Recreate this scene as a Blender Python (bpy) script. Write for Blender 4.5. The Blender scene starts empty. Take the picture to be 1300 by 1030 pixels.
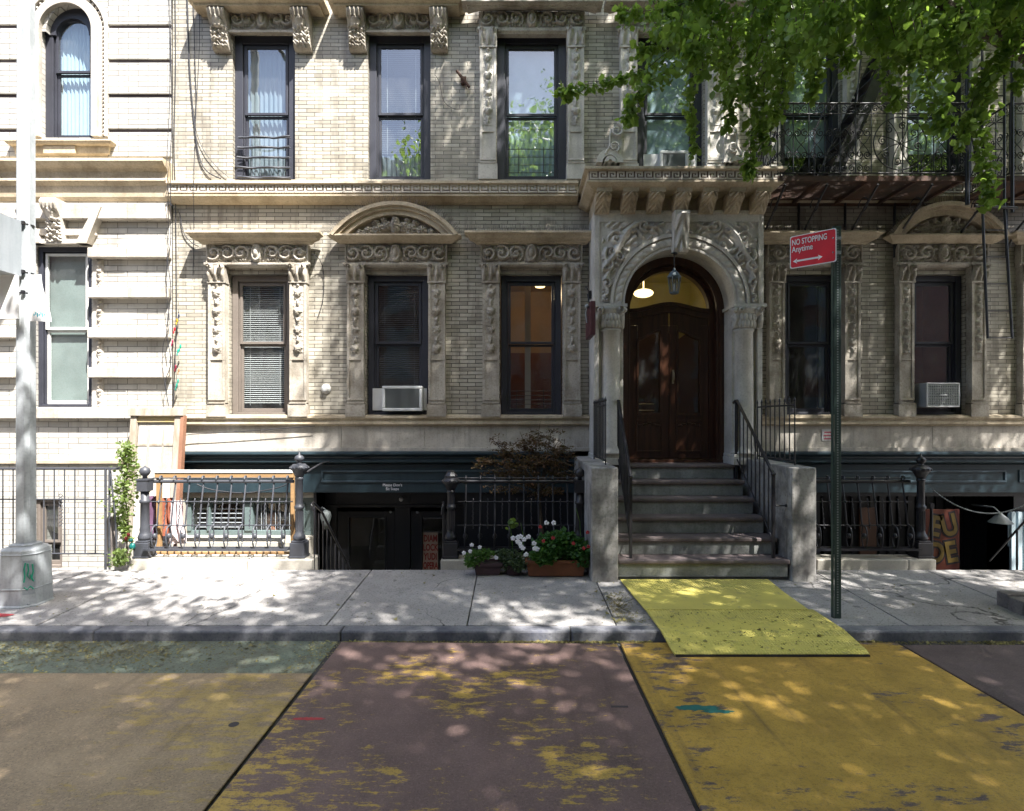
import bpy, math, random
import numpy as np
from mathutils import Vector
R = math.radians
rnd = random.Random(7)
nrs = np.random.RandomState(11)
SC = bpy.context.scene
COL = SC.collection

# ------------------------------------------------------------------ survey helpers
EYE = 2.05
F = 750.0
def X(px, d=9.0): return (px - 650.0) * d / F
def Z(py, d=9.0): return EYE - (py - 535.0) * d / F

# ------------------------------------------------------------------ materials
MATS = {}
def nt(name):
    m = bpy.data.materials.new(name); m.use_nodes = True
    n = m.node_tree; n.nodes.clear()
    out = n.nodes.new('ShaderNodeOutputMaterial')
    return m, n, out
def N(n, t, **kw):
    o = n.nodes.new(t)
    for k, v in kw.items(): setattr(o, k, v)
    return o
def mixcol(n, fac, a, b, blend='MIX'):
    mx = N(n, 'ShaderNodeMix', data_type='RGBA', blend_type=blend)
    if isinstance(fac, (int, float)): mx.inputs[0].default_value = fac
    else: n.links.new(fac, mx.inputs[0])
    for s, v in ((6, a), (7, b)):
        if isinstance(v, (tuple, list)): mx.inputs[s].default_value = (*v[:3], 1)
        else: n.links.new(v, mx.inputs[s])
    return mx.outputs[2]
def noise(n, vec, scale, detail=6, rough=.6):
    t = N(n, 'ShaderNodeTexNoise'); t.inputs['Scale'].default_value = scale
    t.inputs['Detail'].default_value = detail; t.inputs['Roughness'].default_value = rough
    n.links.new(vec, t.inputs['Vector']); return t.outputs['Fac']
def ramp(n, fac, a, b):
    r = N(n, 'ShaderNodeMapRange'); n.links.new(fac, r.inputs['Value'])
    r.inputs['From Min'].default_value = a; r.inputs['From Max'].default_value = b
    return r.outputs['Result']
def coords(n, scale=(1, 1, 1)):
    tc = N(n, 'ShaderNodeNewGeometry')
    mp = N(n, 'ShaderNodeMapping'); mp.inputs['Scale'].default_value = scale
    n.links.new(tc.outputs['Position'], mp.inputs['Vector'])
    return mp.outputs['Vector']
def math_(n, op, a, b=None):
    m = N(n, 'ShaderNodeMath', operation=op)
    for i, v in enumerate((a, b)):
        if v is None: continue
        if isinstance(v, (int, float)): m.inputs[i].default_value = v
        else: n.links.new(v, m.inputs[i])
    return m.outputs[0]
def mat(name, col, rough=.7, metal=0.0, dirt=None, ds=(2.5, 40), amount=.5, bump=.0, bs=60, scale=(1, 1, 1), spec=.4, streak=0):
    """plain surface with two scales of dirt and an optional bump"""
    if name in MATS: return MATS[name]
    m, n, out = nt(name)
    b = N(n, 'ShaderNodeBsdfPrincipled')
    b.inputs['Roughness'].default_value = rough; b.inputs['Metallic'].default_value = metal
    b.inputs['Specular IOR Level'].default_value = spec
    v = coords(n, scale)
    d = dirt or tuple(c * .5 for c in col)
    f1 = ramp(n, noise(n, v, ds[0]), .42, .68)
    f2 = ramp(n, noise(n, v, ds[1], 4), .5, .75)
    c = mixcol(n, math_(n, 'MULTIPLY', f1, amount), col, d)
    c = mixcol(n, math_(n, 'MULTIPLY', f2, amount * .7), c, d)
    if streak:
        v2 = coords(n, (9, 9, .7))
        f3 = ramp(n, noise(n, v2, 1.6, 5), .5, .78)
        c = mixcol(n, math_(n, 'MULTIPLY', f3, streak), c, tuple(q * .35 for q in col))
    n.links.new(c, b.inputs['Base Color'])
    if bump:
        bp = N(n, 'ShaderNodeBump'); bp.inputs['Strength'].default_value = bump; bp.inputs['Distance'].default_value = .01
        n.links.new(noise(n, v, bs, 5), bp.inputs['Height']); n.links.new(bp.outputs[0], b.inputs['Normal'])
    n.links.new(b.outputs[0], out.inputs[0])
    MATS[name] = m; return m

def brick(name, c1, c2, mortar, bw=.245, rh=.0588, dirt=(.13, .11, .085), amount=.75, rough=.4, bump=1.0, ms=.005):
    m, n, out = nt(name)
    b = N(n, 'ShaderNodeBsdfPrincipled'); b.inputs['Roughness'].default_value = rough
    g = N(n, 'ShaderNodeNewGeometry'); s = N(n, 'ShaderNodeSeparateXYZ'); n.links.new(g.outputs['Position'], s.inputs[0])
    xy = math_(n, 'ADD', s.outputs[0], s.outputs[1])
    cb = N(n, 'ShaderNodeCombineXYZ'); n.links.new(xy, cb.inputs[0]); n.links.new(s.outputs[2], cb.inputs[1])
    # slight hand-laid wobble
    wn = N(n, 'ShaderNodeTexNoise'); wn.inputs['Scale'].default_value = 1.7; n.links.new(g.outputs['Position'], wn.inputs['Vector'])
    wob = N(n, 'ShaderNodeVectorMath', operation='SCALE'); n.links.new(wn.outputs['Color'], wob.inputs[0]); wob.inputs['Scale'].default_value = .014
    ad = N(n, 'ShaderNodeVectorMath', operation='ADD'); n.links.new(cb.outputs[0], ad.inputs[0]); n.links.new(wob.outputs[0], ad.inputs[1])
    t = N(n, 'ShaderNodeTexBrick'); n.links.new(ad.outputs[0], t.inputs['Vector'])
    t.inputs['Color1'].default_value = (*c1, 1); t.inputs['Color2'].default_value = (*c2, 1); t.inputs['Mortar'].default_value = (*mortar, 1)
    t.inputs['Scale'].default_value = 1; t.inputs['Mortar Size'].default_value = ms; t.inputs['Mortar Smooth'].default_value = .2
    t.inputs['Brick Width'].default_value = bw; t.inputs['Row Height'].default_value = rh; t.inputs['Bias'].default_value = -.1
    v = coords(n)
    f1 = ramp(n, noise(n, v, 1.3), .45, .72)
    c = mixcol(n, math_(n, 'MULTIPLY', f1, amount), t.outputs['Color'], tuple(q * .62 for q in c1))
    f2 = ramp(n, noise(n, coords(n, (7, 7, .8)), 1.1, 6), .5, .7)
    c = mixcol(n, math_(n, 'MULTIPLY', f2, amount * .8), c, dirt)
    f4 = ramp(n, noise(n, coords(n, (1, 1, 2.2)), .8, 2), .60, .66)
    c = mixcol(n, math_(n, 'MULTIPLY', f4, .35), c, tuple(min(.8, q * 1.3) for q in c1))
    f3 = ramp(n, noise(n, v, 22, 3), .55, .72)
    c = mixcol(n, math_(n, 'MULTIPLY', f3, amount * .35), c, dirt)
    n.links.new(c, b.inputs['Base Color'])
    h = math_(n, 'SUBTRACT', math_(n, 'MULTIPLY', noise(n, v, 45, 3), .35), t.outputs['Fac'])
    bp = N(n, 'ShaderNodeBump'); bp.inputs['Strength'].default_value = bump; bp.inputs['Distance'].default_value = .006
    n.links.new(h, bp.inputs['Height']); n.links.new(bp.outputs[0], b.inputs['Normal'])
    n.links.new(b.outputs[0], out.inputs[0]); MATS[name] = m; return m

def glass(name, ior=1.6, tint=(.8, .86, .86), boost=1.0, wav=.02):
    m, n, out = nt(name)
    tr = N(n, 'ShaderNodeBsdfTransparent'); tr.inputs[0].default_value = (*tint, 1)
    gl = N(n, 'ShaderNodeBsdfGlossy'); gl.inputs['Roughness'].default_value = .015; gl.inputs[0].default_value = (.95, .97, 1, 1)
    bp = N(n, 'ShaderNodeBump'); bp.inputs['Strength'].default_value = wav * 2; bp.inputs['Distance'].default_value = .05
    n.links.new(noise(n, coords(n), 2.2, 2), bp.inputs['Height']); n.links.new(bp.outputs[0], gl.inputs['Normal'])
    fr = N(n, 'ShaderNodeLayerWeight'); fr.inputs[0].default_value = .5
    f = math_(n, 'ADD', math_(n, 'MULTIPLY', math_(n, 'POWER', fr.outputs['Facing'], 5.0), 1 - ior), ior)
    mx = N(n, 'ShaderNodeMixShader'); n.links.new(f, mx.inputs[0]); n.links.new(tr.outputs[0], mx.inputs[1]); n.links.new(gl.outputs[0], mx.inputs[2])
    # thin film of city dust on the pane
    df = N(n, 'ShaderNodeBsdfDiffuse'); df.inputs[0].default_value = (.45, .47, .47, 1)
    m2 = N(n, 'ShaderNodeMixShader'); n.links.new(math_(n, 'MULTIPLY', ramp(n, noise(n, coords(n, (1, 1, .6)), 3.5, 6), .35, .8), .10), m2.inputs[0])
    n.links.new(mx.outputs[0], m2.inputs[1]); n.links.new(df.outputs[0], m2.inputs[2])
    n.links.new(m2.outputs[0], out.inputs[0]); MATS[name] = m; return m

def emit(name, col, s):
    m, n, out = nt(name); e = N(n, 'ShaderNodeEmission'); e.inputs[0].default_value = (*col, 1); e.inputs[1].default_value = s
    n.links.new(e.outputs[0], out.inputs[0]); MATS[name] = m; return m

def leafmat(name, c1, c2, trans=.35, rough=.42):
    m, n, out = nt(name)
    g = N(n, 'ShaderNodeNewGeometry')
    rn = g.outputs['Random Per Island']
    c = mixcol(n, rn, c1, c2)
    c = mixcol(n, ramp(n, noise(n, coords(n), .9, 3), .35, .7), c, tuple(q * .75 for q in c1))
    b = N(n, 'ShaderNodeBsdfPrincipled'); b.inputs['Roughness'].default_value = rough; b.inputs['Specular IOR Level'].default_value = .35
    n.links.new(c, b.inputs['Base Color'])
    t = N(n, 'ShaderNodeBsdfTranslucent'); n.links.new(mixcol(n, .5, c, (c2[0] * 2.2, c2[1] * 2.4, c2[2] * .9)), t.inputs[0])
    mx = N(n, 'ShaderNodeMixShader'); mx.inputs[0].default_value = trans
    n.links.new(b.outputs[0], mx.inputs[1]); n.links.new(t.outputs[0], mx.inputs[2]); n.links.new(mx.outputs[0], out.inputs[0])
    MATS[name] = m; return m

BRICK = brick('buff_brick', (.50, .465, .385), (.28, .255, .205), (.085, .075, .062))
BRICKW = brick('pale_brick', (.52, .50, .45), (.38, .365, .33), (.15, .14, .125), bw=.3, rh=.082, amount=.4)
REDBRICK = brick('red_brick', (.22, .08, .05), (.16, .06, .045), (.2, .17, .15), amount=.3)
STONE = mat('carved_stone', (.47, .43, .365), .75, dirt=(.15, .12, .085), amount=.75, bump=.35, bs=55, streak=.45)
STONE2 = mat('portico_stone', (.64, .61, .55), .7, dirt=(.27, .25, .21), amount=.55, bump=.3, bs=50, streak=.3)
TAN = mat('tan_stone', (.52, .44, .32), .75, dirt=(.2, .15, .09), amount=.6, bump=.3, streak=.35)
BAND = mat('pale_stone', (.52, .48, .42), .75, dirt=(.24, .21, .17), amount=.65, bump=.35, streak=.55)
DARKGAP = mat('dark_gap', (.07, .06, .06), .9)  # dark tone for gaps and holes, their inner shade in the colour
FRAME = mat('window_paint', (.038, .04, .052), .45, dirt=(.02, .02, .025), amount=.5)
FRAMEW = mat('white_frame', (.62, .62, .6), .4, amount=.2)
SASHSUN = mat('sunlit_frame', (.17, .145, .125), .5, amount=.4)  # paler copy of the window paint, sunlight put into the colour
BLIND = mat('blind_slat', (.55, .56, .55), .5, amount=.15)
SHADE = mat('roller_shade', (.37, .47, .52), .8, dirt=(.45, .52, .55), amount=.4)
CURTAIN = mat('curtain_cloth', (.19, .23, .26), .9, dirt=(.25, .27, .3), amount=.5, scale=(6, 6, .5))
ROOM = mat('dim_room', (.10, .085, .07), .9)
ROOMW = mat('warm_room', (.36, .25, .15), .8, amount=.3)
HALL = mat('hall_paint', (.46, .39, .15), .8, amount=.2)
IRON = mat('black_iron', (.014, .015, .02), .38, dirt=(.03, .024, .02), amount=.5, spec=.5)
IRONG = mat('sunlit_iron', (.05, .054, .065), .5, dirt=(.04, .04, .045), amount=.6, spec=.5)  # paler copy of the black iron for the sunlit side, light in the colour
RUST = mat('rusty_iron', (.055, .035, .028), .7, dirt=(.14, .06, .03), amount=.6)
GREEN = mat('dark_teal_paint', (.024, .042, .052), .35, dirt=(.012, .02, .028), amount=.5, streak=.4)
BLACKP = mat('black_paint_and_shade', (.012, .013, .016), .35, amount=.3)
WOODD = mat('mahogany', (.062, .026, .014), .28, dirt=(.02, .009, .006), amount=.8, scale=(9, 9, .8), spec=.5)
WOODO = mat('orange_timber', (.33, .20, .09), .6, dirt=(.18, .11, .06), amount=.5, scale=(1, 8, 8))
WOODW = mat('weathered_white_wood', (.34, .31, .26), .8, dirt=(.2, .15, .1), amount=.8, scale=(6, 6, 1), ds=(2, 18))
BLUESTONE = mat('brown_tread', (.17, .135, .13), .7, dirt=(.07, .06, .06), amount=.7, bump=.4, bs=30)
RISER = mat('riser_stone', (.30, .31, .29), .8, dirt=(.13, .13, .12), amount=.8, bump=.4, bs=24, streak=.5)
CHEEK = mat('cheek_concrete', (.40, .385, .36), .8, dirt=(.13, .12, .11), amount=1.0, ds=(3.2, 26), bump=.6, bs=16, streak=1.0)
KERBM = mat('steel_faced_kerb', (.22, .22, .23), .6, dirt=(.07, .075, .10), amount=.9, bump=.5, bs=30)
CURBST = mat('curb_stone', (.45, .42, .36), .8, amount=.5, bump=.3)
POLE = mat('pale_pole_paint', (.44, .47, .49), .5, dirt=(.22, .24, .25), amount=.6, streak=.45)
YELR = mat('yellow_ramp_paint', (.56, .54, .13), .6, dirt=(.33, .31, .12), amount=.7)
WHITE = mat('white_plastic', (.62, .63, .62), .4, amount=.15)
GRILL = mat('grey_grille', (.17, .19, .19), .6, amount=.3)
GALV = mat('galvanised_grey', (.31, .335, .36), .45, dirt=(.25, .28, .3), amount=.6, streak=.3)
REDP = mat('red_sign', (.62, .012, .02), .35, amount=.1)
WHITEP = mat('sign_white', (.8, .8, .8), .4, amount=.1)
GPOST = mat('green_post', (.035, .06, .05), .5, amount=.5)
BARK = mat('bark', (.12, .095, .07), .9, amount=.8, bump=.9, bs=14, scale=(3, 3, .6))
LEAF = leafmat('green_leaf', (.11, .19, .055), (.23, .32, .09), .52, .3)
LEAFB = leafmat('deep_leaf', (.03, .085, .022), (.07, .15, .03))
MAPLE = leafmat('rust_leaf', (.11, .045, .022), (.10, .085, .03), .25)
IVY = leafmat('ivy_leaf', (.10, .15, .04), (.22, .28, .10))
PLANTL = leafmat('planter_leaf', (.035, .11, .03), (.09, .19, .05))
PETW = mat('white_petal', (.75, .75, .8), .6, amount=.1)
PETR = mat('red_petal', (.35, .03, .035), .6, amount=.1)
TERRA = mat('terracotta', (.22, .085, .04), .8, amount=.6)
PURP = mat('plum_planter', (.07, .04, .045), .7, amount=.5)
LAMPG = mat('lamp_glass', (.5, .55, .6), .2, amount=.2)
CABLE = mat('black_cable', (.03, .03, .035), .6)
BLUEG = mat('lantern_blue', (.13, .17, .19), .5, amount=.4)
GLASS_D = glass('glass_dark', .065, (.84, .87, .87))
GLASS_L = glass('glass_sky', .20, (.86, .92, .93))
GLOW = emit('lamp_glow', (1, .72, .32), 1.1)

# ------------------------------------------------------------------ mesh builder
class MB:
    def __init__(s): s.v = []; s.f = []; s.sm = []
    def add(s, vs, fs, smooth=False):
        o = len(s.v); s.v.extend(vs); s.f.extend([tuple(i + o for i in f) for f in fs]); s.sm.extend([smooth] * len(fs)); return s
    def box(s, x0, x1, y0, y1, z0, z1):
        if x0 > x1: x0, x1 = x1, x0
        if y0 > y1: y0, y1 = y1, y0
        if z0 > z1: z0, z1 = z1, z0
        return s.add([(x0, y0, z0), (x1, y0, z0), (x1, y1, z0), (x0, y1, z0), (x0, y0, z1), (x1, y0, z1), (x1, y1, z1), (x0, y1, z1)],
                     [(0, 3, 2, 1), (4, 5, 6, 7), (0, 1, 5, 4), (1, 2, 6, 5), (2, 3, 7, 6), (3, 0, 4, 7)])
    def mould(s, prof, x0, x1, yb, ret=True):
        """prof: (projection, z) from top to bottom; runs along x against the plane y = yb with mitred returns"""
        vs = []; n = len(prof)
        for p, z in prof:
            q = p if ret else 0
            vs += [(x0 - q, yb, z), (x0 - q, yb - p, z), (x1 + q, yb - p, z), (x1 + q, yb, z)]
        fs = []
        for i in range(n - 1):
            a, b = 4 * i, 4 * (i + 1)
            for k in range(3): fs.append((a + k, b + k, b + k + 1, a + k + 1))
        fs.append((0, 1, 2, 3)); e = 4 * (n - 1); fs.append((e + 3, e + 2, e + 1, e))
        return s.add(vs, fs)
    def extr(s, pts, y0, y1):
        """polygon in x-z extruded in y"""
        n = len(pts)
        vs = [(x, y0, z) for x, z in pts] + [(x, y1, z) for x, z in pts]
        fs = [tuple(range(n)), tuple(range(2 * n - 1, n - 1, -1))] + [(i, i + n, (i + 1) % n + n, (i + 1) % n) for i in range(n)]
        return s.add(vs, fs)
    def extr_x(s, pts, x0, x1):
        n = len(pts)
        vs = [(x0, y, z) for y, z in pts] + [(x1, y, z) for y, z in pts]
        fs = [tuple(range(n)), tuple(range(2 * n - 1, n - 1, -1))] + [(i, i + n, (i + 1) % n + n, (i + 1) % n) for i in range(n)]
        return s.add(vs, fs)
    def arc(s, cx, cz, r0, r1, a0, a1, y0, y1, n=32):
        """ring sector between radii; a in degrees"""
        vs = []
        for i in range(n + 1):
            a = R(a0 + (a1 - a0) * i / n); c, q = math.cos(a), math.sin(a)
            vs += [(cx + r0 * c, y0, cz + r0 * q), (cx + r1 * c, y0, cz + r1 * q), (cx + r1 * c, y1, cz + r1 * q), (cx + r0 * c, y1, cz + r0 * q)]
        fs = []
        for i in range(n):
            a, b = 4 * i, 4 * i + 4
            for k in range(4): fs.append((a + k, b + k, b + (k + 1) % 4, a + (k + 1) % 4))
        fs += [(0, 1, 2, 3), (4 * n + 3, 4 * n + 2, 4 * n + 1, 4 * n)]
        return s.add(vs, fs)
    def lathe(s, prof, cx, cy, seg=20, a0=0, a1=360, smooth=True, sc=(1, 1)):
        full = abs(a1 - a0) >= 360; m = seg if full else seg + 1
        vs = []
        for r, z in prof:
            for i in range(m):
                a = R(a0 + (a1 - a0) * i / seg); vs.append((cx + r * sc[0] * math.cos(a), cy + r * sc[1] * math.sin(a), z))
        fs = []
        for j in range(len(prof) - 1):
            for i in range(seg):
                k = (i + 1) % m
                fs.append((j * m + i, j * m + k, (j + 1) * m + k, (j + 1) * m + i))
        if full: fs += [tuple(range(m - 1, -1, -1)), tuple((len(prof) - 1) * m + i for i in range(m))]
        return s.add(vs, fs, smooth)
    def tube(s, pts, r, seg=6, smooth=True):
        pts = [Vector(p) for p in pts]; n = len(pts)
        rs = r if isinstance(r, (list, tuple)) else [r] * n
        vs = []; up = None
        for i, p in enumerate(pts):
            t = (pts[min(i + 1, n - 1)] - pts[max(i - 1, 0)])
            if t.length < 1e-9: t = Vector((0, 0, 1))
            t.normalize()
            if up is None: up = Vector((0, 0, 1)) if abs(t.z) < .9 else Vector((0, 1, 0))
            a = t.cross(up); 
            if a.length < 1e-4: a = t.cross(Vector((1, 0, 0)))
            a.normalize(); b = a.cross(t).normalized(); up = b
            for k in range(seg):
                an = 2 * math.pi * k / seg; q = p + (a * math.cos(an) + b * math.sin(an)) * rs[i]; vs.append(tuple(q))
        fs = [(i * seg + k, i * seg + (k + 1) % seg, (i + 1) * seg + (k + 1) % seg, (i + 1) * seg + k) for i in range(n - 1) for k in range(seg)]
        s.add(vs, fs, smooth)
        s.add([vs[k] for k in range(seg)], [tuple(range(seg - 1, -1, -1))]); s.add([vs[(n - 1) * seg + k] for k in range(seg)], [tuple(range(seg))])
        return s
    def ball(s, c, r, seg=12, sc=(1, 1, 1)):
        pr = [(max(1e-4, r * math.sin(math.pi * i / 8)) , -r * math.cos(math.pi * i / 8)) for i in range(9)]
        m = seg; vs = []
        for q, z in pr:
            for i in range(m):
                a = 2 * math.pi * i / m; vs.append((c[0] + q * math.cos(a) * sc[0], c[1] + q * math.sin(a) * sc[1], c[2] + z * sc[2]))
        fs = [(j * m + i, j * m + (i + 1) % m, (j + 1) * m + (i + 1) % m, (j + 1) * m + i) for j in range(8) for i in range(m)]
        return s.add(vs, fs, True)
    def relief(s, x0, x1, z0, z1, y, fn, step=.013, keep=None, base=None):
        """carved surface: fn(x, z) gives height towards the street"""
        nx = max(3, int((x1 - x0) / step)); nz = max(3, int((z1 - z0) / step))
        gx, gz = np.meshgrid(np.linspace(x0, x1, nx), np.linspace(z0, z1, nz))
        h = np.maximum(fn(gx, gz), 0); h = h * 1.35 + .017 * np.clip((h - .005) / .004, 0, 1)
        yy = (y if base is None else base(gx, gz)) - h
        vs = list(zip(gx.ravel().tolist(), yy.ravel().tolist(), gz.ravel().tolist()))
        kk = np.ones_like(gx, bool) if keep is None else keep(gx, gz)
        fs = []
        for j in range(nz - 1):
            for i in range(nx - 1):
                if kk[j, i] and kk[j + 1, i + 1] and kk[j, i + 1] and kk[j + 1, i]:
                    a = j * nx + i; fs.append((a, a + 1, a + nx + 1, a + nx))
        return s.add(vs, fs, True)
    def sphereish(s): return s

def setp(o, label=None, cat=None, group=None, kind=None):
    if label: o['label'] = label
    if cat: o['category'] = cat
    if group: o['group'] = group
    if kind: o['kind'] = kind
    return o
def build(name, mb, m, parent=None, bevel=0, **kw):
    me = bpy.data.meshes.new(name); me.from_pydata(mb.v, [], mb.f); me.update()
    if any(mb.sm): me.polygons.foreach_set('use_smooth', mb.sm)
    me.materials.append(m)
    o = bpy.data.objects.new(name, me); COL.objects.link(o)
    if parent is not None: o.parent = parent
    if bevel:
        b = o.modifiers.new('bevel', 'BEVEL'); b.width = bevel; b.segments = 2; b.limit_method = 'ANGLE'
    return setp(o, **kw)
def empty(name, loc, **kw):
    o = bpy.data.objects.new(name, None); COL.objects.link(o); o.empty_display_size = .1
    o['_base'] = 0; del o['_base']
    return setp(o, **kw)
def text(name, body, size, loc, m, parent, rot=(R(90), 0, 0), ext=.002, align='CENTER', off=0.0, xs=1.0):
    c = bpy.data.curves.new(name, 'FONT'); c.body = body; c.size = size; c.extrude = ext; c.align_x = align; c.align_y = 'CENTER'; c.offset = off
    c.materials.append(m)
    t = bpy.data.objects.new(name, c); COL.objects.link(t); bpy.context.view_layer.update()
    me = bpy.data.meshes.new_from_object(t.evaluated_get(bpy.context.evaluated_depsgraph_get())); bpy.data.objects.remove(t)
    o = bpy.data.objects.new(name, me); COL.objects.link(o); o.location = loc; o.rotation_euler = rot; o.scale = (xs, 1, 1); o.parent = parent
    return o
def dup(root, dx=(0, 0, 0), **kw):
    """copy a thing, its parts and sub-parts"""
    def cp(o, par):
        c = o.copy(); COL.objects.link(c)
        if par is not None: c.parent = par
        for ch in [q for q in COL.objects if q.parent == o]: cp(ch, c)
        return c
    c = cp(root, None); c.location = (root.location.x + dx[0], root.location.y + dx[1], root.location.z + dx[2])
    return setp(c, **kw)

# ------------------------------------------------------------------ carving motifs
def vnoise(x, z, s, seed=0):
    return (np.sin(x * s + 1.3 * np.sin(z * s * .9 + seed)) * np.sin(z * s * 1.1 + 1.7 * np.sin(x * s * .8 + seed * 2.1)))
def spiral(x, z, cx, cz, r, d=1, hgt=.022, ph=0.0, arms=1):
    u, v = x - cx, z - cz; rr = np.hypot(u, v) + 1e-6; th = np.arctan2(v, u) * d
    ridge = np.cos(arms * th + 9.5 * np.power(rr / r, .8) + ph)
    h = hgt * np.clip(ridge * .9 + .25, 0, 1) * np.clip((1.1 - rr / r) * 4, 0, 1)
    bud = hgt * 1.35 * np.sqrt(np.clip(1 - (rr / (r * .34)) ** 2, 0, 1)) * (.72 + .28 * np.cos(5 * th))
    return np.maximum(h, bud)
def f_frieze(cx, cz, hw, hh, k=1.0):
    def fn(x, z):
        u = np.abs(x - cx); v = z - cz
        h = np.zeros_like(x)
        n = max(2, int(round((hw - hh * .6) / (hh * 1.75))))
        for i in range(n):
            c = hh * .95 + (i + .5) * (hw - hh * .95) / n
            sgn = 1 if i % 2 else -1
            h = np.maximum(h, spiral(u, v, c, 0, hh * .86, sgn, .03 * k, ph=i * 1.3))
        wave = np.abs(v - hh * .45 * np.sin(u / hh * 1.8))
        h = np.maximum(h, .02 * k * np.clip(1 - wave / (hh * .18), 0, 1))
        h = np.maximum(h, .022 * k * np.clip(vnoise(u, v, 88) + .15, 0, 1) * (.6 + .4 * vnoise(v, u, 150, 3)))
        e = (u / (hh * .62)) ** 2 + (v / (hh * 1.1)) ** 2
        h = np.where(e < 1.2, np.maximum(.062 * k * np.sqrt(np.clip(1 - e, 0, 1)) * (.8 + .2 * np.cos(e * 12)), h * .2), h)
        edge = np.minimum(hw - u, hh - np.abs(v))
        return np.where(edge < .012, 0, h)
    return fn
def f_strip(cx, z0, z1, hw, k=1.0):
    """hanging husks and flowers"""
    def fn(x, z):
        u = (x - cx) / hw; p = hw * 3.1; t = ((z1 - z) % p) / p; fl = np.floor((z1 - z) / p)
        h1 = np.clip(1 - (np.abs(u) / (.25 + .55 * np.sin(np.pi * t) ** 2)) ** 2, 0, 1) * (.55 + .45 * np.cos(t * 12.6 + 3 * np.abs(u)))
        rr = np.hypot(u * 1.0, (t - .5) * 3.1)
        h2 = np.sqrt(np.clip(1 - (rr / .55) ** 2, 0, 1)) * (.7 + .3 * np.cos(5 * np.arctan2(t - .5, u * .32)))
        h = np.maximum(h1 * .8, h2)
        h = h * (.75 + .25 * np.sin(fl * 2.4)) + .25 * np.clip(vnoise(x, z, 95), 0, 1) * (np.abs(u) < .8)
        return .026 * k * np.where(np.abs(u) > .92, 0, h)
    return fn
def f_acanthus(cx, z0, z1, hw, k=1.0, lobes=5):
    def fn(x, z):
        t = (z - z0) / (z1 - z0); u = (x - cx) / hw
        leaf = np.cos(lobes * np.pi * (t + .55 * np.abs(u)) * 1.25)
        h = (.35 + .65 * np.clip(leaf + .35, 0, 1)) * np.clip(1.15 - np.abs(u), 0, 1) * (.35 + .8 * t)
        rib = np.clip(1 - np.abs(u) / .14, 0, 1)
        return .05 * k * np.maximum(h, rib * .9)
    return fn
def f_capital(cx, z0, z1, hw, k=1.0):
    def fn(x, z):
        t = (z - z0) / (z1 - z0); u = (x - cx) / hw
        flare = .035 * np.clip(t, 0, 1) ** 1.5
        v = np.zeros_like(x)
        for s in (-1, 1):
            v = np.maximum(v, spiral(x, z, cx + s * hw * .68, z0 + (z1 - z0) * .78, hw * .34, s, .045 * k))
        lf = .035 * np.clip(np.cos(u * 7.5) + .2, 0, 1) * np.clip(1.1 - np.abs(t - .35) * 2.2, 0, 1)
        lf2 = .032 * np.clip(np.cos(u * 5 + math.pi) + .2, 0, 1) * np.clip(1 - np.abs(t - .62) * 3.5, 0, 1)
        return flare + np.maximum(v, np.maximum(lf, lf2)) * k
    return fn

def key_pattern(mb, x0, x1, z0, z1, y, pr=.014):
    """greek key"""
    h = z1 - z0; w = h * 1.16; n = max(1, int(round((x1 - x0) / w))); w = (x1 - x0) / n; t = h * .2
    for i in range(n):
        a = x0 + i * w
        q = lambda u0, u1, v0, v1: mb.box(a + u0 * w, a + u1 * w, y - pr, y, z0 + v0 * h, z0 + v1 * h)
        tt = t / w; th = t / h
        q(.04, .04 + tt, 0, 1); q(.04 + tt, .86, 1 - th, 1); q(.86 - tt, .86, .34, 1 - th)
        q(.36, .86 - tt, .34, .34 + th); q(.36, .36 + tt, .34 + th, .70)
        q(.04 + tt, 1.0, 0, th)
    return mb

# ================================================================== SETTING
def slab(name, mb, m, bevel=0): return build(name, mb, m, bevel=bevel, kind='structure')

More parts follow.
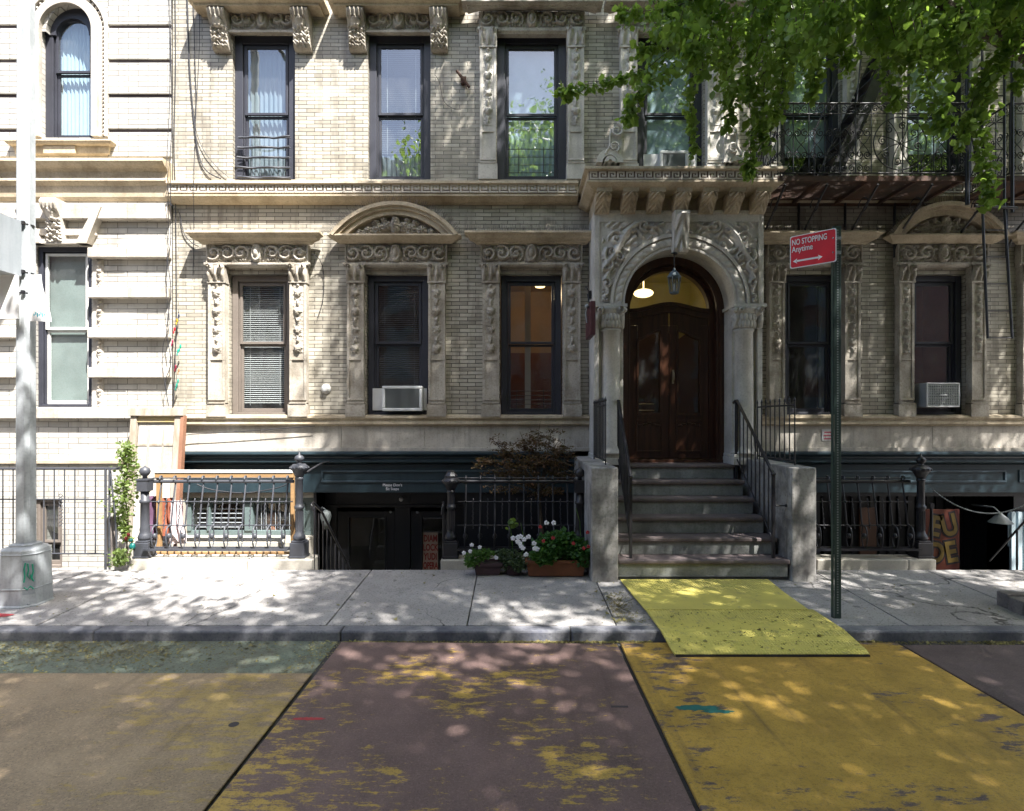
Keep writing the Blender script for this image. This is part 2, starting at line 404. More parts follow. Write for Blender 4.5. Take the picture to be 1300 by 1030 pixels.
# concrete with stains and cracks
def ground_mat(name, col, dirt, crack=True, wet=.0, cscale=1.6):
    m, n, out = nt(name)
    b = N(n, 'ShaderNodeBsdfPrincipled'); b.inputs['Roughness'].default_value = .85; b.inputs['Specular IOR Level'].default_value = .3
    v = coords(n)
    c = mixcol(n, math_(n, 'MULTIPLY', ramp(n, noise(n, v, .9, 7), .4, .7), .75), col, dirt)
    c = mixcol(n, math_(n, 'MULTIPLY', ramp(n, noise(n, v, 6, 6), .5, .7), .5), c, dirt)
    gum = ramp(n, noise(n, v, 9, 1, .3), .73, .76)
    c = mixcol(n, math_(n, 'MULTIPLY', gum, .6), c, tuple(q * .35 for q in dirt))
    sp = ramp(n, noise(n, v, 48, 3, .6), .55, .68)
    c = mixcol(n, math_(n, 'MULTIPLY', sp, .7), c, tuple(q * .4 for q in dirt))
    sp2 = ramp(n, noise(n, v, 120, 2, .5), .60, .7)
    c = mixcol(n, math_(n, 'MULTIPLY', sp2, .35), c, tuple(min(1, q * 1.7) for q in col))
    if crack:
        vo = N(n, 'ShaderNodeTexVoronoi', feature='DISTANCE_TO_EDGE'); vo.inputs['Scale'].default_value = .55
        wv = N(n, 'ShaderNodeTexNoise'); wv.inputs['Scale'].default_value = 2.0; wv.inputs['Detail'].default_value = 5; n.links.new(v, wv.inputs['Vector'])
        mx = N(n, 'ShaderNodeVectorMath', operation='MULTIPLY_ADD'); n.links.new(wv.outputs['Color'], mx.inputs[0]); mx.inputs[1].default_value = (.5, .5, .5); n.links.new(v, mx.inputs[2])
        n.links.new(mx.outputs[0], vo.inputs['Vector'])
        ck = ramp(n, vo.outputs['Distance'], .007, .002)
        ck = math_(n, 'MULTIPLY', ck, ramp(n, noise(n, v, .7, 2), .48, .55))
        c = mixcol(n, math_(n, 'MULTIPLY', ck, .85), c, tuple(q * .25 for q in dirt))
    n.links.new(c, b.inputs['Base Color'])
    bp = N(n, 'ShaderNodeBump'); bp.inputs['Strength'].default_value = .5; bp.inputs['Distance'].default_value = .006
    n.links.new(noise(n, v, 90, 4), bp.inputs['Height']); n.links.new(bp.outputs[0], b.inputs['Normal'])
    n.links.new(b.outputs[0], out.inputs[0]); MATS[name] = m; return m
CONC = ground_mat('sidewalk_concrete', (.36, .345, .33), (.22, .205, .195))
ASPH = ground_mat('asphalt', (.075, .072, .07), (.045, .042, .04), crack=True)
GUTTER = ground_mat('gutter_green', (.17, .20, .15), (.13, .105, .075), crack=False)

def plate_mat(name, steel, paint, cover, sc=1.1, edge=.06):
    """steel road plate with worn paint"""
    m, n, out = nt(name)
    b = N(n, 'ShaderNodeBsdfPrincipled'); b.inputs['Specular IOR Level'].default_value = .35
    v = coords(n); vs = coords(n, (1, 2.6, 1))
    base = mixcol(n, ramp(n, noise(n, v, 1.6, 7), .35, .7), steel, tuple(q * .55 for q in steel))
    base = mixcol(n, math_(n, 'MULTIPLY', ramp(n, noise(n, v, 60, 3), .5, .7), .35), base, tuple(min(1, q * 1.8) for q in steel))
    big = noise(n, coords(n), sc * .55, 3); fine = noise(n, vs, sc * 4.6, 10, .78)
    s = math_(n, 'ADD', math_(n, 'MULTIPLY', big, .5), math_(n, 'MULTIPLY', fine, .5))
    f = ramp(n, s, cover, cover + edge * .35)
    p = mixcol(n, math_(n, 'MULTIPLY', ramp(n, noise(n, v, 3.2, 6), .42, .7), .6), paint, tuple(q * .5 for q in paint))
    p = mixcol(n, math_(n, 'MULTIPLY', ramp(n, noise(n, v, 40, 4), .5, .7), .5), p, tuple(q * .4 for q in paint))
    c = mixcol(n, f, base, p)
    scr = ramp(n, noise(n, coords(n, (1.2, 14, 1)), 2.4, 5), .66, .70)
    c = mixcol(n, math_(n, 'MULTIPLY', scr, .6), c, tuple(q * .45 for q in steel))
    # tyre scuffs, long rust runs and rubbed bright spots
    tv = N(n, 'ShaderNodeMapping'); tv.inputs['Rotation'].default_value = (0, 0, .5); tv.inputs['Scale'].default_value = (7, .5, 1); n.links.new(v, tv.inputs['Vector'])
    c = mixcol(n, math_(n, 'MULTIPLY', ramp(n, noise(n, tv.outputs[0], 1.0, 6), .56, .72), .5), c, tuple(q * .4 for q in steel))
    c = mixcol(n, math_(n, 'MULTIPLY', ramp(n, noise(n, coords(n, (1, 3, 1)), 7, 8, .8), .60, .68), .55), c, (.055, .045, .04))
    c = mixcol(n, math_(n, 'MULTIPLY', ramp(n, noise(n, v, 150, 2), .56, .7), .35), c, (.30, .26, .22))
    c = mixcol(n, math_(n, 'MULTIPLY', ramp(n, noise(n, v, 110, 2), .58, .68), .5), c, (.035, .03, .03))
    n.links.new(c, b.inputs['Base Color'])
    n.links.new(math_(n, 'ADD', math_(n, 'MULTIPLY', noise(n, v, 5, 4), .4), .35), b.inputs['Roughness'])
    bp = N(n, 'ShaderNodeBump'); bp.inputs['Strength'].default_value = .35; bp.inputs['Distance'].default_value = .004
    n.links.new(math_(n, 'ADD', f, noise(n, v, 70, 3)), bp.inputs['Height']); n.links.new(bp.outputs[0], b.inputs['Normal'])
    n.links.new(b.outputs[0], out.inputs[0]); MATS[name] = m; return m
PLATE_M = plate_mat('plum_steel', (.19, .125, .112), (.50, .33, .08), .532, 1.5)
PLATE_Y = plate_mat('yellow_steel', (.16, .115, .10), (.53, .33, .065), .435)
PLATE_T = plate_mat('tan_steel', (.36, .265, .16), (.45, .32, .11), .53)
PLATE_R = plate_mat('brown_steel', (.15, .11, .105), (.36, .26, .09), .66)

g = MB(); g.box(-150, 150, -150, 150, -1.35, -1.15); slab('ground', g, ASPH)
g = MB(); g.box(-60, 60, -3.6, 5.5, -1.15, 0); slab('road', g, ASPH)
g = MB(); g.box(-60, 60, -8.9, -3.6, -1.15, .12); slab('far_pavement', g, CONC)
# near sidewalk: flags of concrete with open joints, falling to the kerb
g = MB()
js = [-60, -30, -14, -10, -7.3, -5.93, -4.55, -3.16, -1.78, -.43, 1.0, 2.4, 3.8, 5.25, 6.7, 8.1, 9.5, 12, 30, 60]
for a, b in zip(js[:-1], js[1:]):
    j = .006
    sk = rnd.uniform(-.004, .004)
    g.add([(a + j, 5.66, -.05), (b - j, 5.66, -.05), (b - j, 7.5, -.05), (a + j, 7.5, -.05), (a + j, 5.66, .10 + sk), (b - j, 5.66, .10 + sk), (b - j, 7.5, .165), (a + j, 7.5, .165)],
          [(0, 3, 2, 1), (4, 5, 6, 7), (0, 1, 5, 4), (1, 2, 6, 5), (2, 3, 7, 6), (3, 0, 4, 7)])
slab('sidewalk', g, CONC, .006)
g = MB(); g.box(-60, 60, 5.66, 7.5, -1.15, -.052)
slab('sidewalk_bed', g, DARKGAP)
# kerb: stones with rounded steel nosing
g = MB(); ks = [-60, -9, -6.4, -3.9, -1.6, .55, 2.9, 5.1, 7.6, 10, 60]
for a, b in zip(ks[:-1], ks[1:]): g.box(a + .004, b - .004, 5.5 + rnd.uniform(-.006, .006), 5.653, -.1, .10 + rnd.uniform(-.003, .003))
slab('kerb', g, KERBM, .02)
g = MB(); g.box(-12, -1.62, 4.35, 5.495, .001, .005); slab('road_gutter', g, GUTTER)
def bands(mb, x0, x1, y0, y1, z0, z1): mb.box(x0, x1, y0, y1, z0, z1)
def plate(name, pts, z, m, label):
    mb = MB(); n = len(pts); vs = [(x, y, 0.008) for x, y in pts] + [(x, y, z) for x, y in pts]
    mb.add(vs, [tuple(range(n - 1, -1, -1)), tuple(range(n, 2 * n))] + [(i, (i + 1) % n, (i + 1) % n + n, i + n) for i in range(n)])
    return build(name, mb, m, None, .006, label=label, cat='steel plate', group='steel road plates')
plate('road_plate', [(-1.585, 1.9), (.952, 1.9), (.952, 5.36), (-1.56, 5.40)], .034, PLATE_M, 'plum brown steel road plate with scattered flecks of yellow paint')
plate('road_plate', [(.985, 1.7), (3.5, 1.7), (3.5, 5.38), (.985, 5.38)], .036, PLATE_Y, 'steel road plate mostly covered in worn yellow paint, at the foot of the ramp')
plate('road_plate', [(-4.6, 1.8), (-1.61, 1.8), (-1.61, 4.76), (-4.6, 4.76)], .022, PLATE_T, 'tan steel road plate beside the mossy gutter, left of the plum brown plate')
plate('road_plate', [(-7.6, 1.8), (-4.62, 1.8), (-4.62, 4.74), (-7.6, 4.74)], .020, PLATE_T, 'tan steel road plate at the left edge, nearest the lamp post')
plate('road_plate', [(3.53, 1.8), (6.9, 1.8), (6.9, 5.34), (3.53, 5.34)], .030, PLATE_R, 'bare brown steel road plate right of the yellow one')
for (a, b, lab, wx, wy) in ((-1.95, 3.88, 'small round lifting hole in the tan steel plate', .035, .03), (.62, 4.02, 'dark slot in the plum brown plate near its right edge', .07, .012)):
    pass
# lifting holes as flat dark patches on the plates, their inner shade put into the colour
g = MB(); g.lathe([(.034, .0232), (.034, .0236)], -1.86, 3.95, 16, smooth=False)
build('plate_hole', g, DARKGAP, None, label='small black lifting hole in the corner of the tan plate', cat='hole')
g = MB(); g.box(.70, .82, 4.16, 4.185, .0345, .0362)
build('plate_slot', g, DARKGAP, None, label='short black slot near the right edge of the plum brown plate', cat='slot')
def splotch(mb, cx, cy, rx, ry, z, n=40):
    pts = [(cx + rx * (.75 + .3 * rnd.random()) * math.cos(2 * math.pi * i / n), cy + ry * (.6 + .5 * rnd.random()) * math.sin(2 * math.pi * i / n), z) for i in range(n)]
    mb.add([(cx, cy, z)] + pts, [(0, i + 1, (i + 1) % n + 1) for i in range(n)])
TEAL = mat('teal_spray', (.03, .16, .14), .5, amount=.4)
g = MB()
splotch(g, 1.30, 4.15, .17, .045, .0375); splotch(g, 1.43, 4.10, .12, .03, .0377)
build('paint_mark', g, TEAL, None, label='teal spray paint patch on the yellow road plate', cat='paint mark')
REDM = mat('red_spray', (.45, .05, .06), .6, amount=.4)
g = MB(); splotch(g, -1.38, 4.0, .12, .022, .0355)
build('paint_mark', g, REDM, None, label='small red spray mark at the left edge of the plum brown plate', cat='paint mark')
g = MB(); g.add([(-5.5, 5.80, .112), (-5.02, 5.86, .114), (-4.98, 5.92, .116), (-5.5, 6.0, .118)], [(0, 1, 2, 3)])
build('paint_mark', g, REDM, None, label='red spray mark on the sidewalk in front of the lamp post', cat='paint mark')

# ramp with raised ribs
def ramp_mat():
    m, n, out = nt('tactile_yellow')
    b = N(n, 'ShaderNodeBsdfPrincipled'); b.inputs['Roughness'].default_value = .6
    v = coords(n)
    c = mixcol(n, math_(n, 'MULTIPLY', ramp(n, noise(n, v, 2.2, 7), .4, .7), .6), (.66, .57, .13), (.48, .41, .12))
    c = mixcol(n, math_(n, 'MULTIPLY', ramp(n, noise(n, v, 9, 8, .75), .56, .66), .55), c, (.22, .19, .12))
    n.links.new(c, b.inputs['Base Color'])
    w = N(n, 'ShaderNodeTexVoronoi', feature='F1'); w.inputs['Scale'].default_value = 34; w.inputs['Randomness'].default_value = 0; n.links.new(v, w.inputs['Vector'])
    bp = N(n, 'ShaderNodeBump'); bp.inputs['Strength'].default_value = .9; bp.inputs['Distance'].default_value = .006
    n.links.new(ramp(n, w.outputs['Distance'], .45, .2), bp.inputs['Height']); n.links.new(bp.outputs[0], b.inputs['Normal'])
    n.links.new(b.outputs[0], out.inputs[0]); return m
RAMPM = ramp_mat()
rp = empty('loading_ramp', (0, 0, 0), label='yellow textured metal ramp laid from the road over the kerb to the steps', cat='ramp')
def strip(mb, pr, xs, th):
    """pr: list of (y, z); xs: list of (x0, x1)"""
    vs = []
    for (y, z), (a, b) in zip(pr, xs): vs += [(a, y, z), (b, y, z), (b, y, z - th), (a, y, z - th)]
    fs = []
    for i in range(len(pr) - 1):
        a, b = 4 * i, 4 * i + 4
        for k in range(4): fs.append((a + k, a + (k + 1) % 4, b + (k + 1) % 4, b + k))
    fs += [(3, 2, 1, 0), tuple(4 * (len(pr) - 1) + k for k in range(4))]
    mb.add(vs, fs)
g = MB(); strip(g, [(5.06, .058), (5.12, .064), (5.45, .132), (5.97, .150)], [(1.40, 3.06), (1.39, 3.08), (1.37, 3.06), (1.355, 3.04)], .018); build('lower_panel', g, RAMPM, rp)
g = MB(); strip(g, [(5.94, .160), (6.5, .166), (6.99, .182)], [(1.34, 2.98), (1.31, 3.0), (1.28, 3.03)], .012); build('upper_panel', g, RAMPM, rp)
g = MB(); g.box(1.40, 3.06, 5.045, 5.06, .037, .052); build('rubber_edge', g, CABLE, rp)

# sky backdrop is the world itself; buildings opposite are seen only in the panes
op = empty('brick_building', (0, 0, 0), label='plain red brick building across the street', cat='building')
g = MB(); g.box(-30, 30, -16, -9, -1.1, 13.5); build('wall', g, REDBRICK, op)
g = MB(); g.mould([(0, 14), (.6, 14), (.5, 13.7), (.1, 13.2), (0, 13.2)], -30, 30, -9.0, False)
for i in range(len(g.v)): g.v[i] = (g.v[i][0], -9 - (g.v[i][1] + 9), g.v[i][2])
build('cornice', g, STONE, op)
first = None
for r_ in range(4):
    for c_ in range(-8, 9):
        x = c_ * 1.75; z = .9 + r_ * 3.2
        if first is None:
            q = MB(); q.box(-.5, .5, -.0, .06, 0, 2.0); q.box(-.62, .62, 0, .12, -.14, 0); q.box(-.62, .62, 0, .12, 2.0, 2.2)
            first = build('window', q, CURTAIN, op); first.location = (x, -9, z)
        else:
            w = first.copy(); COL.objects.link(w); w.location = (x, -9, z)

# ================================================================== MAIN TENEMENT
YF = 9.0
def wall_mesh(mb, x0, x1, z0, z1, holes, y=YF, depth=.34):
    xs = sorted(set([x0, x1] + [h[0] for h in holes] + [h[1] for h in holes])); zs = sorted(set([z0, z1] + [h[2] for h in holes] + [h[3] for h in holes]))
    for a, b in zip(xs[:-1], xs[1:]):
        for c, d in zip(zs[:-1], zs[1:]):
            mx, mz = (a + b) / 2, (c + d) / 2
            if any(h[0] < mx < h[1] and h[2] < mz < h[3] for h in holes): continue
            mb.add([(a, y, c), (b, y, c), (b, y, d), (a, y, d)], [(0, 1, 2, 3)])
    for a, b, c, d in holes:
        y2 = y + depth
        mb.add([(a, y, c), (a, y2, c), (a, y2, d), (a, y, d)], [(0, 1, 2, 3)])
        mb.add([(b, y, c), (b, y2, c), (b, y2, d), (b, y, d)], [(3, 2, 1, 0)])
        mb.add([(a, y, d), (b, y, d), (b, y2, d), (a, y2, d)], [(0, 1, 2, 3)])
        mb.add([(a, y, c), (b, y, c), (b, y2, c), (a, y2, c)], [(3, 2, 1, 0)])

def window(par, cx, hw, zt, zb, zr, frame=FRAME, sash=FRAME, gl=GLASS_D, cover=None, yf=.07, room=ROOM, depth=1.3, cw=.085, lab=None, cover2=None, sill=True, rdepth=.34, light=None):
    """double-hung window: brickmould + two sashes + panes + covering + room. returns the window part"""
    y0 = YF + yf; a, b = cx - hw, cx + hw
    g = MB()
    g.box(a, a + cw, y0, y0 + .12, zb, zt); g.box(b - cw, b, y0, y0 + .12, zb, zt)
    g.box(a + cw, b - cw, y0, y0 + .12, zt - cw, zt)
    g.box(a + cw, b - cw, y0 - .012, y0 + .12, zb, zb + .045)
    for q in (0, 1):   # stepped inner bead
        i = a + cw if q == 0 else b - cw - .022
        g.box(i, i + .022, y0 + .035, y0 + .117, zb + .045, zt - cw)
    g.box(a + cw + .022, b - cw - .022, y0 + .035, y0 + .117, zt - cw - .022, zt - cw)
    w = build('window', g, frame, par, .004)
    if lab: w['label'] = lab
    ia, ib = a + cw + .024, b - cw - .024; t0 = zt - cw - .024; b0 = zb + .047; s = .038
    g = MB(); ys = y0 + .022
    g.box(ia, ia + s, ys, ys + .035, zr, t0); g.box(ib - s, ib, ys, ys + .035, zr, t0); g.box(ia + s, ib - s, ys, ys + .035, t0 - s, t0); g.box(ia + s, ib - s, ys, ys + .035, zr, zr + s)
    build('upper_sash', g, sash, w, .003)
    g = MB(); yl = y0 + .060
    g.box(ia, ia + s, yl, yl + .03, b0, zr); g.box(ib - s, ib, yl, yl + .03, b0, zr); g.box(ia + s, ib - s, yl, yl + .03, b0, b0 + s * 1.5); g.box(ia + s, ib - s, yl, yl + .03, zr - s, zr - .002)
    build('lower_sash', g, sash, w, .003)
    for nm, yy, c, d in (('upper_pane', ys + .02, zr + s, t0 - s), ('lower_pane', yl + .018, b0 + s * 1.5, zr - s)):
        g = MB(); tl = rnd.uniform(-.004, .004)
        g.add([(ia + s, yy, c), (ib - s, yy, c), (ib - s, yy + tl, d), (ia + s, yy + tl, d)], [(0, 1, 2, 3)]); build(nm, g, gl, w)
    yb = YF + max(rdepth, yf + .22)
    g = MB(); m = .5
    X0, X1, Z0, Z1 = a - m, b + m, zb - .4, zt + .3; Y1 = yb + depth
    g.add([(X0, yb, Z0), (X1, yb, Z0), (X1, yb, Z1), (X0, yb, Z1), (X0, Y1, Z0), (X1, Y1, Z0), (X1, Y1, Z1), (X0, Y1, Z1)],
          [(4, 5, 6, 7), (0, 4, 7, 3), (5, 1, 2, 6), (3, 7, 6, 2), (0, 1, 5, 4)])
    # inner return wall so no daylight leaks round the frame
    for q in ((X0, a, Z0, Z1), (b, X1, Z0, Z1), (a, b, Z0, zb), (a, b, zt, Z1)):
        g.add([(q[0], yb, q[2]), (q[1], yb, q[2]), (q[1], yb, q[3]), (q[0], yb, q[3])], [(0, 1, 2, 3)])
    build('room', g, room, w)
    for cv in (cover, cover2):
        if not cv: continue
        kind, c0, c1 = cv[0], cv[1], cv[2]; yy = y0 + .118
        za, zb_ = zt - (zt - zb) * c0, zt - (zt - zb) * c1     # c0 top fraction, c1 bottom fraction
        g = MB()
        if kind == 'blind':
            tilt = cv[3] if len(cv) > 3 else 50
            n = int((za - zb_) / .032)
            for i in range(n):
                z = za - i * .032; dy = .014 * math.cos(R(tilt)); dz = .014 * math.sin(R(tilt))
                g.add([(ia, yy - dy, z - dz), (ib, yy - dy, z - dz), (ib, yy + dy, z + dz), (ia, yy + dy, z + dz)], [(0, 1, 2, 3)])
            for xx in (ia + .12, ib - .12): g.box(xx, xx + .004, yy - .018, yy - .014, zb_, za)
            build('blind', g, cv[4] if len(cv) > 4 else BLIND, w)
        elif kind == 'shade':
            g.box(ia, ib, yy, yy + .004, zb_, za); g.box(ia, ib, yy - .01, yy + .012, zb_ - .025, zb_); build('shade', g, cv[3] if len(cv) > 3 else SHADE, w)
        elif kind == 'curtain':
            xa = ia + (ib - ia) * (cv[3] if len(cv) > 3 else 0); xb = ia + (ib - ia) * (cv[4] if len(cv) > 4 else 1)
            n = 60; vs = []
            for i in range(n + 1):
                x = xa + (xb - xa) * i / n; y = yy + .02 + .016 * math.sin(i * .95) + .008 * math.sin(i * 2.3)
                vs += [(x, y, zb_), (x + .01 * math.sin(i), y, za)]
            g.add(vs, [(2 * i, 2 * i + 2, 2 * i + 3, 2 * i + 1) for i in range(n)], True); build('curtain', g, cv[5] if len(cv) > 5 else CURTAIN, w)
    if sill:
        g = MB(); g.box(a - .02, b + .02, YF - .03, y0 - .014, zb - .05, zb - .003); build('sill', g, BAND, w, .005)
    return w
def grille(w, x0, x1, z0, z1, nh, nv, y, m=IRON, r=.007, name='security_bars', flat=False):
    g = MB()
    for i in range(nh):
        z = z0 + (z1 - z0) * i / (nh - 1)
        if flat:
            n = 14; pts = [(x0 + (x1 - x0) * k / n, y - .05 - .03 * math.sin(k * .8 + i), z - .02 * abs(math.sin(k * .45 + i * .7))) for k in range(n + 1)]
            g.tube(pts, .017, 5)
        g.tube([(x0, y, z), (x1, y, z)], r, 5)
    for i in range(nv):
        x = x0 + (x1 - x0) * (i + .5 + (.0)) / nv if nv > 1 else (x0 + x1) / 2
        g.tube([(x, y - .008, z0 - .01), (x, y - .008, z1 + .03)], r, 5)
    return build(name, g, m, w)

T = empty('tenement_building', (0, 0, 0), label='buff brick tenement with carved stone window surrounds and arched portico', cat='building')
XL = X(219.5)
W1F = [(330.5, 1.0), (504.5, 1.0), (674.5, 1.0), (1030, .93), (1190.5, .89), (1352, 1.0)]
holes = []
zb1, zt1 = Z(527), Z(349)
for cx, s in W1F: holes.append((X(cx) - .475 * s, X(cx) + .475 * s, zb1, zt1))
W2F = [(335, .475), (507, .475), (675, .53), (851, .50), (1028, .47), (1186, .46), (1352, .475)]
zb2, zt2 = Z(228), Z(42)
for cx, hw in W2F: holes.append((X(cx) - hw, X(cx) + hw, zb2, zt2))
DCX = 2.38
holes.append((DCX - .80, DCX + .80, 1.43, 4.53))
holes.append((X(234), X(398), Z(681), Z(632)))           # basement shop window
holes.append((X(402), X(588), -1.10, Z(624)))           # basement entrance
holes.append((X(1040), X(1286), -1.10, Z(630)))           # right basement entrance
g = MB(); wall_mesh(g, XL, 13.0, Z(572), 13.0, [h for h in holes if h[3] > Z(572)])
build('wall', g, BRICK, T)
g = MB(); wall_mesh(g, XL, 13.0, -1.15, Z(572) - .001, [(h[0], h[1], h[2], min(h[3], Z(572) - .001)) for h in holes if h[2] < Z(573)], depth=.5)
build('basement_wall', g, CURBST, T)
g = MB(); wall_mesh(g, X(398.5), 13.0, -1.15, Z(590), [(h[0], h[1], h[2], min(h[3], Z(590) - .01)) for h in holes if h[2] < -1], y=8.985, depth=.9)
build('basement_shade_skin', g, BLACKP, T)  # black skin over the pale basement wall; the shade is in its colour
g = MB(); g.box(XL, 13, 11.6, 20, -1.1, 13); g.add([(XL, 9, -1.1), (XL, 12, -1.1), (XL, 12, 13), (XL, 9, 13)], [(0, 3, 2, 1)]); g.add([(XL, 9.0, 13), (13, 9.0, 13), (13, 12, 13), (XL, 12, 13)], [(0, 1, 2, 3)])
g.add([(13, 9, -1.1), (13, 12, -1.1), (13, 12, 13), (13, 9, 13)], [(0, 1, 2, 3)])
build('rear_mass', g, BRICK, T)

# --- stone base course under the first floor windows
def zs(prof, d=8.93): return [(p, Z(y, d)) for p, y in prof]
def run(mb, prof, xa, xb): mb.mould(prof, xa, xb, YF - .001, ret=False)
BL = (XL, 1.17); BR = (3.6, 13.0)
g = MB()
for a, b in (BL, BR):
    run(g, zs([(.02, 526.5), (.11, 528), (.115, 531), (.075, 534), (.085, 536), (.09, 538.5), (.03, 541), (0.02, 541)]), a, b)
build('sill_course', g, TAN, T)
g = MB()
for a, b in (BL, BR):
    x = a
    while x < b:
        e = min(b, x + rnd.uniform(1.0, 1.5)); g.box(x + .002, e - .002, YF - .022, YF - .002, Z(572, 8.97), Z(541.2, 8.97)); x = e
    g.box(a, b, YF - .055, YF - .0225, Z(573, 8.95), Z(568.5, 8.95))
build('base_course', g, BAND, T, .004)

# --- greek key string course
g = MB()
for a, b in ((XL + .0, .99), (3.66, 13.0)):
    run(g, [(.0, Z(227, 8.8)), (.19, Z(229, 8.8)), (.20, Z(232.5, 8.8)), (.155, Z(233.6, 8.8)), (.15, Z(245.5, 8.8)), (.175, Z(246, 8.8)), (.175, Z(248, 8.8)), (.12, Z(252, 8.86)), (.07, Z(256, 8.9)), (0.03, Z(258.5, 8.95)), (0, Z(259, 8.95))], a, b)
course = build('string_course', g, TAN, T)
g = MB()
for a, b in ((XL + .02, .96), (3.70, 9.5)): key_pattern(g, a, b, Z(244.8, 8.84), Z(234.2, 8.84), YF - .152, .016)
build('key_fret', g, mat('fret_stone', (.56, .51, .44), .75, amount=.4, bump=.2), course)
g = MB()
for a, b in ((XL + .01, .97), (3.68, 9.5)): g.box(a, b, YF - .1535, YF - .1505, Z(245.2, 8.84), Z(233.9, 8.84))
build('fret_ground', g, mat('fret_brown', (.16, .11, .085), .9), course)  # reddish brown ground behind the light key

# --- carved surrounds of the first floor
YP = YF - .10
def pilaster(mb, rl, xa, xb, z_base, z_shaft0, z_shaft1, z_cap1, y=YP, strip_from=.36, baseproj=.03):
    """plinth, panelled shaft, carved hanging, capital"""
    cx = (xa + xb) / 2; hw = (xb - xa) / 2
    mb.box(xa - .02, xb + .02, y - baseproj, YF + .0, z_base, z_shaft0 - .02)
    mb.mould([(baseproj + .012, z_shaft0 + .0), (baseproj + .012, z_shaft0 - .012), (baseproj, z_shaft0 - .02)], xa, xb, y, False)
    mb.box(xa, xb, y, YF, z_shaft0, z_shaft1)
    e = .036
    for q in ((xa, xa + e), (xb - e, xb)): mb.box(q[0], q[1], y - .016, y, z_shaft0 + .04, z_shaft1)
    mb.box(xa + e, xb - e, y - .016, y, z_shaft0 + .04, z_shaft0 + .04 + e)
    zm = z_shaft0 + (z_shaft1 - z_shaft0) * strip_from
    mb.box(xa - .004, xb + .004, y - .019, y + .001, zm - .006, zm + .006)
    rl.relief(xa + e, xb - e, zm + .10, z_shaft1 - .02, y - .003, f_strip(cx, zm + .1, z_shaft1 - .02, hw - e), .0095)
    # capital
    mb.box(xa - .012, xb + .012, y - .03, YF, z_shaft1, z_shaft1 + .028)
    mb.box(xa, xb, y + .0, YF, z_shaft1 + .028, z_cap1 - .03)
    rl.relief(xa - .012, xb + .012, z_shaft1 + .028, z_cap1 - .022, y - .004, f_capital(cx, z_shaft1 + .02, z_cap1, hw), .0095)
    mb.box(xa - .028, xb + .028, y - .055, YF, z_cap1 - .032, z_cap1)
    # side faces of the bell
    for s, q in ((-1, xa), (1, xb)):
        mb.box(q - .012 if s < 0 else q, q if s < 0 else q + .012, y - .02, YF, z_shaft1 + .028, z_cap1 - .032)

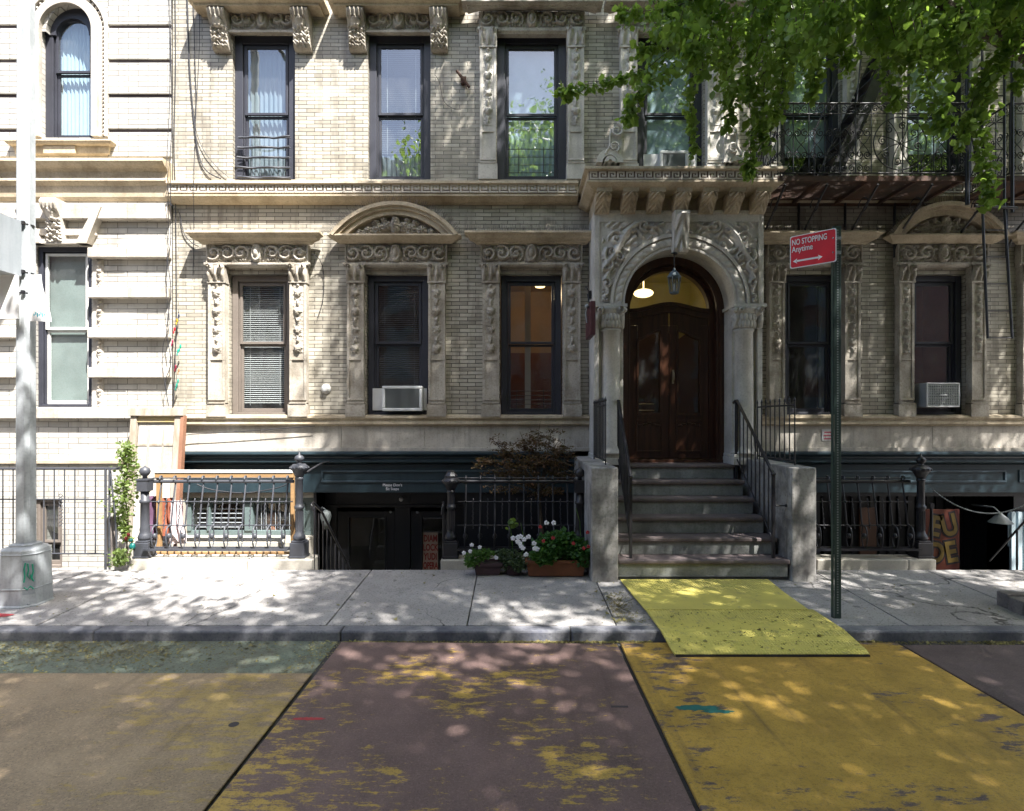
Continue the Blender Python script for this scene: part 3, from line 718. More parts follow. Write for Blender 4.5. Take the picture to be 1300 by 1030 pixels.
def surround(cx, s, kind, y_top=310.3, y_fr=334, y_cap=335, y_shaft1=359.5, y_shaft0=511.5, y_base=529, lab=None, yc0=294, corn=True):
    d = 8.9; xc = X(cx, 9)
    sx = .012 * s
    w = empty_part('window_surround', T)
    if lab: w['label'] = lab
    g = MB(); r = MB()
    for sg in (-1, 1):
        a, b = xc + sg * 40.5 * sx, xc + sg * 61.5 * sx
        if a > b: a, b = b, a
        g = MB(); pilaster(g, g, a, b, Z(y_base, d), Z(y_shaft0, d), Z(y_shaft1, d), Z(y_cap, d)); build('pilaster', g, STONE, w)
    # frieze
    hw = 64 * sx; z0, z1 = Z(y_fr, d), Z(y_top, d)
    g2 = MB(); g2.box(xc - hw, xc + hw, YP + .0, YF, z0 - .06 if kind != 'x' else z0, z1)
    g2.mould([(.0, z0 + .004), (.03, z0 + .0), (.03, z0 - .03), (.008, z0 - .055), (0, z0 - .058)], xc - hw, xc + hw, YP)
    for sg in (-1, 1): g2.box(xc + sg * hw, xc + sg * (hw - .022), YP - .02, YP, z0 + .005, z1)
    r.relief(xc - hw + .022, xc + hw - .022, z0 + .005, z1 - .002, YP - .002, f_frieze(xc, (z0 + z1) / 2, hw - .02, (z1 - z0) / 2), .0095)
    build('frieze', g2, STONE, w, .003)
    build('carving', r, STONE, w)
    if kind == 'flat':
        g = MB(); hc = 66 * sx
        za, zb = Z(yc0, 8.75), Z(y_top + .3, 8.88)
        g.mould([(0.0, za + .03), (.20, za), (.205, za - .03), (.16, za - .055), (.14, za - .09), (.07, zb + .035), (.06, zb + .02), (.03, zb), (0, zb)], xc - hc, xc + hc, YP)
        build('cornice', g, TAN, w)
        xa, xb, top = xc - hc - .17, xc + hc + .17, None
        spikes(w, [(xa + (xb - xa) * i / 44, YP - .12 + .06 * ((i * 7) % 3 - 1), za + .01, 0) for i in range(45)] if lab and 'spiked' in lab else None)
    elif kind == 'arch':
        g = MB(); hc = 68 * sx
        za, zb = Z(298, 8.78), Z(309, 8.86)
        g.mould([(0, za), (.17, za), (.175, za - .025), (.13, za - .05), (.07, zb + .02), (.03, zb), (0, zb)], xc - hc, xc + hc, YP)
        half = hc + .13; rise = Z(258, 8.8) - za; rad = (half ** 2 + rise ** 2) / (2 * rise); cz = za + rise - rad; ang = math.degrees(math.asin(half / rad))
        for (r0, r1, yy) in ((rad - .055, rad, .19), (rad - .10, rad - .055, .15), (rad - .175, rad - .10, .11)):
            n = 28; a0, a1 = 90 - ang * (1 if r1 == rad else 1.0), 90 + ang
            # clip each ring at the cornice line
            aa = math.degrees(math.acos(min(1, (za - cz) / r1)))
            g.arc(xc, cz, r0, r1, 90 - aa, 90 + aa, YP - yy, YP + .02, 30)
        for aa in (-ang * .58, -ang * .2, ang * .2, ang * .58):
            pass
        build('pediment', g, TAN, w)
        rr = rad - .17
        def keep(x, z): return (np.hypot(x - xc, z - cz) < rr) & (z > za - .005)
        def fn(x, z):
            t = np.clip((z - za) / rise, 0, 1); u = x - xc
            h = np.zeros_like(x)
            for sg in (-1, 1):
                for q, (ox, oz, q_r) in enumerate(((.13, .14, .085), (.24, .10, .095), (.40, .07, .08), (.54, .05, .06), (.30, .20, .055), (.18, .25, .05))):
                    if q_r + oz > rise * 1.0 and q > 3: continue
                    e = ((u - sg * ox) / q_r) ** 2 + ((z - za - oz) / (q_r * .95)) ** 2
                    lump = .085 * np.sqrt(np.clip(1 - e, 0, 1)) * (.78 + .22 * np.cos(6 * np.arctan2(z - za - oz, u - sg * ox) + q))
                    h = np.maximum(h, lump); h = np.maximum(h, spiral(x, z, xc + sg * ox, za + oz, q_r * 1.15, sg, .05, ph=q))
            e = (u / .075) ** 2 + ((z - za - .15) / .16) ** 2
            h = np.maximum(h, .11 * np.sqrt(np.clip(1 - e, 0, 1)))
            h = np.maximum(h, .09 * np.sqrt(np.clip(1 - (u / .055) ** 2 - ((z - za - .27) / .05) ** 2, 0, 1)))
            h = h * (.85 + .15 * vnoise(x, z, 120))
            return np.where(np.hypot(x - xc, z - cz) > rr - .03, 0, h)
        r = MB(); r.relief(xc - half, xc + half, za - .004, za + rise, YP + .0, fn, .0095, keep)
        build('tympanum_carving', r, STONE, w)
        pts = []
        for i in range(60):
            a = R(90 + ang * (1 - 2 * i / 59)); pts.append((xc + rad * math.cos(a), YP - .15 + .08 * ((i * 5) % 3 - 1) * .7, cz + rad * math.sin(a), (90 - math.degrees(a))))
        spikes(w, pts)
    return w
def empty_part(name, par):
    o = bpy.data.objects.new(name, None); COL.objects.link(o); o.parent = par; return o
SPIKE = mat('spike_wire', (.12, .1, .09), .5)
def spikes(w, pts):
    if not pts: return
    g = MB()
    for x, y, z, t in pts:
        for k in (-1, 1):
            a = R(t + k * 9 + rnd.uniform(-8, 8)); L = rnd.uniform(.075, .11)
            g.tube([(x, y, z - .01), (x + L * math.sin(a), y + k * .02, z + L * math.cos(a))], .0022, 3, False)
    build('bird_spikes', g, SPIKE, w)
surround(330.5, 1, 'flat', lab='flat topped surround of the window farthest left')
surround(504.5, 1, 'arch', lab='surround with curved pediment and bird spikes, left of the portico')
surround(674.5, 1, 'flat', lab='spiked flat surround beside the portico')
surround(1030, .93, 'flat', lab='spiked flat surround partly behind the green sign post')
surround(1190.5, .89, 'arch', lab='surround with curved pediment below the fire escape')
surround(1352, 1, 'flat')

# --- first floor windows
zr = Z(436)
a = []
a.append(window(T, X(330.5), .46, zt1, zb1, zr, SASHSUN, SASHSUN, GLASS_D, ('blind', .07, .93, 28), lab='window with sunlit brown frame and lowered slatted blind'))
a.append(window(T, X(504.5), .46, zt1, zb1, zr, FRAME, FRAME, GLASS_D, ('blind', .07, .83, 20, mat('dark_slat', (.16, .17, .19), .5)), lab='dark window over a white air conditioner'))
wm = window(T, X(674.5), .46, zt1, zb1, zr, FRAME, FRAME, GLASS_D, None, room=ROOMW, depth=2.2, lab='window showing a lit warm brown room')
grille(wm, X(639), X(708), Z(519, 9.2), Z(497, 9.2), 5, 2, YF + .13, r=.004)
wd = window(T, X(1030), .43, zt1, zb1, zr, FRAME, FRAME, GLASS_D, ('curtain', .07, .95, .84, 1.0), lab='dark window behind the sign post')
wac = window(T, X(1190.5), .41, zt1, zb1, zr, FRAME, FRAME, GLASS_L, None, lab='dark window over a boxy grey air conditioner')
window(T, X(1352), .46, zt1, zb1, zr)
# warm room: back wall details and ceiling lamp
g = MB(); g.lathe([(.075, 4.34), (.09, 4.36), (.05, 4.38)], X(690), 10.1, 16); lm = build('ceiling_lamp', g, GLOW, wm)
g = MB(); g.box(X(640), X(760), 11.25, 11.3, 1.9, 3.35); g.box(X(600), X(720), 10.9, 11.0, 1.9, 2.6); build('cabinet', g, mat('dark_cabinet', (.12, .035, .02), .5), wm)
g = MB(); g.box(X(668), X(676), 9.9, 9.92, 2.1, 4.4); build('floor_lamp_post', g, BLIND, wm)
l = bpy.data.lights.new('room_lamp_light', 'POINT'); l.energy = 3.2; l.color = (1, .74, .45); l.shadow_soft_size = .1
lo = bpy.data.objects.new('room_lamp_light', l); lo.location = (X(690), 10.1, 4.2); COL.objects.link(lo)

# --- second floor surrounds
def console(mb, rl, xa, xb, z1, z0, y=YF):
    """scrolled bracket seen under a cornice"""
    cx = (xa + xb) / 2; h = z1 - z0
    prof = [(y, z1), (y - .24, z1), (y - .26, z1 - .04), (y - .255, z1 - .14 * h), (y - .22, z1 - .26 * h), (y - .16, z1 - .38 * h), (y - .13, z1 - .55 * h), (y - .125, z1 - .75 * h), (y - .10, z0 + .03), (y - .06, z0), (y, z0)]
    mb.extr_x(prof, xa, xb)
    ys = np.array([p[0] for p in prof[1:-1]][::-1]); zz = np.array([p[1] for p in prof[1:-1]][::-1])
    def base(x, z): return np.interp(z, zz, ys)
    def fn(x, z):
        t = (z - z0) / h; u = (x - cx) / ((xb - xa) / 2)
        flute = .022 * np.clip(np.cos(u * 13), 0, 1) * (t > .72)
        mask = .035 * np.sqrt(np.clip(1 - (u / .6) ** 2 - ((t - .62) / .12) ** 2, 0, 1))
        low = .024 * np.clip(vnoise(x, z, 62, 2) + .35, 0, 1) * (t < .55)
        return (flute + mask + low) * (np.abs(u) < .95)
    rl.relief(xa + .004, xb - .004, z0 + .01, z1 - .045, 0, fn, .0095, base=lambda x, z: base(x, z) - .002)
def head_console(cx, hw, lab):
    w = empty_part('window_hood', T); w['label'] = lab
    xc = X(cx); g = MB(); r = MB()
    for sg in (-1, 1):
        a, b = xc + sg * .49, xc + sg * .745
        if a > b: a, b = b, a
        q = MB(); console(q, q, a, b, Z(9.5, 8.78), Z(62, 8.9)); build('bracket', q, STONE, w)
    g.box(xc - .49, xc + .49, YF - .03, YF - .001, Z(41, 8.96), Z(12, 8.96))
    g.mould([(.0, Z(37.5, 8.9)), (.07, Z(38, 8.9)), (.07, Z(41, 8.9)), (.02, Z(43, 8.95)), (0, Z(43.2, 8.95))], xc - .49, xc + .49, YF - .03, False)
    z0, z1 = Z(37.5, 8.95), Z(13, 8.95)
    r.relief(xc - .49, xc + .49, z0, z1, YF - .032, f_frieze(xc, (z0 + z1) / 2, .47, (z1 - z0) / 2), .0095)
    build('lintel', g, STONE, w, .003); build('carving', r, STONE, w)
    g = MB(); g.mould([(0, Z(-8, 8.7)), (.34, Z(-6, 8.7)), (.345, Z(0, 8.7)), (.27, Z(4.5, 8.74)), (.27, Z(7.5, 8.74)), (.23, Z(9, 8.78)), (0, Z(9, 8.78))], xc - .66, xc + .66, YF)
    build('cornice', g, TAN, w)
head_console(335, .475, 'upper window hood on scrolled brackets, farthest left')
head_console(507, .475, 'upper window hood on scrolled brackets, above the curved pediment')
def head_pil(cx, hw, lab, s=1.0):
    w = empty_part('window_surround', T)
    if lab: w['label'] = lab
    xc = X(cx); g = MB(); r = MB(); d = 8.9
    for sg in (-1, 1):
        a, b = xc + sg * (hw + .01), xc + sg * (hw + .255 * s)
        if a > b: a, b = b, a
        g = MB(); pilaster(g, g, a, b, Z(228, d), Z(207, d), Z(61, d), Z(37, d), strip_from=.27); build('pilaster', g, STONE2, w)
    HW = hw + .27 * s; z0, z1 = Z(36.5, d), Z(14.5, d)
    g2 = MB(); g2.box(xc - HW, xc + HW, YP, YF, z0 - .08, z1)
    g2.mould([(0, z0), (.03, z0 - .002), (.03, z0 - .05), (0, z0 - .075)], xc - HW, xc + HW, YP)
    r.relief(xc - HW + .02, xc + HW - .02, z0 + .004, z1 - .002, YP - .002, f_frieze(xc, (z0 + z1) / 2, HW - .02, (z1 - z0) / 2), .0095)
    g2.mould([(.0, Z(-6, 8.7)), (.24, Z(-4, 8.7)), (.24, Z(4, 8.7)), (.17, Z(7, 8.74)), (.16, Z(10, 8.76)), (.06, Z(13.5, 8.86)), (0, Z(14.4, d))], xc - HW, xc + HW, YP)
    build('frieze', g2, STONE, w, .003); build('carving', r, STONE, w)
head_pil(675, .53, 'upper window surround between hooded window and leafy branch')
head_pil(851, .52, 'upper window surround above the portico, behind leaves')
head_pil(1028, .49, 'upper window surround behind the fire escape railing', .8)
head_pil(1186, .48, None, .8)
head_pil(1352, .49, None, 1)
zr2 = Z(142.5)
w = window(T, X(335), .475, zt2, zb2, zr2, FRAME, FRAME, GLASS_L, ('curtain', .08, .98), cw=.12, sill=False, lab='upper window with grey curtain and wide window guard')
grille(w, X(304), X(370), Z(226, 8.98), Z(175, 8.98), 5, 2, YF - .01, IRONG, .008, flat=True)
w = window(T, X(507), .475, zt2, zb2, zr2, FRAME, FRAME, GLASS_L, ('blind', .08, .80, 30), cw=.11, sill=False, lab='upper window with half lowered white blind', cover2=('curtain', .8, .98))
w = window(T, X(675), .53, zt2, zb2, Z(143.5), FRAME, FRAME, GLASS_L, ('shade', .08, .60), cw=.12, sill=False, cover2=('curtain', .5, .98, 0, 1, SHADE), lab='upper window with pale curtain and small iron guard')
grille(w, X(643), X(706), Z(220, 9.05), Z(190, 9.05), 4, 2, YF + .04, r=.006)
window(T, X(851), .50, zt2, zb2, zr2, FRAME, FRAME, GLASS_L, ('shade', .08, .84), cw=.11, sill=False, lab='upper window with pale shade above the portico')
w = window(T, X(1028), .47, zt2, zb2, zr2, FRAME, FRAME, GLASS_L, ('shade', .08, .80), cw=.09, sill=False, lab='upper window with pale shade behind the fire escape')
window(T, X(1186), .46, zt2, zb2, zr2, FRAME, FRAME, GLASS_L, ('shade', .08, .78, SHADE), cw=.09, sill=False)
window(T, X(1352), .46, zt2, zb2, zr2, FRAME, FRAME, GLASS_L, ('shade', .08, .6), cw=.09, sill=False)

# --- volutes standing on the portico roof
def volute(cx, sg):
    g = MB(); y0, y1 = 8.80, 8.96
    def sp(cx_, cz_, r, d_, turns, a0, w):
        pts = []; n = 34
        for i in range(n + 1):
            t = i / n; a = R(a0) + d_ * t * turns * 2 * math.pi; rr = r * (1 - .82 * t); pts.append((cx_ + rr * math.cos(a), y0, cz_ + rr * math.sin(a)))
        g.tube(pts, [w * (1 - .5 * i / n) for i in range(n + 1)], 6)
    zb = Z(207, 8.85); zt = Z(160, 8.85)
    g.arc(cx + sg * .06, zb, .11, .20, 0, 180, y0 + .02, y1, 18); g.arc(cx + sg * .06, zb, .03, .08, 0, 180, y0 - .01, y1, 14)
    out = [(cx - sg * .10, zb), (cx + sg * .12, zb + .0), (cx + sg * .10, zb + .14), (cx + sg * .04, zb + .26), (cx + sg * .05, zb + .40), (cx - sg * .03, zt - .01), (cx - sg * .12, zt - .02), (cx - sg * .13, zt - .2), (cx - sg * .12, zb + .12)]
    if sg > 0: out = out[::-1]
    g.extr(out, y0 + .04, y1)
    sp(cx - sg * .04, zt - .09, .10, sg, 1.4, 90, .022); sp(cx - sg * .0, zb + .22, .085, -sg, 1.2, -60, .018)
    g.tube([(cx + sg * .13, y0 + .02, zb + .12), (cx + sg * .06, y0 + .02, zb + .24), (cx + sg * .06, y0 + .02, zb + .36), (cx + sg * .04, y0 + .02, zt - .06)], .018, 6)
    build('scroll_buttress', g, STONE2, T)
volute(X(779, 8.85), -1); volute(X(930, 8.85), 1)

# ================================================================== PORTICO
P = empty_part('portico', T)
PX0, PX1 = 1.17, 3.57; PY = 8.40; ACZ = 3.72; RI = .78; RO = .99
zcol1, zcap1 = Z(417, PY), Z(386.5, PY)      # top of shaft, top of capital
ztop = Z(272.5, PY)
# arch wall: front sheet pierced by the arch, with thickness
g = MB()
n = 40; arcp = [(DCX + RO * math.cos(R(180 - 180 * i / n)), ACZ + RO * math.sin(R(180 - 180 * i / n))) for i in range(n + 1)]
for yy, rev in ((PY, False), (8.75, True)):
    def q4(p): g.add([(x, yy, z) for x, z in (p[::-1] if rev else p)], [(0, 1, 2, 3)])
    for i in range(n):
        (a, za), (b, zb_) = arcp[i], arcp[i + 1]; q4([(a, za), (b, zb_), (b, ztop), (a, ztop)])
    q4([(PX0, zcap1), (DCX - RO, zcap1), (DCX - RO, ztop), (PX0, ztop)]); q4([(DCX + RO, zcap1), (PX1, zcap1), (PX1, ztop), (DCX + RO, ztop)])
for xx in (PX0, PX1): g.add([(xx, PY, zcap1), (xx, YF, zcap1), (xx, YF, ztop), (xx, PY, ztop)], [(0, 1, 2, 3)])
for xa, xb in ((PX0, DCX - RO), (DCX + RO, PX1)): g.add([(xa, PY, zcap1), (xb, PY, zcap1), (xb, YF, zcap1), (xa, YF, zcap1)], [(0, 1, 2, 3)])
g.box(PX0 - .001, PX1 + .001, PY - .03, YF, ztop + .0, ztop + .05)
# raised border of the spandrel panel
g.box(PX0, PX0 + .075, PY - .022, PY, zcap1, ztop); g.box(PX1 - .075, PX1, PY - .022, PY, zcap1, ztop); g.box(PX0 + .075, PX1 - .075, PY - .022, PY, ztop - .11, ztop)
build('arch_wall', g, STONE2, P, .003)
g = MB()
g.arc(DCX, ACZ, RO - .045, RO, 0, 180, PY - .05, YF - .2, 48)
g.arc(DCX, ACZ, RI, RI + .035, 0, 180, PY - .02, YF - .12, 48)
g.arc(DCX, ACZ, RI + .035, RO - .045, 0, 180, PY - .001, YF - .2, 48)
build('arch_ring', g, STONE2, P)
# rope-carved band of the arch
g = MB(); n = 30
vs = []; NA, NR = 260, 12
for i in range(NA + 1):
    th = math.pi * i / NA
    for j in range(NR + 1):
        v = j / NR; r = RI + .035 + v * (RO - .045 - RI - .035)
        k = th * 15 * (1 if th < math.pi / 2 else -1) + v * 1.6
        h = .012 + .028 * math.sin(math.pi * v) ** .6 * (.45 + .55 * abs(math.sin(k * math.pi / 2 * 1.0)))
        if j in (0, NR): h = 0
        vs.append((DCX + r * math.cos(th), PY - .004 - h, ACZ + r * math.sin(th)))
fs = [(i * (NR + 1) + j, (i + 1) * (NR + 1) + j, (i + 1) * (NR + 1) + j + 1, i * (NR + 1) + j + 1) for i in range(NA) for j in range(NR)]
g.add(vs, fs, True); build('arch_carving', g, STONE2, P)
# spandrel scrolls
def f_sp(x, z):
    u = np.abs(x - DCX); h = np.zeros_like(x); t = z
    rr = np.hypot(u, z - ACZ)
    ridge = np.abs(rr - 1.22 - .06 * np.sin((z - ACZ) * 7))
    h = np.maximum(h, .05 * np.clip(1 - ridge / .05, 0, 1) * (z > ACZ + .35))
    for ox, oz, q, s in ((.50, 1.16, .085, 1), (.66, 1.10, .06, -1), (.90, .98, .11, 1), (1.02, .62, .10, -1), (.86, .72, .07, 1), (1.04, .34, .085, 1), (1.05, .16, .07, -1), (.34, 1.16, .05, 1), (.98, .80, .06, 1)):
        h = np.maximum(h, spiral(u, z, ox, ACZ + oz - .06, q, s, .042, ph=ox * 9))
    tail = np.abs((z - ACZ - 1.13) - .05 * np.sin(u * 13)); h = np.maximum(h, .03 * np.clip(1 - tail / .03, 0, 1) * (u < .85) * (u > .22))
    stem = np.abs(u - 1.03 - .03 * np.sin(z * 16)); h = np.maximum(h, .034 * np.clip(1 - stem / .035, 0, 1) * (z < ACZ + .8))
    h = np.maximum(h, .022 * np.clip(vnoise(u, z, 30, 1) - .1, 0, 1))
    return np.where((rr < RO + .03) | (u > 1.10), 0, h)
def k_sp(x, z): return np.hypot(x - DCX, z - ACZ) > RO - .01
g = MB(); g.relief(PX0 + .076, PX1 - .076, zcap1 + .02, ztop - .112, PY - .002, f_sp, .011, k_sp); build('spandrel_carving', g, STONE2, P)
# keystone console
kx = DCX - .01; kz1, kz0 = ztop - .0, Z(318, 8.2)
g = MB(); r = MB()
g.extr_x([(PY, kz1), (PY - .19, kz1), (PY - .20, kz1 - .05), (PY - .16, kz1 - .2), (PY - .13, kz0 + .14), (PY - .13, kz0 + .05), (PY - .10, kz0), (PY, kz0)], kx - .105, kx + .105)
ys_ = np.array([PY - .10, PY - .13, PY - .13, PY - .16, PY - .20]); zz_ = np.array([kz0, kz0 + .05, kz0 + .14, kz1 - .2, kz1 - .05])
r.relief(kx - .10, kx + .10, kz0 + .005, kz1 - .06, 0, f_acanthus(kx, kz0, kz1, .1, .6, 3), .0095, base=lambda x, z: np.interp(z, zz_, ys_) - .002)
build('keystone', g, STONE2, P, .004); build('keystone_leaf', r, STONE2, P)
# brackets and cornice
zb0, zb1 = Z(271.5, 8.35), Z(238.5, 8.15)
g = MB(); g.box(PX0, PX1, PY + .02, YF, ztop + .05, zb1 + .06); build('bracket_frieze', g, TAN, P)
for i in range(7):
    bx = 1.27 + i * (3.47 - 1.27) / 6; hw = .105
    g = MB(); H = zb1 - zb0
    g.extr_x([(PY + .02, zb1), (PY - .30, zb1), (PY - .30, zb1 - .07), (PY - .26, zb1 - .075), (PY - .24, zb1 - .14), (PY - .16, zb0 + .12), (PY - .09, zb0 + .04), (PY - .03, zb0 + .0), (PY + .02, zb0)], bx - hw, bx + hw)
    ys2 = np.array([PY - .03, PY - .09, PY - .16, PY - .24, PY - .26]); zz2 = np.array([zb0, zb0 + .04, zb0 + .12, zb1 - .14, zb1 - .075])
    g.relief(bx - hw + .003, bx + hw - .003, zb0 + .004, zb1 - .08, 0, f_acanthus(bx, zb0, zb1 - .08, hw, .9), .009, base=lambda x, z: np.interp(z, zz2, ys2) - .002)
    build('bracket', g, TAN, P)
CX0, CX1 = 1.10, 3.62
def mould3(mb, prof, x0, x1, yfront):
    """moulding with full-depth returns back to the wall"""
    vs = []; n = len(prof)
    for p, z in prof: vs += [(x0 - p, YF, z), (x0 - p, yfront - p, z), (x1 + p, yfront - p, z), (x1 + p, YF, z)]
    fs = [(0, 1, 2, 3), (4 * n - 1, 4 * n - 2, 4 * n - 3, 4 * n - 4)]
    for i in range(n - 1):
        for k in range(3): fs.append((4 * i + k, 4 * i + 4 + k, 4 * i + 5 + k, 4 * i + k + 1))
    mb.add(vs, fs)
g = MB(); D8 = 8.05
mould3(g, [(0, Z(211, D8) + .01), (.11, Z(212.5, D8)), (.115, Z(216, D8)), (.06, Z(217.3, D8)), (.055, Z(228.5, D8)), (.085, Z(229, D8)), (.085, Z(231.5, D8)), (.0, Z(237, D8)), (-.03, Z(238.5, D8))], CX0, CX1, PY - .28)
build('cornice', g, TAN, P, .003)
g = MB(); yk = PY - .28 - .0585
g.box(CX0 - .05, CX1 + .05, yk - .003, yk, Z(228.2, D8), Z(217.5, D8)); build('fret_ground', g, MATS['fret_brown'], P)
g = MB(); key_pattern(g, CX0 - .045, CX1 + .045, Z(227.8, D8), Z(218, D8), yk - .003, .014); build('key_fret', g, MATS['fret_stone'], P)
# columns: outer square pier and inner round shaft on each side
zb_ = 1.43
for sg in (-1, 1):
    c = empty_part('column', P)
    a, b = (PX0, DCX - RI) if sg < 0 else (DCX + RI, PX1)
    g = MB(); g.box(a, b, PY + .10, YF, zb_, zcol1); g.box(a, a + .07, PY + .02, PY + .1, zb_, zcol1) if sg < 0 else g.box(b - .07, b, PY + .02, PY + .1, zb_, zcol1)
    g.box(a - .02, b + .02, PY - .04, YF, zb_, zb_ + .10); g.box(a - .01, b + .01, PY - .02, YF, zb_ + .10, zb_ + .15)
    build('pier', g, STONE2, c, .006)
    cx = (a + .07 + b) / 2 if sg < 0 else (a + b - .07) / 2
    cx += 0; rad = .135
    g = MB(); pr = [(.175, zb_ + .15), (.18, zb_ + .17), (.165, zb_ + .20), (.15, zb_ + .22), (rad + .008, zb_ + .25), (rad, zb_ + .30), (rad, zb_ + 1.0), (rad - .006, zcol1 - .05), (rad + .012, zcol1 - .03), (rad + .012, zcol1 - .012), (rad - .006, zcol1)]
    g.lathe(pr, cx, PY + .10, 40); build('shaft', g, STONE2, c)
    g = MB(); g.box(a - .03, b + .03, PY - .06, YF, zcap1 - .045, zcap1); g.box(a, b, PY + .05, YF, zcol1, zcap1 - .045)
    g.lathe([(rad, zcol1), (rad + .01, zcol1 + .05), (rad + .04, zcap1 - .09), (rad + .065, zcap1 - .046)], cx, PY + .10, 40)
    for k in range(11):
        an = R(180 + 18 * k); px_, py_ = cx + (rad + .015) * math.cos(an), PY + .1 + (rad + .015) * math.sin(an)
        g.ball((px_, py_, zcol1 + .07), .034, 8, (1, .7, 2.0)); 
        g.ball((cx + (rad + .03) * math.cos(an + .157), PY + .1 + (rad + .03) * math.sin(an + .157), zcol1 + .15), .03, 8, (1, .7, 1.8))
    for k in (-1, 0, 1):
        g.lathe([(.001, -.03), (.03, -.03), (.045, 0), (.03, .03), (.001, .03)], 0, 0, 14)
        m0 = len(g.v) - 70
        for i in range(m0, len(g.v)):
            x, y, z = g.v[i]; g.v[i] = (cx + k * (rad + .03) + x, PY - .045 + z * .8, zcap1 - .085 + y)
    r = MB(); r.relief(a + .0, b - .0, zcol1 + .01, zcap1 - .046, PY + .05, f_capital((a + b) / 2, zcol1, zcap1, (b - a) / 2, 1.3), .010)
    build('capital', g, STONE2, c); build('capital_carving', r, STONE2, c)

# door set in the arch
D = empty_part('front_door', T)
g = MB(); zt0 = 1.48
g.arc(DCX, ACZ, .665, .779, 0, 180, 8.80, 9.0, 44); g.arc(DCX, ACZ, .60, .665, 0, 180, 8.93, 9.06, 44)
for s in (-1, 1):
    a, b = sorted((DCX + s * .665, DCX + s * .779)); g.box(a, b, 8.80, 9.0, 1.435, ACZ)
    a, b = sorted((DCX + s * .60, DCX + s * .665)); g.box(a, b, 8.93, 9.06, 1.435, ACZ)
    a, b = sorted((DCX + s * .70, DCX + s * .74)); g.box(a, b, 8.775, 8.80, 1.435, ACZ)
g.box(DCX - .78, DCX + .78, 8.78, 9.06, 1.430, zt0)
# curved transom rail
def tz(u): return ACZ + .0 + .10 * math.cos(u / .6 * math.pi) * .5 + .06
for k in range(24):
    u0, u1 = -.60 + k * .05, -.55 + k * .05
    for dz0, dz1, yy in ((-.13, 0, 8.93), (-.04, .02, 8.905)):
        g.add([(DCX + u0, yy, tz(u0) + dz0), (DCX + u1, yy, tz(u1) + dz0), (DCX + u1, yy, tz(u1) + dz1), (DCX + u0, yy, tz(u0) + dz1),
               (DCX + u0, 9.04, tz(u0) + dz0), (DCX + u1, 9.04, tz(u1) + dz0), (DCX + u1, 9.04, tz(u1) + dz1), (DCX + u0, 9.04, tz(u0) + dz1)],
              [(0, 1, 2, 3), (3, 2, 6, 7), (0, 4, 5, 1)])
build('door_frame', g, WOODD, D, .003)
g = MB(); n = 30; pts = [(DCX + .6 * math.cos(R(180 - 180 * i / n)), ACZ + .6 * math.sin(R(180 - 180 * i / n))) for i in range(n + 1)]
g.add([(x, 9.03, z) for x, z in pts], [tuple(range(n + 1))]); build('fanlight_pane', g, GLASS_D, D)
for s in (-1, 1):
    g = MB(); a, b = (DCX - .598, DCX - .004) if s < 0 else (DCX + .004, DCX + .598)
    zt_ = lambda x: tz(x - DCX) - .125
    y0, y1 = 8.955, 9.01; zp0 = 2.16; st = .12
    gx0, gx1 = a + st, b - st
    def hd(x): return 3.36 + .13 * math.cos((abs(x - DCX) - .12) / .36 * math.pi) * .5
    g.box(a, gx0, y0, y1, zt0 + .004, 3.50); g.box(gx1, b, y0, y1, zt0 + .004, 3.50); g.box(gx0, gx1, y0, y1, zt0 + .004, zp0)
    m = 12
    for k in range(m):
        xa = gx0 + (gx1 - gx0) * k / m; xb = gx0 + (gx1 - gx0) * (k + 1) / m
        g.add([(xa, y0, hd(xa)), (xb, y0, hd(xb)), (xb, y0, 3.50), (xa, y0, 3.50), (xa, y1, hd(xa)), (xb, y1, hd(xb))], [(0, 1, 2, 3), (0, 4, 5, 1)])
        g.add([(xa, y0 - .018, hd(xa) + .02), (xb, y0 - .018, hd(xb) + .02), (xb, y0 - .018, hd(xb) - .018), (xa, y0 - .018, hd(xa) - .018), (xa, y0 + .01, hd(xa) + .02), (xb, y0 + .01, hd(xb) + .02), (xa, y0 + .01, hd(xa) - .018), (xb, y0 + .01, hd(xb) - .018)], [(3, 2, 1, 0), (0, 1, 5, 4), (3, 6, 7, 2)])
    # upper part up to the curved transom
    m = 12
    for k in range(m):
        xa = a + (b - a) * k / m; xb = a + (b - a) * (k + 1) / m
        g.add([(xa, y0, 3.50), (xb, y0, 3.50), (xb, y0, zt_(xb)), (xa, y0, zt_(xa))], [(0, 1, 2, 3)])
    for q in ((gx0 - .018, gx0 + .018), (gx1 - .018, gx1 + .018)): g.box(q[0], q[1], y0 - .018, y0 + .01, zp0 - .018, hd(q[0]))
    g.box(gx0, gx1, y0 - .02, y0 + .01, zp0 - .03, zp0 + .018)
    # lower panel
    for q in ((gx0 - .03, gx0 - .005, zt0 + .12, zp0 - .1), (gx1 + .005, gx1 + .03, zt0 + .12, zp0 - .1), (gx0 - .03, gx1 + .03, zp0 - .12, zp0 - .09), (gx0 - .03, gx1 + .03, zt0 + .1, zt0 + .13)): g.box(q[0], q[1], y0 - .014, y0, q[2], q[3])
    for k in range(5): g.ball((gx0 + .04 + k * (gx1 - gx0 - .08) / 4, y0 - .002, zp0 - .155 - .02 * math.cos(k * math.pi / 2)), .03, 8, (1.3, .5, .6))
    lf = build('door_leaf', g, WOODD, D, .003)
    g = MB(); g.add([(gx0, y0 + .03, zp0), (gx1, y0 + .03, zp0), (gx1, y0 + .03, hd(gx1)), ((gx0 + gx1) / 2, y0 + .03, hd((gx0 + gx1) / 2)), (gx0, y0 + .03, hd(gx0))], [(0, 1, 2, 3, 4)])
    build('door_pane', g, GLASS_D, D)
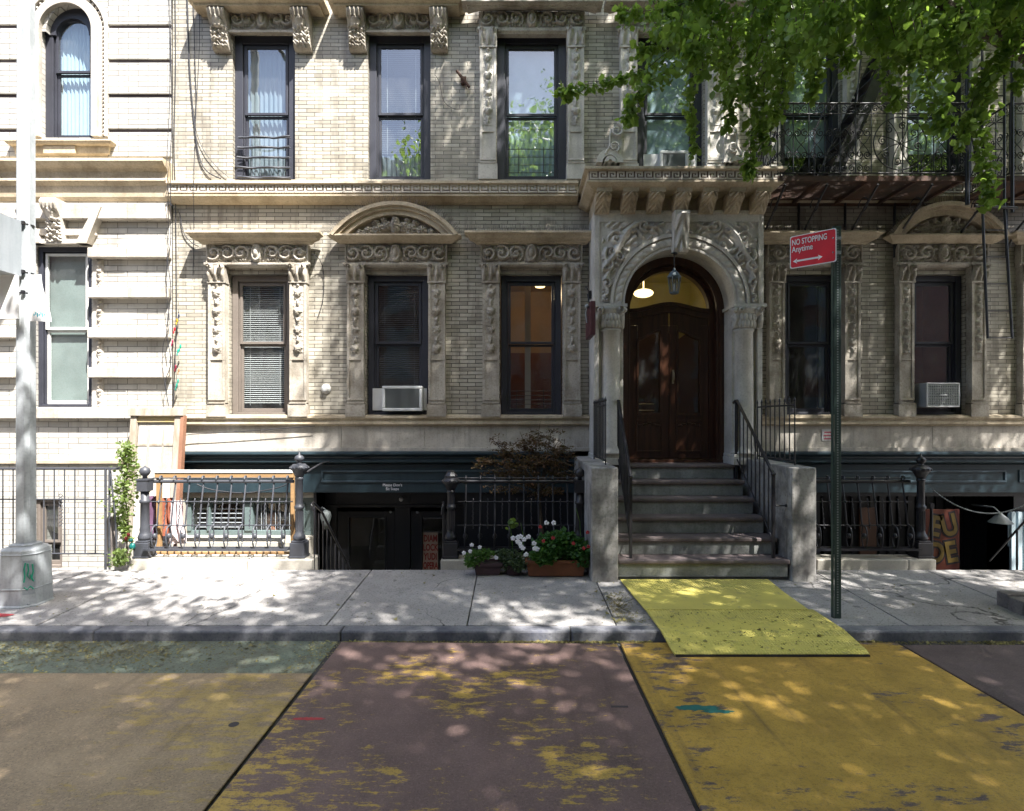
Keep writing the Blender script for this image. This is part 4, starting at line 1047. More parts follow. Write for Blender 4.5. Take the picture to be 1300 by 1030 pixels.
g = MB(); g.box(DCX + .045, DCX + .075, 8.945, 8.955, 2.62, 2.83); g.tube([(DCX + .06, 8.94, 2.65), (DCX + .06, 8.90, 2.67), (DCX + .06, 8.90, 2.77), (DCX + .06, 8.94, 2.80)], .009, 8)
build('door_handle', g, mat('worn_brass', (.5, .42, .3), .3, .8, amount=.2), D)
# hall behind
g = MB(); X0, X1, Y0, Y1, Z0, Z1 = DCX - 1.1, DCX + 1.1, 9.06, 11.5, 1.4, 4.75
g.add([(X0, Y0, Z0), (X1, Y0, Z0), (X1, Y0, Z1), (X0, Y0, Z1), (X0, Y1, Z0), (X1, Y1, Z0), (X1, Y1, Z1), (X0, Y1, Z1)], [(4, 5, 6, 7), (0, 4, 7, 3), (5, 1, 2, 6), (3, 7, 6, 2), (0, 1, 5, 4)])
for q in ((X0, DCX - .6, Z0, Z1), (DCX + .6, X1, Z0, Z1)): g.add([(q[0], Y0, q[2]), (q[1], Y0, q[2]), (q[1], Y0, q[3]), (q[0], Y0, q[3])], [(0, 1, 2, 3)])
build('hall', g, HALL, D)
g = MB(); g.box(DCX - 1.09, DCX + 1.09, 10.0, 10.06, 1.4, 3.58); build('inner_partition', g, mat('inner_wood', (.075, .035, .024), .5), D)
g = MB(); g.box(DCX - .50, DCX - .36, 9.6, 9.62, 1.7, 3.05); build('pane_tone_strip', g, mat('tan_tone', (.30, .20, .11), .8), D)  # added strip giving the dark pane the tone of its reflections
g = MB(); g.extr([(DCX + .1, 3.58), (DCX + .62, 3.58), (DCX + .1, 3.2)][::-1], 9.9, 9.92); build('lit_wall_wedge', g, HALL, D)  # added wedge in hall paint, standing in for a lit wall
g = MB(); g.tube([(DCX - .48, 9.3, 2.32), (DCX - .14, 9.3, 2.32)], .008, 5); g.tube([(DCX - .48, 9.3, 2.22), (DCX - .14, 9.3, 2.22)], .008, 5); build('brass_lines', g, MATS['worn_brass'], D)  # added lines, part of the tone put into the dark pane
g = MB(); g.ball((2.27, 10.2, 4.26), .17, 20, (1, 1, .42)); g.tube([(2.27, 10.2, 4.3), (2.27, 10.2, 4.75)], .012); build('hall_lamp', g, GLOW, D)
l = bpy.data.lights.new('hall_light', 'POINT'); l.energy = 3.5; l.color = (1, .82, .5); l.shadow_soft_size = .12
lo = bpy.data.objects.new('hall_light', l); lo.location = (DCX - .2, 10.0, 4.0); COL.objects.link(lo)

# hanging lantern
L = empty('hanging_lantern', (0, 0, 0), label='small blue-grey glazed lantern hanging from the keystone over the door', cat='lantern')
lx, ly = X(856, 8.3), 8.3; zt_, zb2_ = Z(345, 8.3), Z(373, 8.3)
g = MB(); g.tube([(lx, ly, kz0 + .002), (lx, ly, zt_)], .006, 6); g.lathe([(.04, kz0 - .03), (.05, kz0 - .015), (.03, kz0)], lx, ly, 10); build('chain', g, IRON, L)
g = MB(); g.lathe([(.012, zt_ + .05), (.02, zt_ + .02), (.055, zt_ - .01), (.10, zt_ - .07), (.095, zt_ - .085), (.02, zt_ - .085)][::-1], lx, ly, 6, smooth=False)
g.lathe([(.03, zb2_ - .01), (.062, zb2_), (.066, zb2_ + .02), (.03, zb2_ + .02)], lx, ly, 6, smooth=False)
for k in range(6):
    an = R(60 * k); g.tube([(lx + .062 * math.cos(an), ly + .062 * math.sin(an), zb2_ + .01), (lx + .09 * math.cos(an), ly + .09 * math.sin(an), zt_ - .08)], .006, 4)
build('cage', g, BLUEG, L)
g = MB(); g.lathe([(.055, zb2_ + .02), (.082, zt_ - .085)], lx, ly, 6, smooth=False); build('lamp_glass', g, GLASS_D, L)
g = MB(); g.lathe([(.012, zb2_ + .02), (.012, zb2_ + .12), (.002, zb2_ + .15)], lx, ly, 8); build('candle', g, FRAMEW, L)

# blade sign and bracket on the portico flank
Bs = empty('blade_sign', (0, 0, 0), label='dark red box sign seen edge on, hung on a bracket beside the portico', cat='sign')
bx = X(750, 8.0)
g = MB(); g.box(bx - .035, bx + .035, 7.78, 8.3, Z(428, 8.0), Z(386, 8.0)); build('sign_box', g, mat('dark_red_box', (.09, .03, .035), .5, amount=.4), Bs, .012)
g = MB(); g.tube([(bx, 8.1, Z(386, 8)), (bx - .03, 8.1, Z(372, 8)), (bx + .03, 8.15, Z(372, 8)), (bx - .04, 8.2, Z(360, 8)), (bx - .03, 8.38, Z(358, 8))], .009, 6); g.box(bx - .02, bx + .02, 8.05, 8.15, Z(378, 8), Z(368, 8))
build('bracket', g, IRON, Bs)
g = MB(); g.ball((bx - .065, 7.9, Z(391, 8)), .032, 10); g.tube([(bx - .06, 7.9, Z(391, 8)), (bx - .07, 7.95, Z(398, 8)), (bx - .05, 8.0, Z(410, 8))], .012, 6); build('spot_lamp', g, GALV, Bs)

# ================================================================== STOOP
S = empty('stoop', (0, 0, 0), label='six step brown and grey stone stoop with concrete cheek walls up to the front door', cat='stoop')
SX0, SX1 = 1.265, 3.315
for i in range(6):
    yn = 8.45 - .286 * i; zt_ = 1.435 - .207 * i; yb_ = 8.80 if i == 0 else yn + .286 + .03
    xl, xr = SX0, 3.20 + .022 * i
    g = MB(); g.box(xl, xr, yn, yb_, zt_ - .052, zt_); 
    st = empty_part('step', S)
    build('tread', g, BLUESTONE, st, .014)
    g = MB(); g.box(xl, xr - .02, yn + .03, yb_ - .002, zt_ - .207, zt_ - .0525); build('riser', g, RISER, st, .004)
g = MB(); g.box(SX0, 3.315, 7.1, 8.8, -1.1, .19); g.box(SX0 + .01, 3.1, 7.9, 8.8, .19, .98); build('core', g, RISER, S)
for s in (-1, 1):
    xa, xb = (.94, 1.26) if s < 0 else (3.32, 3.61)
    g = MB(); zc = 1.50
    g.add([(xa, 7.0, .12), (xb, 7.0, .12), (xb, 8.98, .12), (xa, 8.98, .12), (xa, 7.0, zc), (xb, 7.0, zc), (xb, 8.98, zc + .02), (xa, 8.98, zc + .02)], [(0, 3, 2, 1), (4, 5, 6, 7), (0, 1, 5, 4), (1, 2, 6, 5), (2, 3, 7, 6), (3, 0, 4, 7)])
    build('cheek_wall', g, CHEEK, S, .015)
    g = MB(); g.box(xa + .002, xb - .002, 7.5, 8.98, -1.1, .119); build('cheek_footing', g, CURBST, S)
def handrail(pt, pb, nb, label):
    """pt, pb: (x, y, z) of the top and bottom posts at rail height"""
    h = empty_part('handrail', S); h['label'] = label
    (x0, y0, z0), (x1, y1, z1) = pt, pb
    g = MB(); zt0_ = 1.435; 
    g.tube([(x0 - .0, y0 + .12, z0 - .03), (x0, y0 + .03, z0 + .0), (x0, y0 - .03, z0), (x1, y1, z1)], .021, 8); g.ball((x1, y1, z1), .03, 10)
    g.tube([(x0, y0 + .12, z0 - .03), (x0, y0 + .12, z0 - .07)], .02, 8)
    build('top_rail', g, IRON, h)
    def foot(y):
        i = max(0, min(5, math.ceil((8.45 - y) / .286 - 1e-6))); return 1.435 - .207 * i
    g = MB(); g.box(x1 - .017, x1 + .017, y1 - .017, y1 + .017, foot(y1), z1); build('post', g, IRON, h)
    g = MB(); g.box(x0 - .017, x0 + .017, y0 - .017, y0 + .017, foot(y0), z0); build('post', g, IRON, h)
    g = MB(); off = z0 - 1.435 - .10
    g.tube([(x0, y0, z0 - off), (x1, y1, z1 - off)], .011, 6)
    for k in range(1, nb):
        t = k / nb; x, y, z = x0 + (x1 - x0) * t, y0 + (y1 - y0) * t, z0 + (z1 - z0) * t
        g.tube([(x, y, z), (x, y, z - off)], .009, 5)
    build('balusters', g, IRON, h)
    return h
handrail((1.512, 8.40, Z(509, 8.4)), (1.43, 7.12, Z(605, 7.12)), 9, 'left handrail of the stoop')
handrail((3.19, 8.40, Z(509, 8.4)), (3.15, 7.12, Z(602, 7.12)), 9, 'right handrail of the stoop')
g = MB(); g.tube([(3.15, 7.14, 1.03), (3.315, 7.14, 1.03)], .009, 6); g.ball((3.315, 7.14, 1.03), .02); build('rail_tie', g, IRON, S)
for s in (-1, 1):
    xx = 1.16 if s < 0 else 3.47; ya, yb_ = (8.35, 7.32) if s < 0 else (8.35, 7.25)
    q = empty_part('cheek_guard', S); g = MB(); zb0_, zt0_ = 1.51, 2.25
    g.tube([(xx, ya, zt0_), (xx, yb_, zt0_)], .012, 6); g.tube([(xx, ya, zb0_ + .05), (xx, yb_, zb0_ + .05)], .012, 6); build('rails', g, IRON, q)
    g = MB(); nb = 9
    for k in range(nb):
        y = ya + (yb_ - ya) * k / (nb - 1); g.tube([(xx, y, zb0_ - (.0 if k in (0, nb - 1) else -.045)), (xx, y, zt0_ + .05)], .009, 5); g.lathe([(.014, zt0_ + .05), (.011, zt0_ + .07), (.001, zt0_ + .11)], xx, y, 6)
    build('spear_bars', g, IRON, q)

# ================================================================== BASEMENT SHOPFRONT
SF = empty_part('shopfront', T)
for xa, xb in ((X(231), .94), (3.61, 12.9)):
    g = MB(); run(g, [(.02, Z(573.2, 8.8)), (.20, Z(574, 8.8)), (.205, Z(577, 8.8)), (.13, Z(580, 8.85)), (.12, Z(583, 8.85)), (.15, Z(583.6, 8.85)), (.15, Z(587, 8.85)), (.05, Z(589.5, 8.9)), (.0, Z(590, 8.9))], xa, xb)
    g.box(xa, xb, YF - .06, YF - .001, Z(625.5, 8.94), Z(589.8, 8.94))
    build('fascia', g, GREEN, SF, .003)
def panel(mb, xa, xb, za, zb, y, w=.03, p=.02):
    mb.box(xa, xb, y - p, y, za, za + w); mb.box(xa, xb, y - p, y, zb - w, zb); mb.box(xa, xa + w, y - p, y, za + w, zb - w); mb.box(xb - w, xb, y - p, y, za + w, zb - w)
for pa, pb in ((408, 742), (1066, 1277), (1293, 1400)):
    g = MB(); panel(g, X(pa, 8.94), X(pb, 8.94), Z(612.5, 8.94), Z(597, 8.94), YF - .06); build('fascia_panel', g, mat('teal_moulding', (.04, .062, .078), .4, amount=.3), SF, .003)
TX = mat('letter_white', (.75, .76, .8), .5, amount=.1)
text('lettering', "Please Don't\nSit Steps", .058, (X(498, 8.93), YF - .063, Z(618.6, 8.93)), TX, SF)
# left basement shop window
g = MB(); xa, xb = X(234), X(398); za, zb_ = Z(681), Z(632); yw = YF + .08
g.box(xa, xb, yw, yw + .08, zb_ - .10, zb_ - .001); g.box(xa, xb, yw, yw + .08, za, za + .07)
for px_, w_ in ((237, .06), (262, .05), (313, .12), (378, .18)): g.box(X(px_) - w_ / 2, X(px_) + w_ / 2, yw - .02, yw + .08, za + .07, zb_ - .1)
g.box(X(378), xb, yw + .01, yw + .08, za + .07, zb_ - .1)
ws = build('shop_window', g, mat('grey_green_paint', (.12, .16, .16), .5, amount=.5), SF, .004)
g = MB(); g.add([(xa, yw + .05, za), (X(380), yw + .05, za), (X(380), yw + .05, zb_), (xa, yw + .05, zb_)], [(0, 1, 2, 3)]); build('pane', g, GLASS_D, ws)
g = MB(); g.box(xa - .2, xb + .2, YF + 1.2, YF + 1.3, -.2, 1.2); g.box(xa - .2, xb + .2, YF + .5, YF + 1.2, .1, .2); build('dim_interior', g, ROOM, ws)
g = MB()
for i in range(5): g.tube([(X(246 + 0), yw + .03, za + .12 + i * .07), (X(304), yw + .03, za + .12 + i * .07)], .008, 5)
for i in range(9): g.tube([(X(322 + i * 6), yw + .03, za + .07), (X(322 + i * 6), yw + .03, zb_ - .1)], .005, 4)
build('window_bars', g, GALV, ws)
# things dimly seen in the window
def prop(nm, lab, cat, mb, m, **kw): return build(nm, mb, m, None, label=lab, cat=cat, **kw)
g = MB(); g.ball((X(338), YF + .26, .52), .12, 12, (1, .6, .9)); g.lathe([(.09, .34), (.05, .37), (.04, .42)], X(338), YF + .26, 12); prop('vase', 'round orange vase in the basement shop window', 'vase', g, TERRA)
# basement doors
DB = empty_part('basement_door', T)
yd = 9.42; g = MB()
g.box(X(402), X(588), yd, yd + .08, Z(650, yd) - .0, Z(624)); g.box(X(402), X(588), yd + .001, yd + .08, -1.1, Z(650, yd)) if False else None
for p in ((402, 428), (502, 521), (575, 600)): g.box(X(p[0], yd), X(p[1], yd), yd - .03, yd + .08, -1.1, Z(624))
g.box(X(402, yd), X(600, yd), yd - .02, yd + .08, Z(642, yd), Z(624)); g.box(X(402, yd), X(600, yd), yd - .05, yd - .02, Z(644, yd), Z(640, yd))
g.box(X(402), X(588), YF + .1, yd + .1, -1.16, -1.04)
build('door_frame', g, BLACKP, DB, .004)
for (a_, b_, ga, gb) in ((428.5, 501.5, 443, 489), (521.5, 574.5, 536, 571)):
    xa, xb, g0, g1 = X(a_, yd), X(b_, yd), X(ga, yd), X(gb, yd); z0_, z1_ = -1.03, Z(642.5, yd); gz0, gz1 = -.55, Z(657, yd)
    g = MB(); g.box(xa, g0, yd, yd + .05, z0_, z1_); g.box(g1, xb, yd, yd + .05, z0_, z1_); g.box(g0, g1, yd, yd + .05, z0_, gz0); g.box(g0, g1, yd, yd + .05, gz1, z1_)
    panel(g, g0 - .02, g1 + .02, gz0 - .02, gz1 + .02, yd, .025, .015)
    dl = build('door_leaf', g, BLACKP, DB, .003)
    g = MB(); g.add([(g0, yd + .03, gz0), (g1, yd + .03, gz0), (g1, yd + .03, gz1), (g0, yd + .03, gz1)], [(0, 1, 2, 3)]); build('door_pane', g, GLASS_D, DB)
g = MB(); g.box(X(400), X(600), 10.3, 10.4, -1.1, 1.2); build('dark_interior', g, ROOM, DB)
g = MB()
for p, q in ((496, 650), (530, 650.5)): g.lathe([(.022, 0), (.022, .012), (.006, .014)], 0, 0, 12); 
m0 = 0; vv = g.v[:]
for i, (x, y, z) in enumerate(vv):
    c = (X(496, yd), Z(650, yd)) if i < len(vv) // 2 else (X(530, yd), Z(650.5, yd)); g.v[i] = (c[0] + x, yd - .001 - z, c[1] + y)
build('lock_cylinders', g, GALV, DB)
g = MB(); g.ball((X(510, 9.3), 9.25, Z(633.5, 9.3)), .035, 12); build('globe_lamp', g, FRAMEW, DB)
ps = empty('poster', (0, 0, 0), label='small beige poster with red block letters behind the right basement door pane', cat='poster')
g = MB(); g.box(X(537, 9.45), X(556, 9.45), 9.44, 9.446, Z(722, 9.45) - .1, Z(676, 9.45)); build('sheet', g, mat('poster_paper', (.28, .20, .15), .7, amount=.4), ps)
for i, t_ in enumerate(('DIAM', 'LOCK', 'YUDI', 'OPERA')):
    text('lettering', t_, .145, (X(546.5, 9.44), 9.436, Z(684 + i * 11.5, 9.44)), mat('poster_red', (.20, .02, .015), .6, amount=.2), ps, xs=.62 if i < 3 else .52, off=.004)
# right-hand basement interior
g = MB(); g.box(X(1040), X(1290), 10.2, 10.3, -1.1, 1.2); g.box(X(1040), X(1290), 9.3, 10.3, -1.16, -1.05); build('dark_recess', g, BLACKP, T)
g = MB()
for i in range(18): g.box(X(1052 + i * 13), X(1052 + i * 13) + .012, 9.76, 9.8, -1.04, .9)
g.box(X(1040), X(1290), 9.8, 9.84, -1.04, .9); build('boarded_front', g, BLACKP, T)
gb = empty('graffiti_board', (0, 0, 0), label='red board with yellow bubble graffiti letters leaning in the right basement entrance', cat='board')
yg = 8.6; g = MB(); g.box(X(1172, yg), X(1218, yg), yg, yg + .03, -.45, Z(647, yg)); build('board', g, mat('graffiti_red', (.085, .014, .01), .7, dirt=(.10, .03, .008), amount=.9, ds=(3, 20)), gb)
YB = mat('graffiti_yellow', (.13, .085, .016), .6, amount=.4); BK = mat('graffiti_black', (.015, .01, .012), .6)
for t_, px_, py_, ro, sz in (('E', 1187, 669, 12, .40), ('U', 1205, 668, -14, .42), ('D', 1188, 703, 6, .40), ('E', 1207, 702, -10, .42)):
    for m_, o_, yy in ((BK, .040, yg - .003), (YB, .012, yg - .008)):
        text('lettering', t_, sz, (X(px_, yg), yy, Z(py_, yg)), m_, gb, rot=(R(90), R(ro), 0), off=o_, xs=.8, ext=.0015)
ob = MB(); ob.box(X(1092, 8.8), X(1113, 8.8), 8.8, 8.84, -.6, Z(645, 8.8)); g2 = build('orange_panel', ob, mat('orange_panel', (.06, .024, .01), .6, amount=.8), None, label='dim orange painted board behind the right iron fence', cat='board')
g = MB(); g.lathe([(.16, Z(664, 8.7)), (.15, Z(664, 8.7) + .01), (.07, Z(656, 8.7)), (.03, Z(653, 8.7)), (.02, Z(651, 8.7))], X(1270, 8.7), 8.7, 20); g.tube([(X(1270, 8.7), 8.7, Z(652, 8.7)), (X(1272, 8.7), 8.85, Z(646, 8.7)), (X(1274, 8.7), 9.3, Z(648, 8.7))], .012)
prop('barn_lamp', 'small grey conical barn lamp in the right basement entrance', 'lamp', g, GRILL)
wg = empty('white_gate', (0, 0, 0), label='pale blue-white slatted gate at the right edge of the basement entrance', cat='gate')
g = MB()
for i in range(5): g.box(X(1283 + i * 8.5, 8.9), X(1283 + i * 8.5 + 5, 8.9), 8.88, 8.92, -.6, Z(650, 8.9))
build('slats', g, mat('pale_blue_paint', (.5, .62, .68), .5, amount=.3), wg); g = MB(); g.box(X(1282, 8.9), X(1330, 8.9), 8.925, 8.94, Z(652, 8.9) - .5, Z(652, 8.9)); build('panel', g, MATS['pale_blue_paint'], wg)
wl = MB(); wl.lathe([(.045, Z(671, 9.0)), (.06, Z(663, 9.0)), (.085, Z(655, 9.0)), (.07, Z(650, 9)), (.02, Z(647, 9))], X(415, 9.0), 8.95, 14); wl.tube([(X(415, 9), 8.95, Z(647, 9)), (X(409, 9), 9.0, Z(644, 9)), (X(406, 9.0), 9.05, Z(650, 9))], .01)
prop('wall_lamp', 'grey bucket-shaped wall lamp left of the basement doors', 'lamp', wl, GRILL)

# areaway floor and steps are part of the ground
g = MB(); g.box(XL - 9, 13, 7.5, 9.0, -1.15, -1.06); slab('areaway_floor', g, CONC)
g = MB()
g.box(X(170), X(397), 8.55, 8.998, -1.0, .30)
build('low_wall', g, CURBST, None, .01, label='low pale wall under the basement shop window', cat='wall')
g = MB()
for i in range(4): g.box(X(400, 7.5), X(560, 7.5), 7.5 + i * .27, 7.77 + i * .27, -1.1, .165 - (i + 1) * .22)
build('basement_steps', g, RISER, None, .01, label='steps down to the black basement doors', cat='steps')
g = MB()
for i in range(4): g.box(X(1192, 7.5), X(1420, 7.5), 7.5 + i * .27, 7.77 + i * .27, -1.1, .165 - (i + 1) * .22)
build('basement_steps', g, RISER, None, .01, label='steps down to the graffiti board entrance', cat='steps')
# curb stones carrying the fences
for i, (pa, pb, t) in enumerate(((166, 396, .29), (559, 592, .285), (1037.5, 1189, .29))):
    g = MB(); xa, xb = X(pa, 7.5), X(pb, 7.5)
    if i == 1: xb = .935
    x = xa
    while x < xb - .01:
        e = min(xb, x + rnd.uniform(1.0, 1.5)); g.box(x + .002, e - .002, 7.5, 7.82, -.3, t if not (i == 1 and x > -.4) else t); x = e
    build('curb_stone', g, CURBST, None, .012, label=('pale stone curb under the sunlit iron fence', 'stone curb behind the flower planters', 'stone curb under the shaded fence behind the sign post')[i], cat='curb')

# ================================================================== IRON FENCES
def newel(px, top, kind, m, lab, d=7.66, zb=.29):
    x = X(px, d); zt = Z(top, d)
    n = empty('newel_post', (0, 0, 0), label=lab, cat='iron post', group='cast iron fence posts')
    g = MB(); g.box(x - .095, x + .095, d - .095, d + .095, zb, zb + .20); g.box(x - .105, x + .105, d - .105, d + .105, zb, zb + .03)
    g.box(x - .08, x + .08, d - .08, d + .08, zb + .20, zb + .225); build('base', g, m, n, .008)
    cap = zt - (.30 if kind != 'flat' else .26)
    g = MB(); L_ = cap - zb
    if kind == 'ballsq':
        cap = zt - .20
        pr = [(.075, zb + .225), (.085, zb + .26), (.07, zb + .30), (.058, zb + .33), (.062, zb + .36), (.055, zb + .40), (.052, cap - .30), (.065, cap - .29), (.065, cap - .26), (.05, cap - .25), (.05, cap - .14)]
        g.lathe(pr, x, d, 20); build('shaft', g, m, n)
        g = MB(); g.box(x - .068, x + .068, d - .068, d + .068, cap - .14, cap); g.box(x - .076, x + .076, d - .076, d + .076, cap, cap + .02)
        g.lathe([(.03, cap + .02), (.025, cap + .05), (.05, cap + .07), (.068, cap + .11), (.055, cap + .15), (.02, cap + .17), (.002, cap + .19)], x, d, 16)
        build('cap', g, m, n); return n
    pr = [(.07, zb + .225), (.082, zb + .25), (.07, zb + .285), (.055, zb + .31), (.048, zb + .34), (.046, zb + .62), (.06, zb + .63), (.062, zb + .66), (.05, zb + .67), (.046, zb + .70), (.045, cap - .04), (.055, cap - .03), (.05, cap)]
    g.lathe(pr, x, d, 20)
    for k in range(12):
        a = R(30 * k); g.tube([(x + .048 * math.cos(a), d + .048 * math.sin(a), zb + .35), (x + .046 * math.cos(a), d + .046 * math.sin(a), zb + .6)], .006, 4)
    build('shaft', g, m, n)
    g = MB(); g.lathe([(.05, cap), (.09, cap + .08), (.115, cap + .10), (.115, cap + .135), (.09, cap + .15), (.08, cap + .165)], x, d, 18)
    for k in range(14):
        a = R(360 / 14 * k); g.ball((x + .115 * math.cos(a), d + .115 * math.sin(a), cap + .117), .013, 6)
    if kind == 'ball': g.lathe([(.05, cap + .165), (.03, cap + .18), (.03, cap + .19), (.055, cap + .215), (.062, cap + .24), (.045, cap + .27), (.015, cap + .285), (.01, cap + .31), (.001, cap + .33)], x, d, 16)
    else: g.lathe([(.085, cap + .165), (.085, cap + .19), (.055, cap + .23), (.05, cap + .25), (.001, cap + .262)], x, d, 8, smooth=False)
    build('cap', g, m, n); return n
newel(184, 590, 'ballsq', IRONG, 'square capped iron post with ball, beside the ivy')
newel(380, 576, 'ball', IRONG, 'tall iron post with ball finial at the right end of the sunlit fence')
newel(572.5, 597, 'flat', IRON, 'iron post with flat pyramid cap right of the basement doors')
newel(736, 592, 'ballsq', IRON, 'iron post with ball squeezed against the left cheek wall', d=7.72)
newel(1169, 578, 'ball', IRON, 'iron post with ball finial left of the graffiti board')
def fence(x0, x1, m, lab, n=None, scroll=True, ztop=1.26):
    f = empty('iron_fence', (0, 0, 0), label=lab, cat='fence', group='scrolled iron area fences')
    yt, yb_ = 7.76, 7.62; z2, z3, z4 = ztop - .26, ztop - .56, ztop - .85
    Y = lambda z: yt + (yb_ - yt) * (ztop - z) / (ztop - z4)
    g = MB(); g.tube([(x0, yt, ztop), (x1, yt, ztop)], .022, 8); g.tube([(x0, yt - .01, ztop + .045), (x1, yt - .01, ztop + .045)], .008, 6)
    for z, r in ((z2, .008), (z3, .008)): g.tube([(x0, Y(z), z), (x1, Y(z), z)], r, 5)
    g.box(x0, x1, yb_ - .10, yb_ - .07, z4 - .012, z4 + .012); g.box(x0, x1, yb_ - .02, yb_ + .01, z4 - .022, z4 + .022)
    build('rails', g, m, f)
    n = n or max(3, int(round((x1 - x0) / .188))); sp = (x1 - x0) / n
    for i in range(n):
        x = x0 + (i + .55) * sp; g = MB()
        pts = [(x, yt - .03, ztop + .03), (x, yt - .02, ztop + .065), (x, yt + .015, ztop + .07), (x, yt + .035, ztop + .03), (x, yt + .01, ztop - .03), (x, Y(z2), z2), (x, Y(z3), z3)]
        g.tube(pts, .0115, 6)
        # bellied scroll at the foot, in the depth direction
        cy, cz = Y(z3) - .055, (z3 + z4) / 2 + .005; sc = []
        for k in range(22):
            a = R(95 - k * 15.5); rr = 1.0 if k < 16 else 1 - (k - 15) * .09
            sc.append((x + .0, cy + .062 * rr * math.cos(a), cz + .142 * rr * math.sin(a)))
        g.tube([(x, Y(z3), z3)] + [(x, cy - .062 * math.cos(R(q)), cz + .142 * math.sin(R(q))) for q in (100, 60, 30, 0, -30, -60, -90)], .0105, 6)
        g.tube([(x, cy + .03, cz + .13)] + [(x, cy + .062 * math.cos(R(q)), cz + .142 * math.sin(R(q))) for q in (50, 20, -10, -40, -70, -90)], .008, 6)
        g.ball((x, cy + .005, cz + .01), .03, 8, (1, 1, 1.25)); g.tube([(x, cy + .005, cz + .01), (x, cy + .062, cz + .03)], .007, 5)
        for z in (z2, z3): g.ball((x, Y(z) - .012, z), .02, 8)
        build('scroll_bar', g, m, f)
        if i < n - 1:
            g = MB(); xm = x + sp / 2; pts = []
            for k in range(25):
                t = k / 24; z = z2 + .04 - (z2 - z3 + .08) * t; pts.append((xm + .005 * math.sin(t * 40), Y(z) + .005 * math.cos(t * 40), z))
            g.tube(pts, .0075, 5); build('twisted_bar', g, m, f)
    return f
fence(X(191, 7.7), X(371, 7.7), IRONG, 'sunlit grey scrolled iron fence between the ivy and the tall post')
fence(X(581, 7.7), X(729, 7.7), IRON, 'black scrolled iron fence behind the flower planters')
fence(X(1024, 7.7), X(1159, 7.7), IRON, 'black scrolled iron fence right of the stoop, behind the sign post')

# plain rail fence in front of the pale building
pf = empty('rail_fence', (0, 0, 0), label='plain thin-barred black railing in front of the pale building', cat='fence')
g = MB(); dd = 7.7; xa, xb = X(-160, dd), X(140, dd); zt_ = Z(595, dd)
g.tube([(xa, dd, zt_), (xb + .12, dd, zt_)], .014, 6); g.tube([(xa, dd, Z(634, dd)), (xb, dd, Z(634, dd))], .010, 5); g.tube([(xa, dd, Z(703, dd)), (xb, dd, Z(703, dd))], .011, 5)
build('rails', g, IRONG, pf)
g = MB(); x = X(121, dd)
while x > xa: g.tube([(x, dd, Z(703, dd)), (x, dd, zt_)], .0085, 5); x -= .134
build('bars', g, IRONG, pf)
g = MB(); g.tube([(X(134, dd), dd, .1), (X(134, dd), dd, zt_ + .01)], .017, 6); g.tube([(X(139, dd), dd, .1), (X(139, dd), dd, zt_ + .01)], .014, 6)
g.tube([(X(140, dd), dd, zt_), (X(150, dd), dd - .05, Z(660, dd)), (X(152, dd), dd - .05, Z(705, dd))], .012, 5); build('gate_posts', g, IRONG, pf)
g = MB()
for sx in (-1, 1):
    pts = [(X(77, dd) + .0 + .025 * math.sin(k * .9) * sx + sx * .0, dd, Z(627, dd) - k * .013) for k in range(34)]; g.tube(pts, .005, 4)
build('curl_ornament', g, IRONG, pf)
# handrails of the basement steps
def area_rail(pts, lab, posts):
    h = empty('area_handrail', (0, 0, 0), label=lab, cat='handrail'); g = MB(); g.tube(pts, .017, 6); build('rail', g, IRON, h); g = MB()
    for (x, y, z0, z1) in posts: g.tube([(x, y, z0), (x, y, z1)], .010, 5)
    build('posts', g, IRON, h)
x0 = X(398, 7.6)
area_rail([(x0 + .02, 7.55, Z(648, 7.55)), (x0, 7.50, Z(641, 7.5)), (x0, 7.58, Z(638, 7.6)), (x0 + .05, 7.75, .88), (x0 + .12, 8.85, -.15)], 'sloping iron handrail down the basement steps, left side',
          [(x0 + .01 + .012 * i, 7.6 + .14 * i, -1.0, .98 - .13 * i) for i in range(9)])
x0 = X(563, 7.6)
area_rail([(x0 - .01, 7.55, Z(652, 7.6)), (x0, 7.50, Z(644, 7.6)), (x0, 7.58, Z(638, 7.6)), (x0 + .0, 7.7, .9), (x0 - .02, 8.85, -.15)], 'sloping iron handrail down the basement steps, right side',
          [(x0 - .002 * i, 7.58 + .14 * i, -1.0, 1.0 - .13 * i) for i in range(9)])
g = MB(); q = empty('area_handrail', (0, 0, 0), label='diagonal handrail down to the right basement entrance', cat='handrail')
g.tube([(X(1256, 8.4), 8.4, Z(712, 8.4)), (X(1300, 7.8), 7.8, Z(663, 7.8)), (X(1322, 7.6), 7.6, Z(640, 7.6))], .014, 6); build('rail', g, IRON, q)
g = MB(); g.tube([(X(1291, 7.85), 7.85, -.6), (X(1291, 7.85), 7.85, Z(673, 7.85))], .012, 5); build('posts', g, IRON, q)
g = MB(); g.tube([(X(1182.5, 7.7), 7.7, .2), (X(1182.5, 7.7), 7.7, Z(641, 7.7))], .018, 8); g.box(X(1180, 7.7), X(1185, 7.7), 7.68, 7.72, Z(645, 7.7), Z(639, 7.7)); prop('chain_post', 'slim iron post beside the graffiti board', 'post', g, IRON)
g = MB(); xa, xb = X(1184, 7.7), X(1330, 7.7); pts = []
n = 90
for i in range(n + 1):
    t = i / n; x = xa + (xb - xa) * t; z = Z(622, 7.7) - .31 * (1 - (2 * t - 1) ** 2) + .002 * (i % 2)
    pts.append((x, 7.7 + .004 * (i % 2), z))
for i in range(n):
    a, b = pts[i], pts[i + 1]; g.tube([a, b], .009 if i % 2 else .005, 4)
prop('chain', 'sagging chain across the right basement entrance', 'chain', g, GRILL)

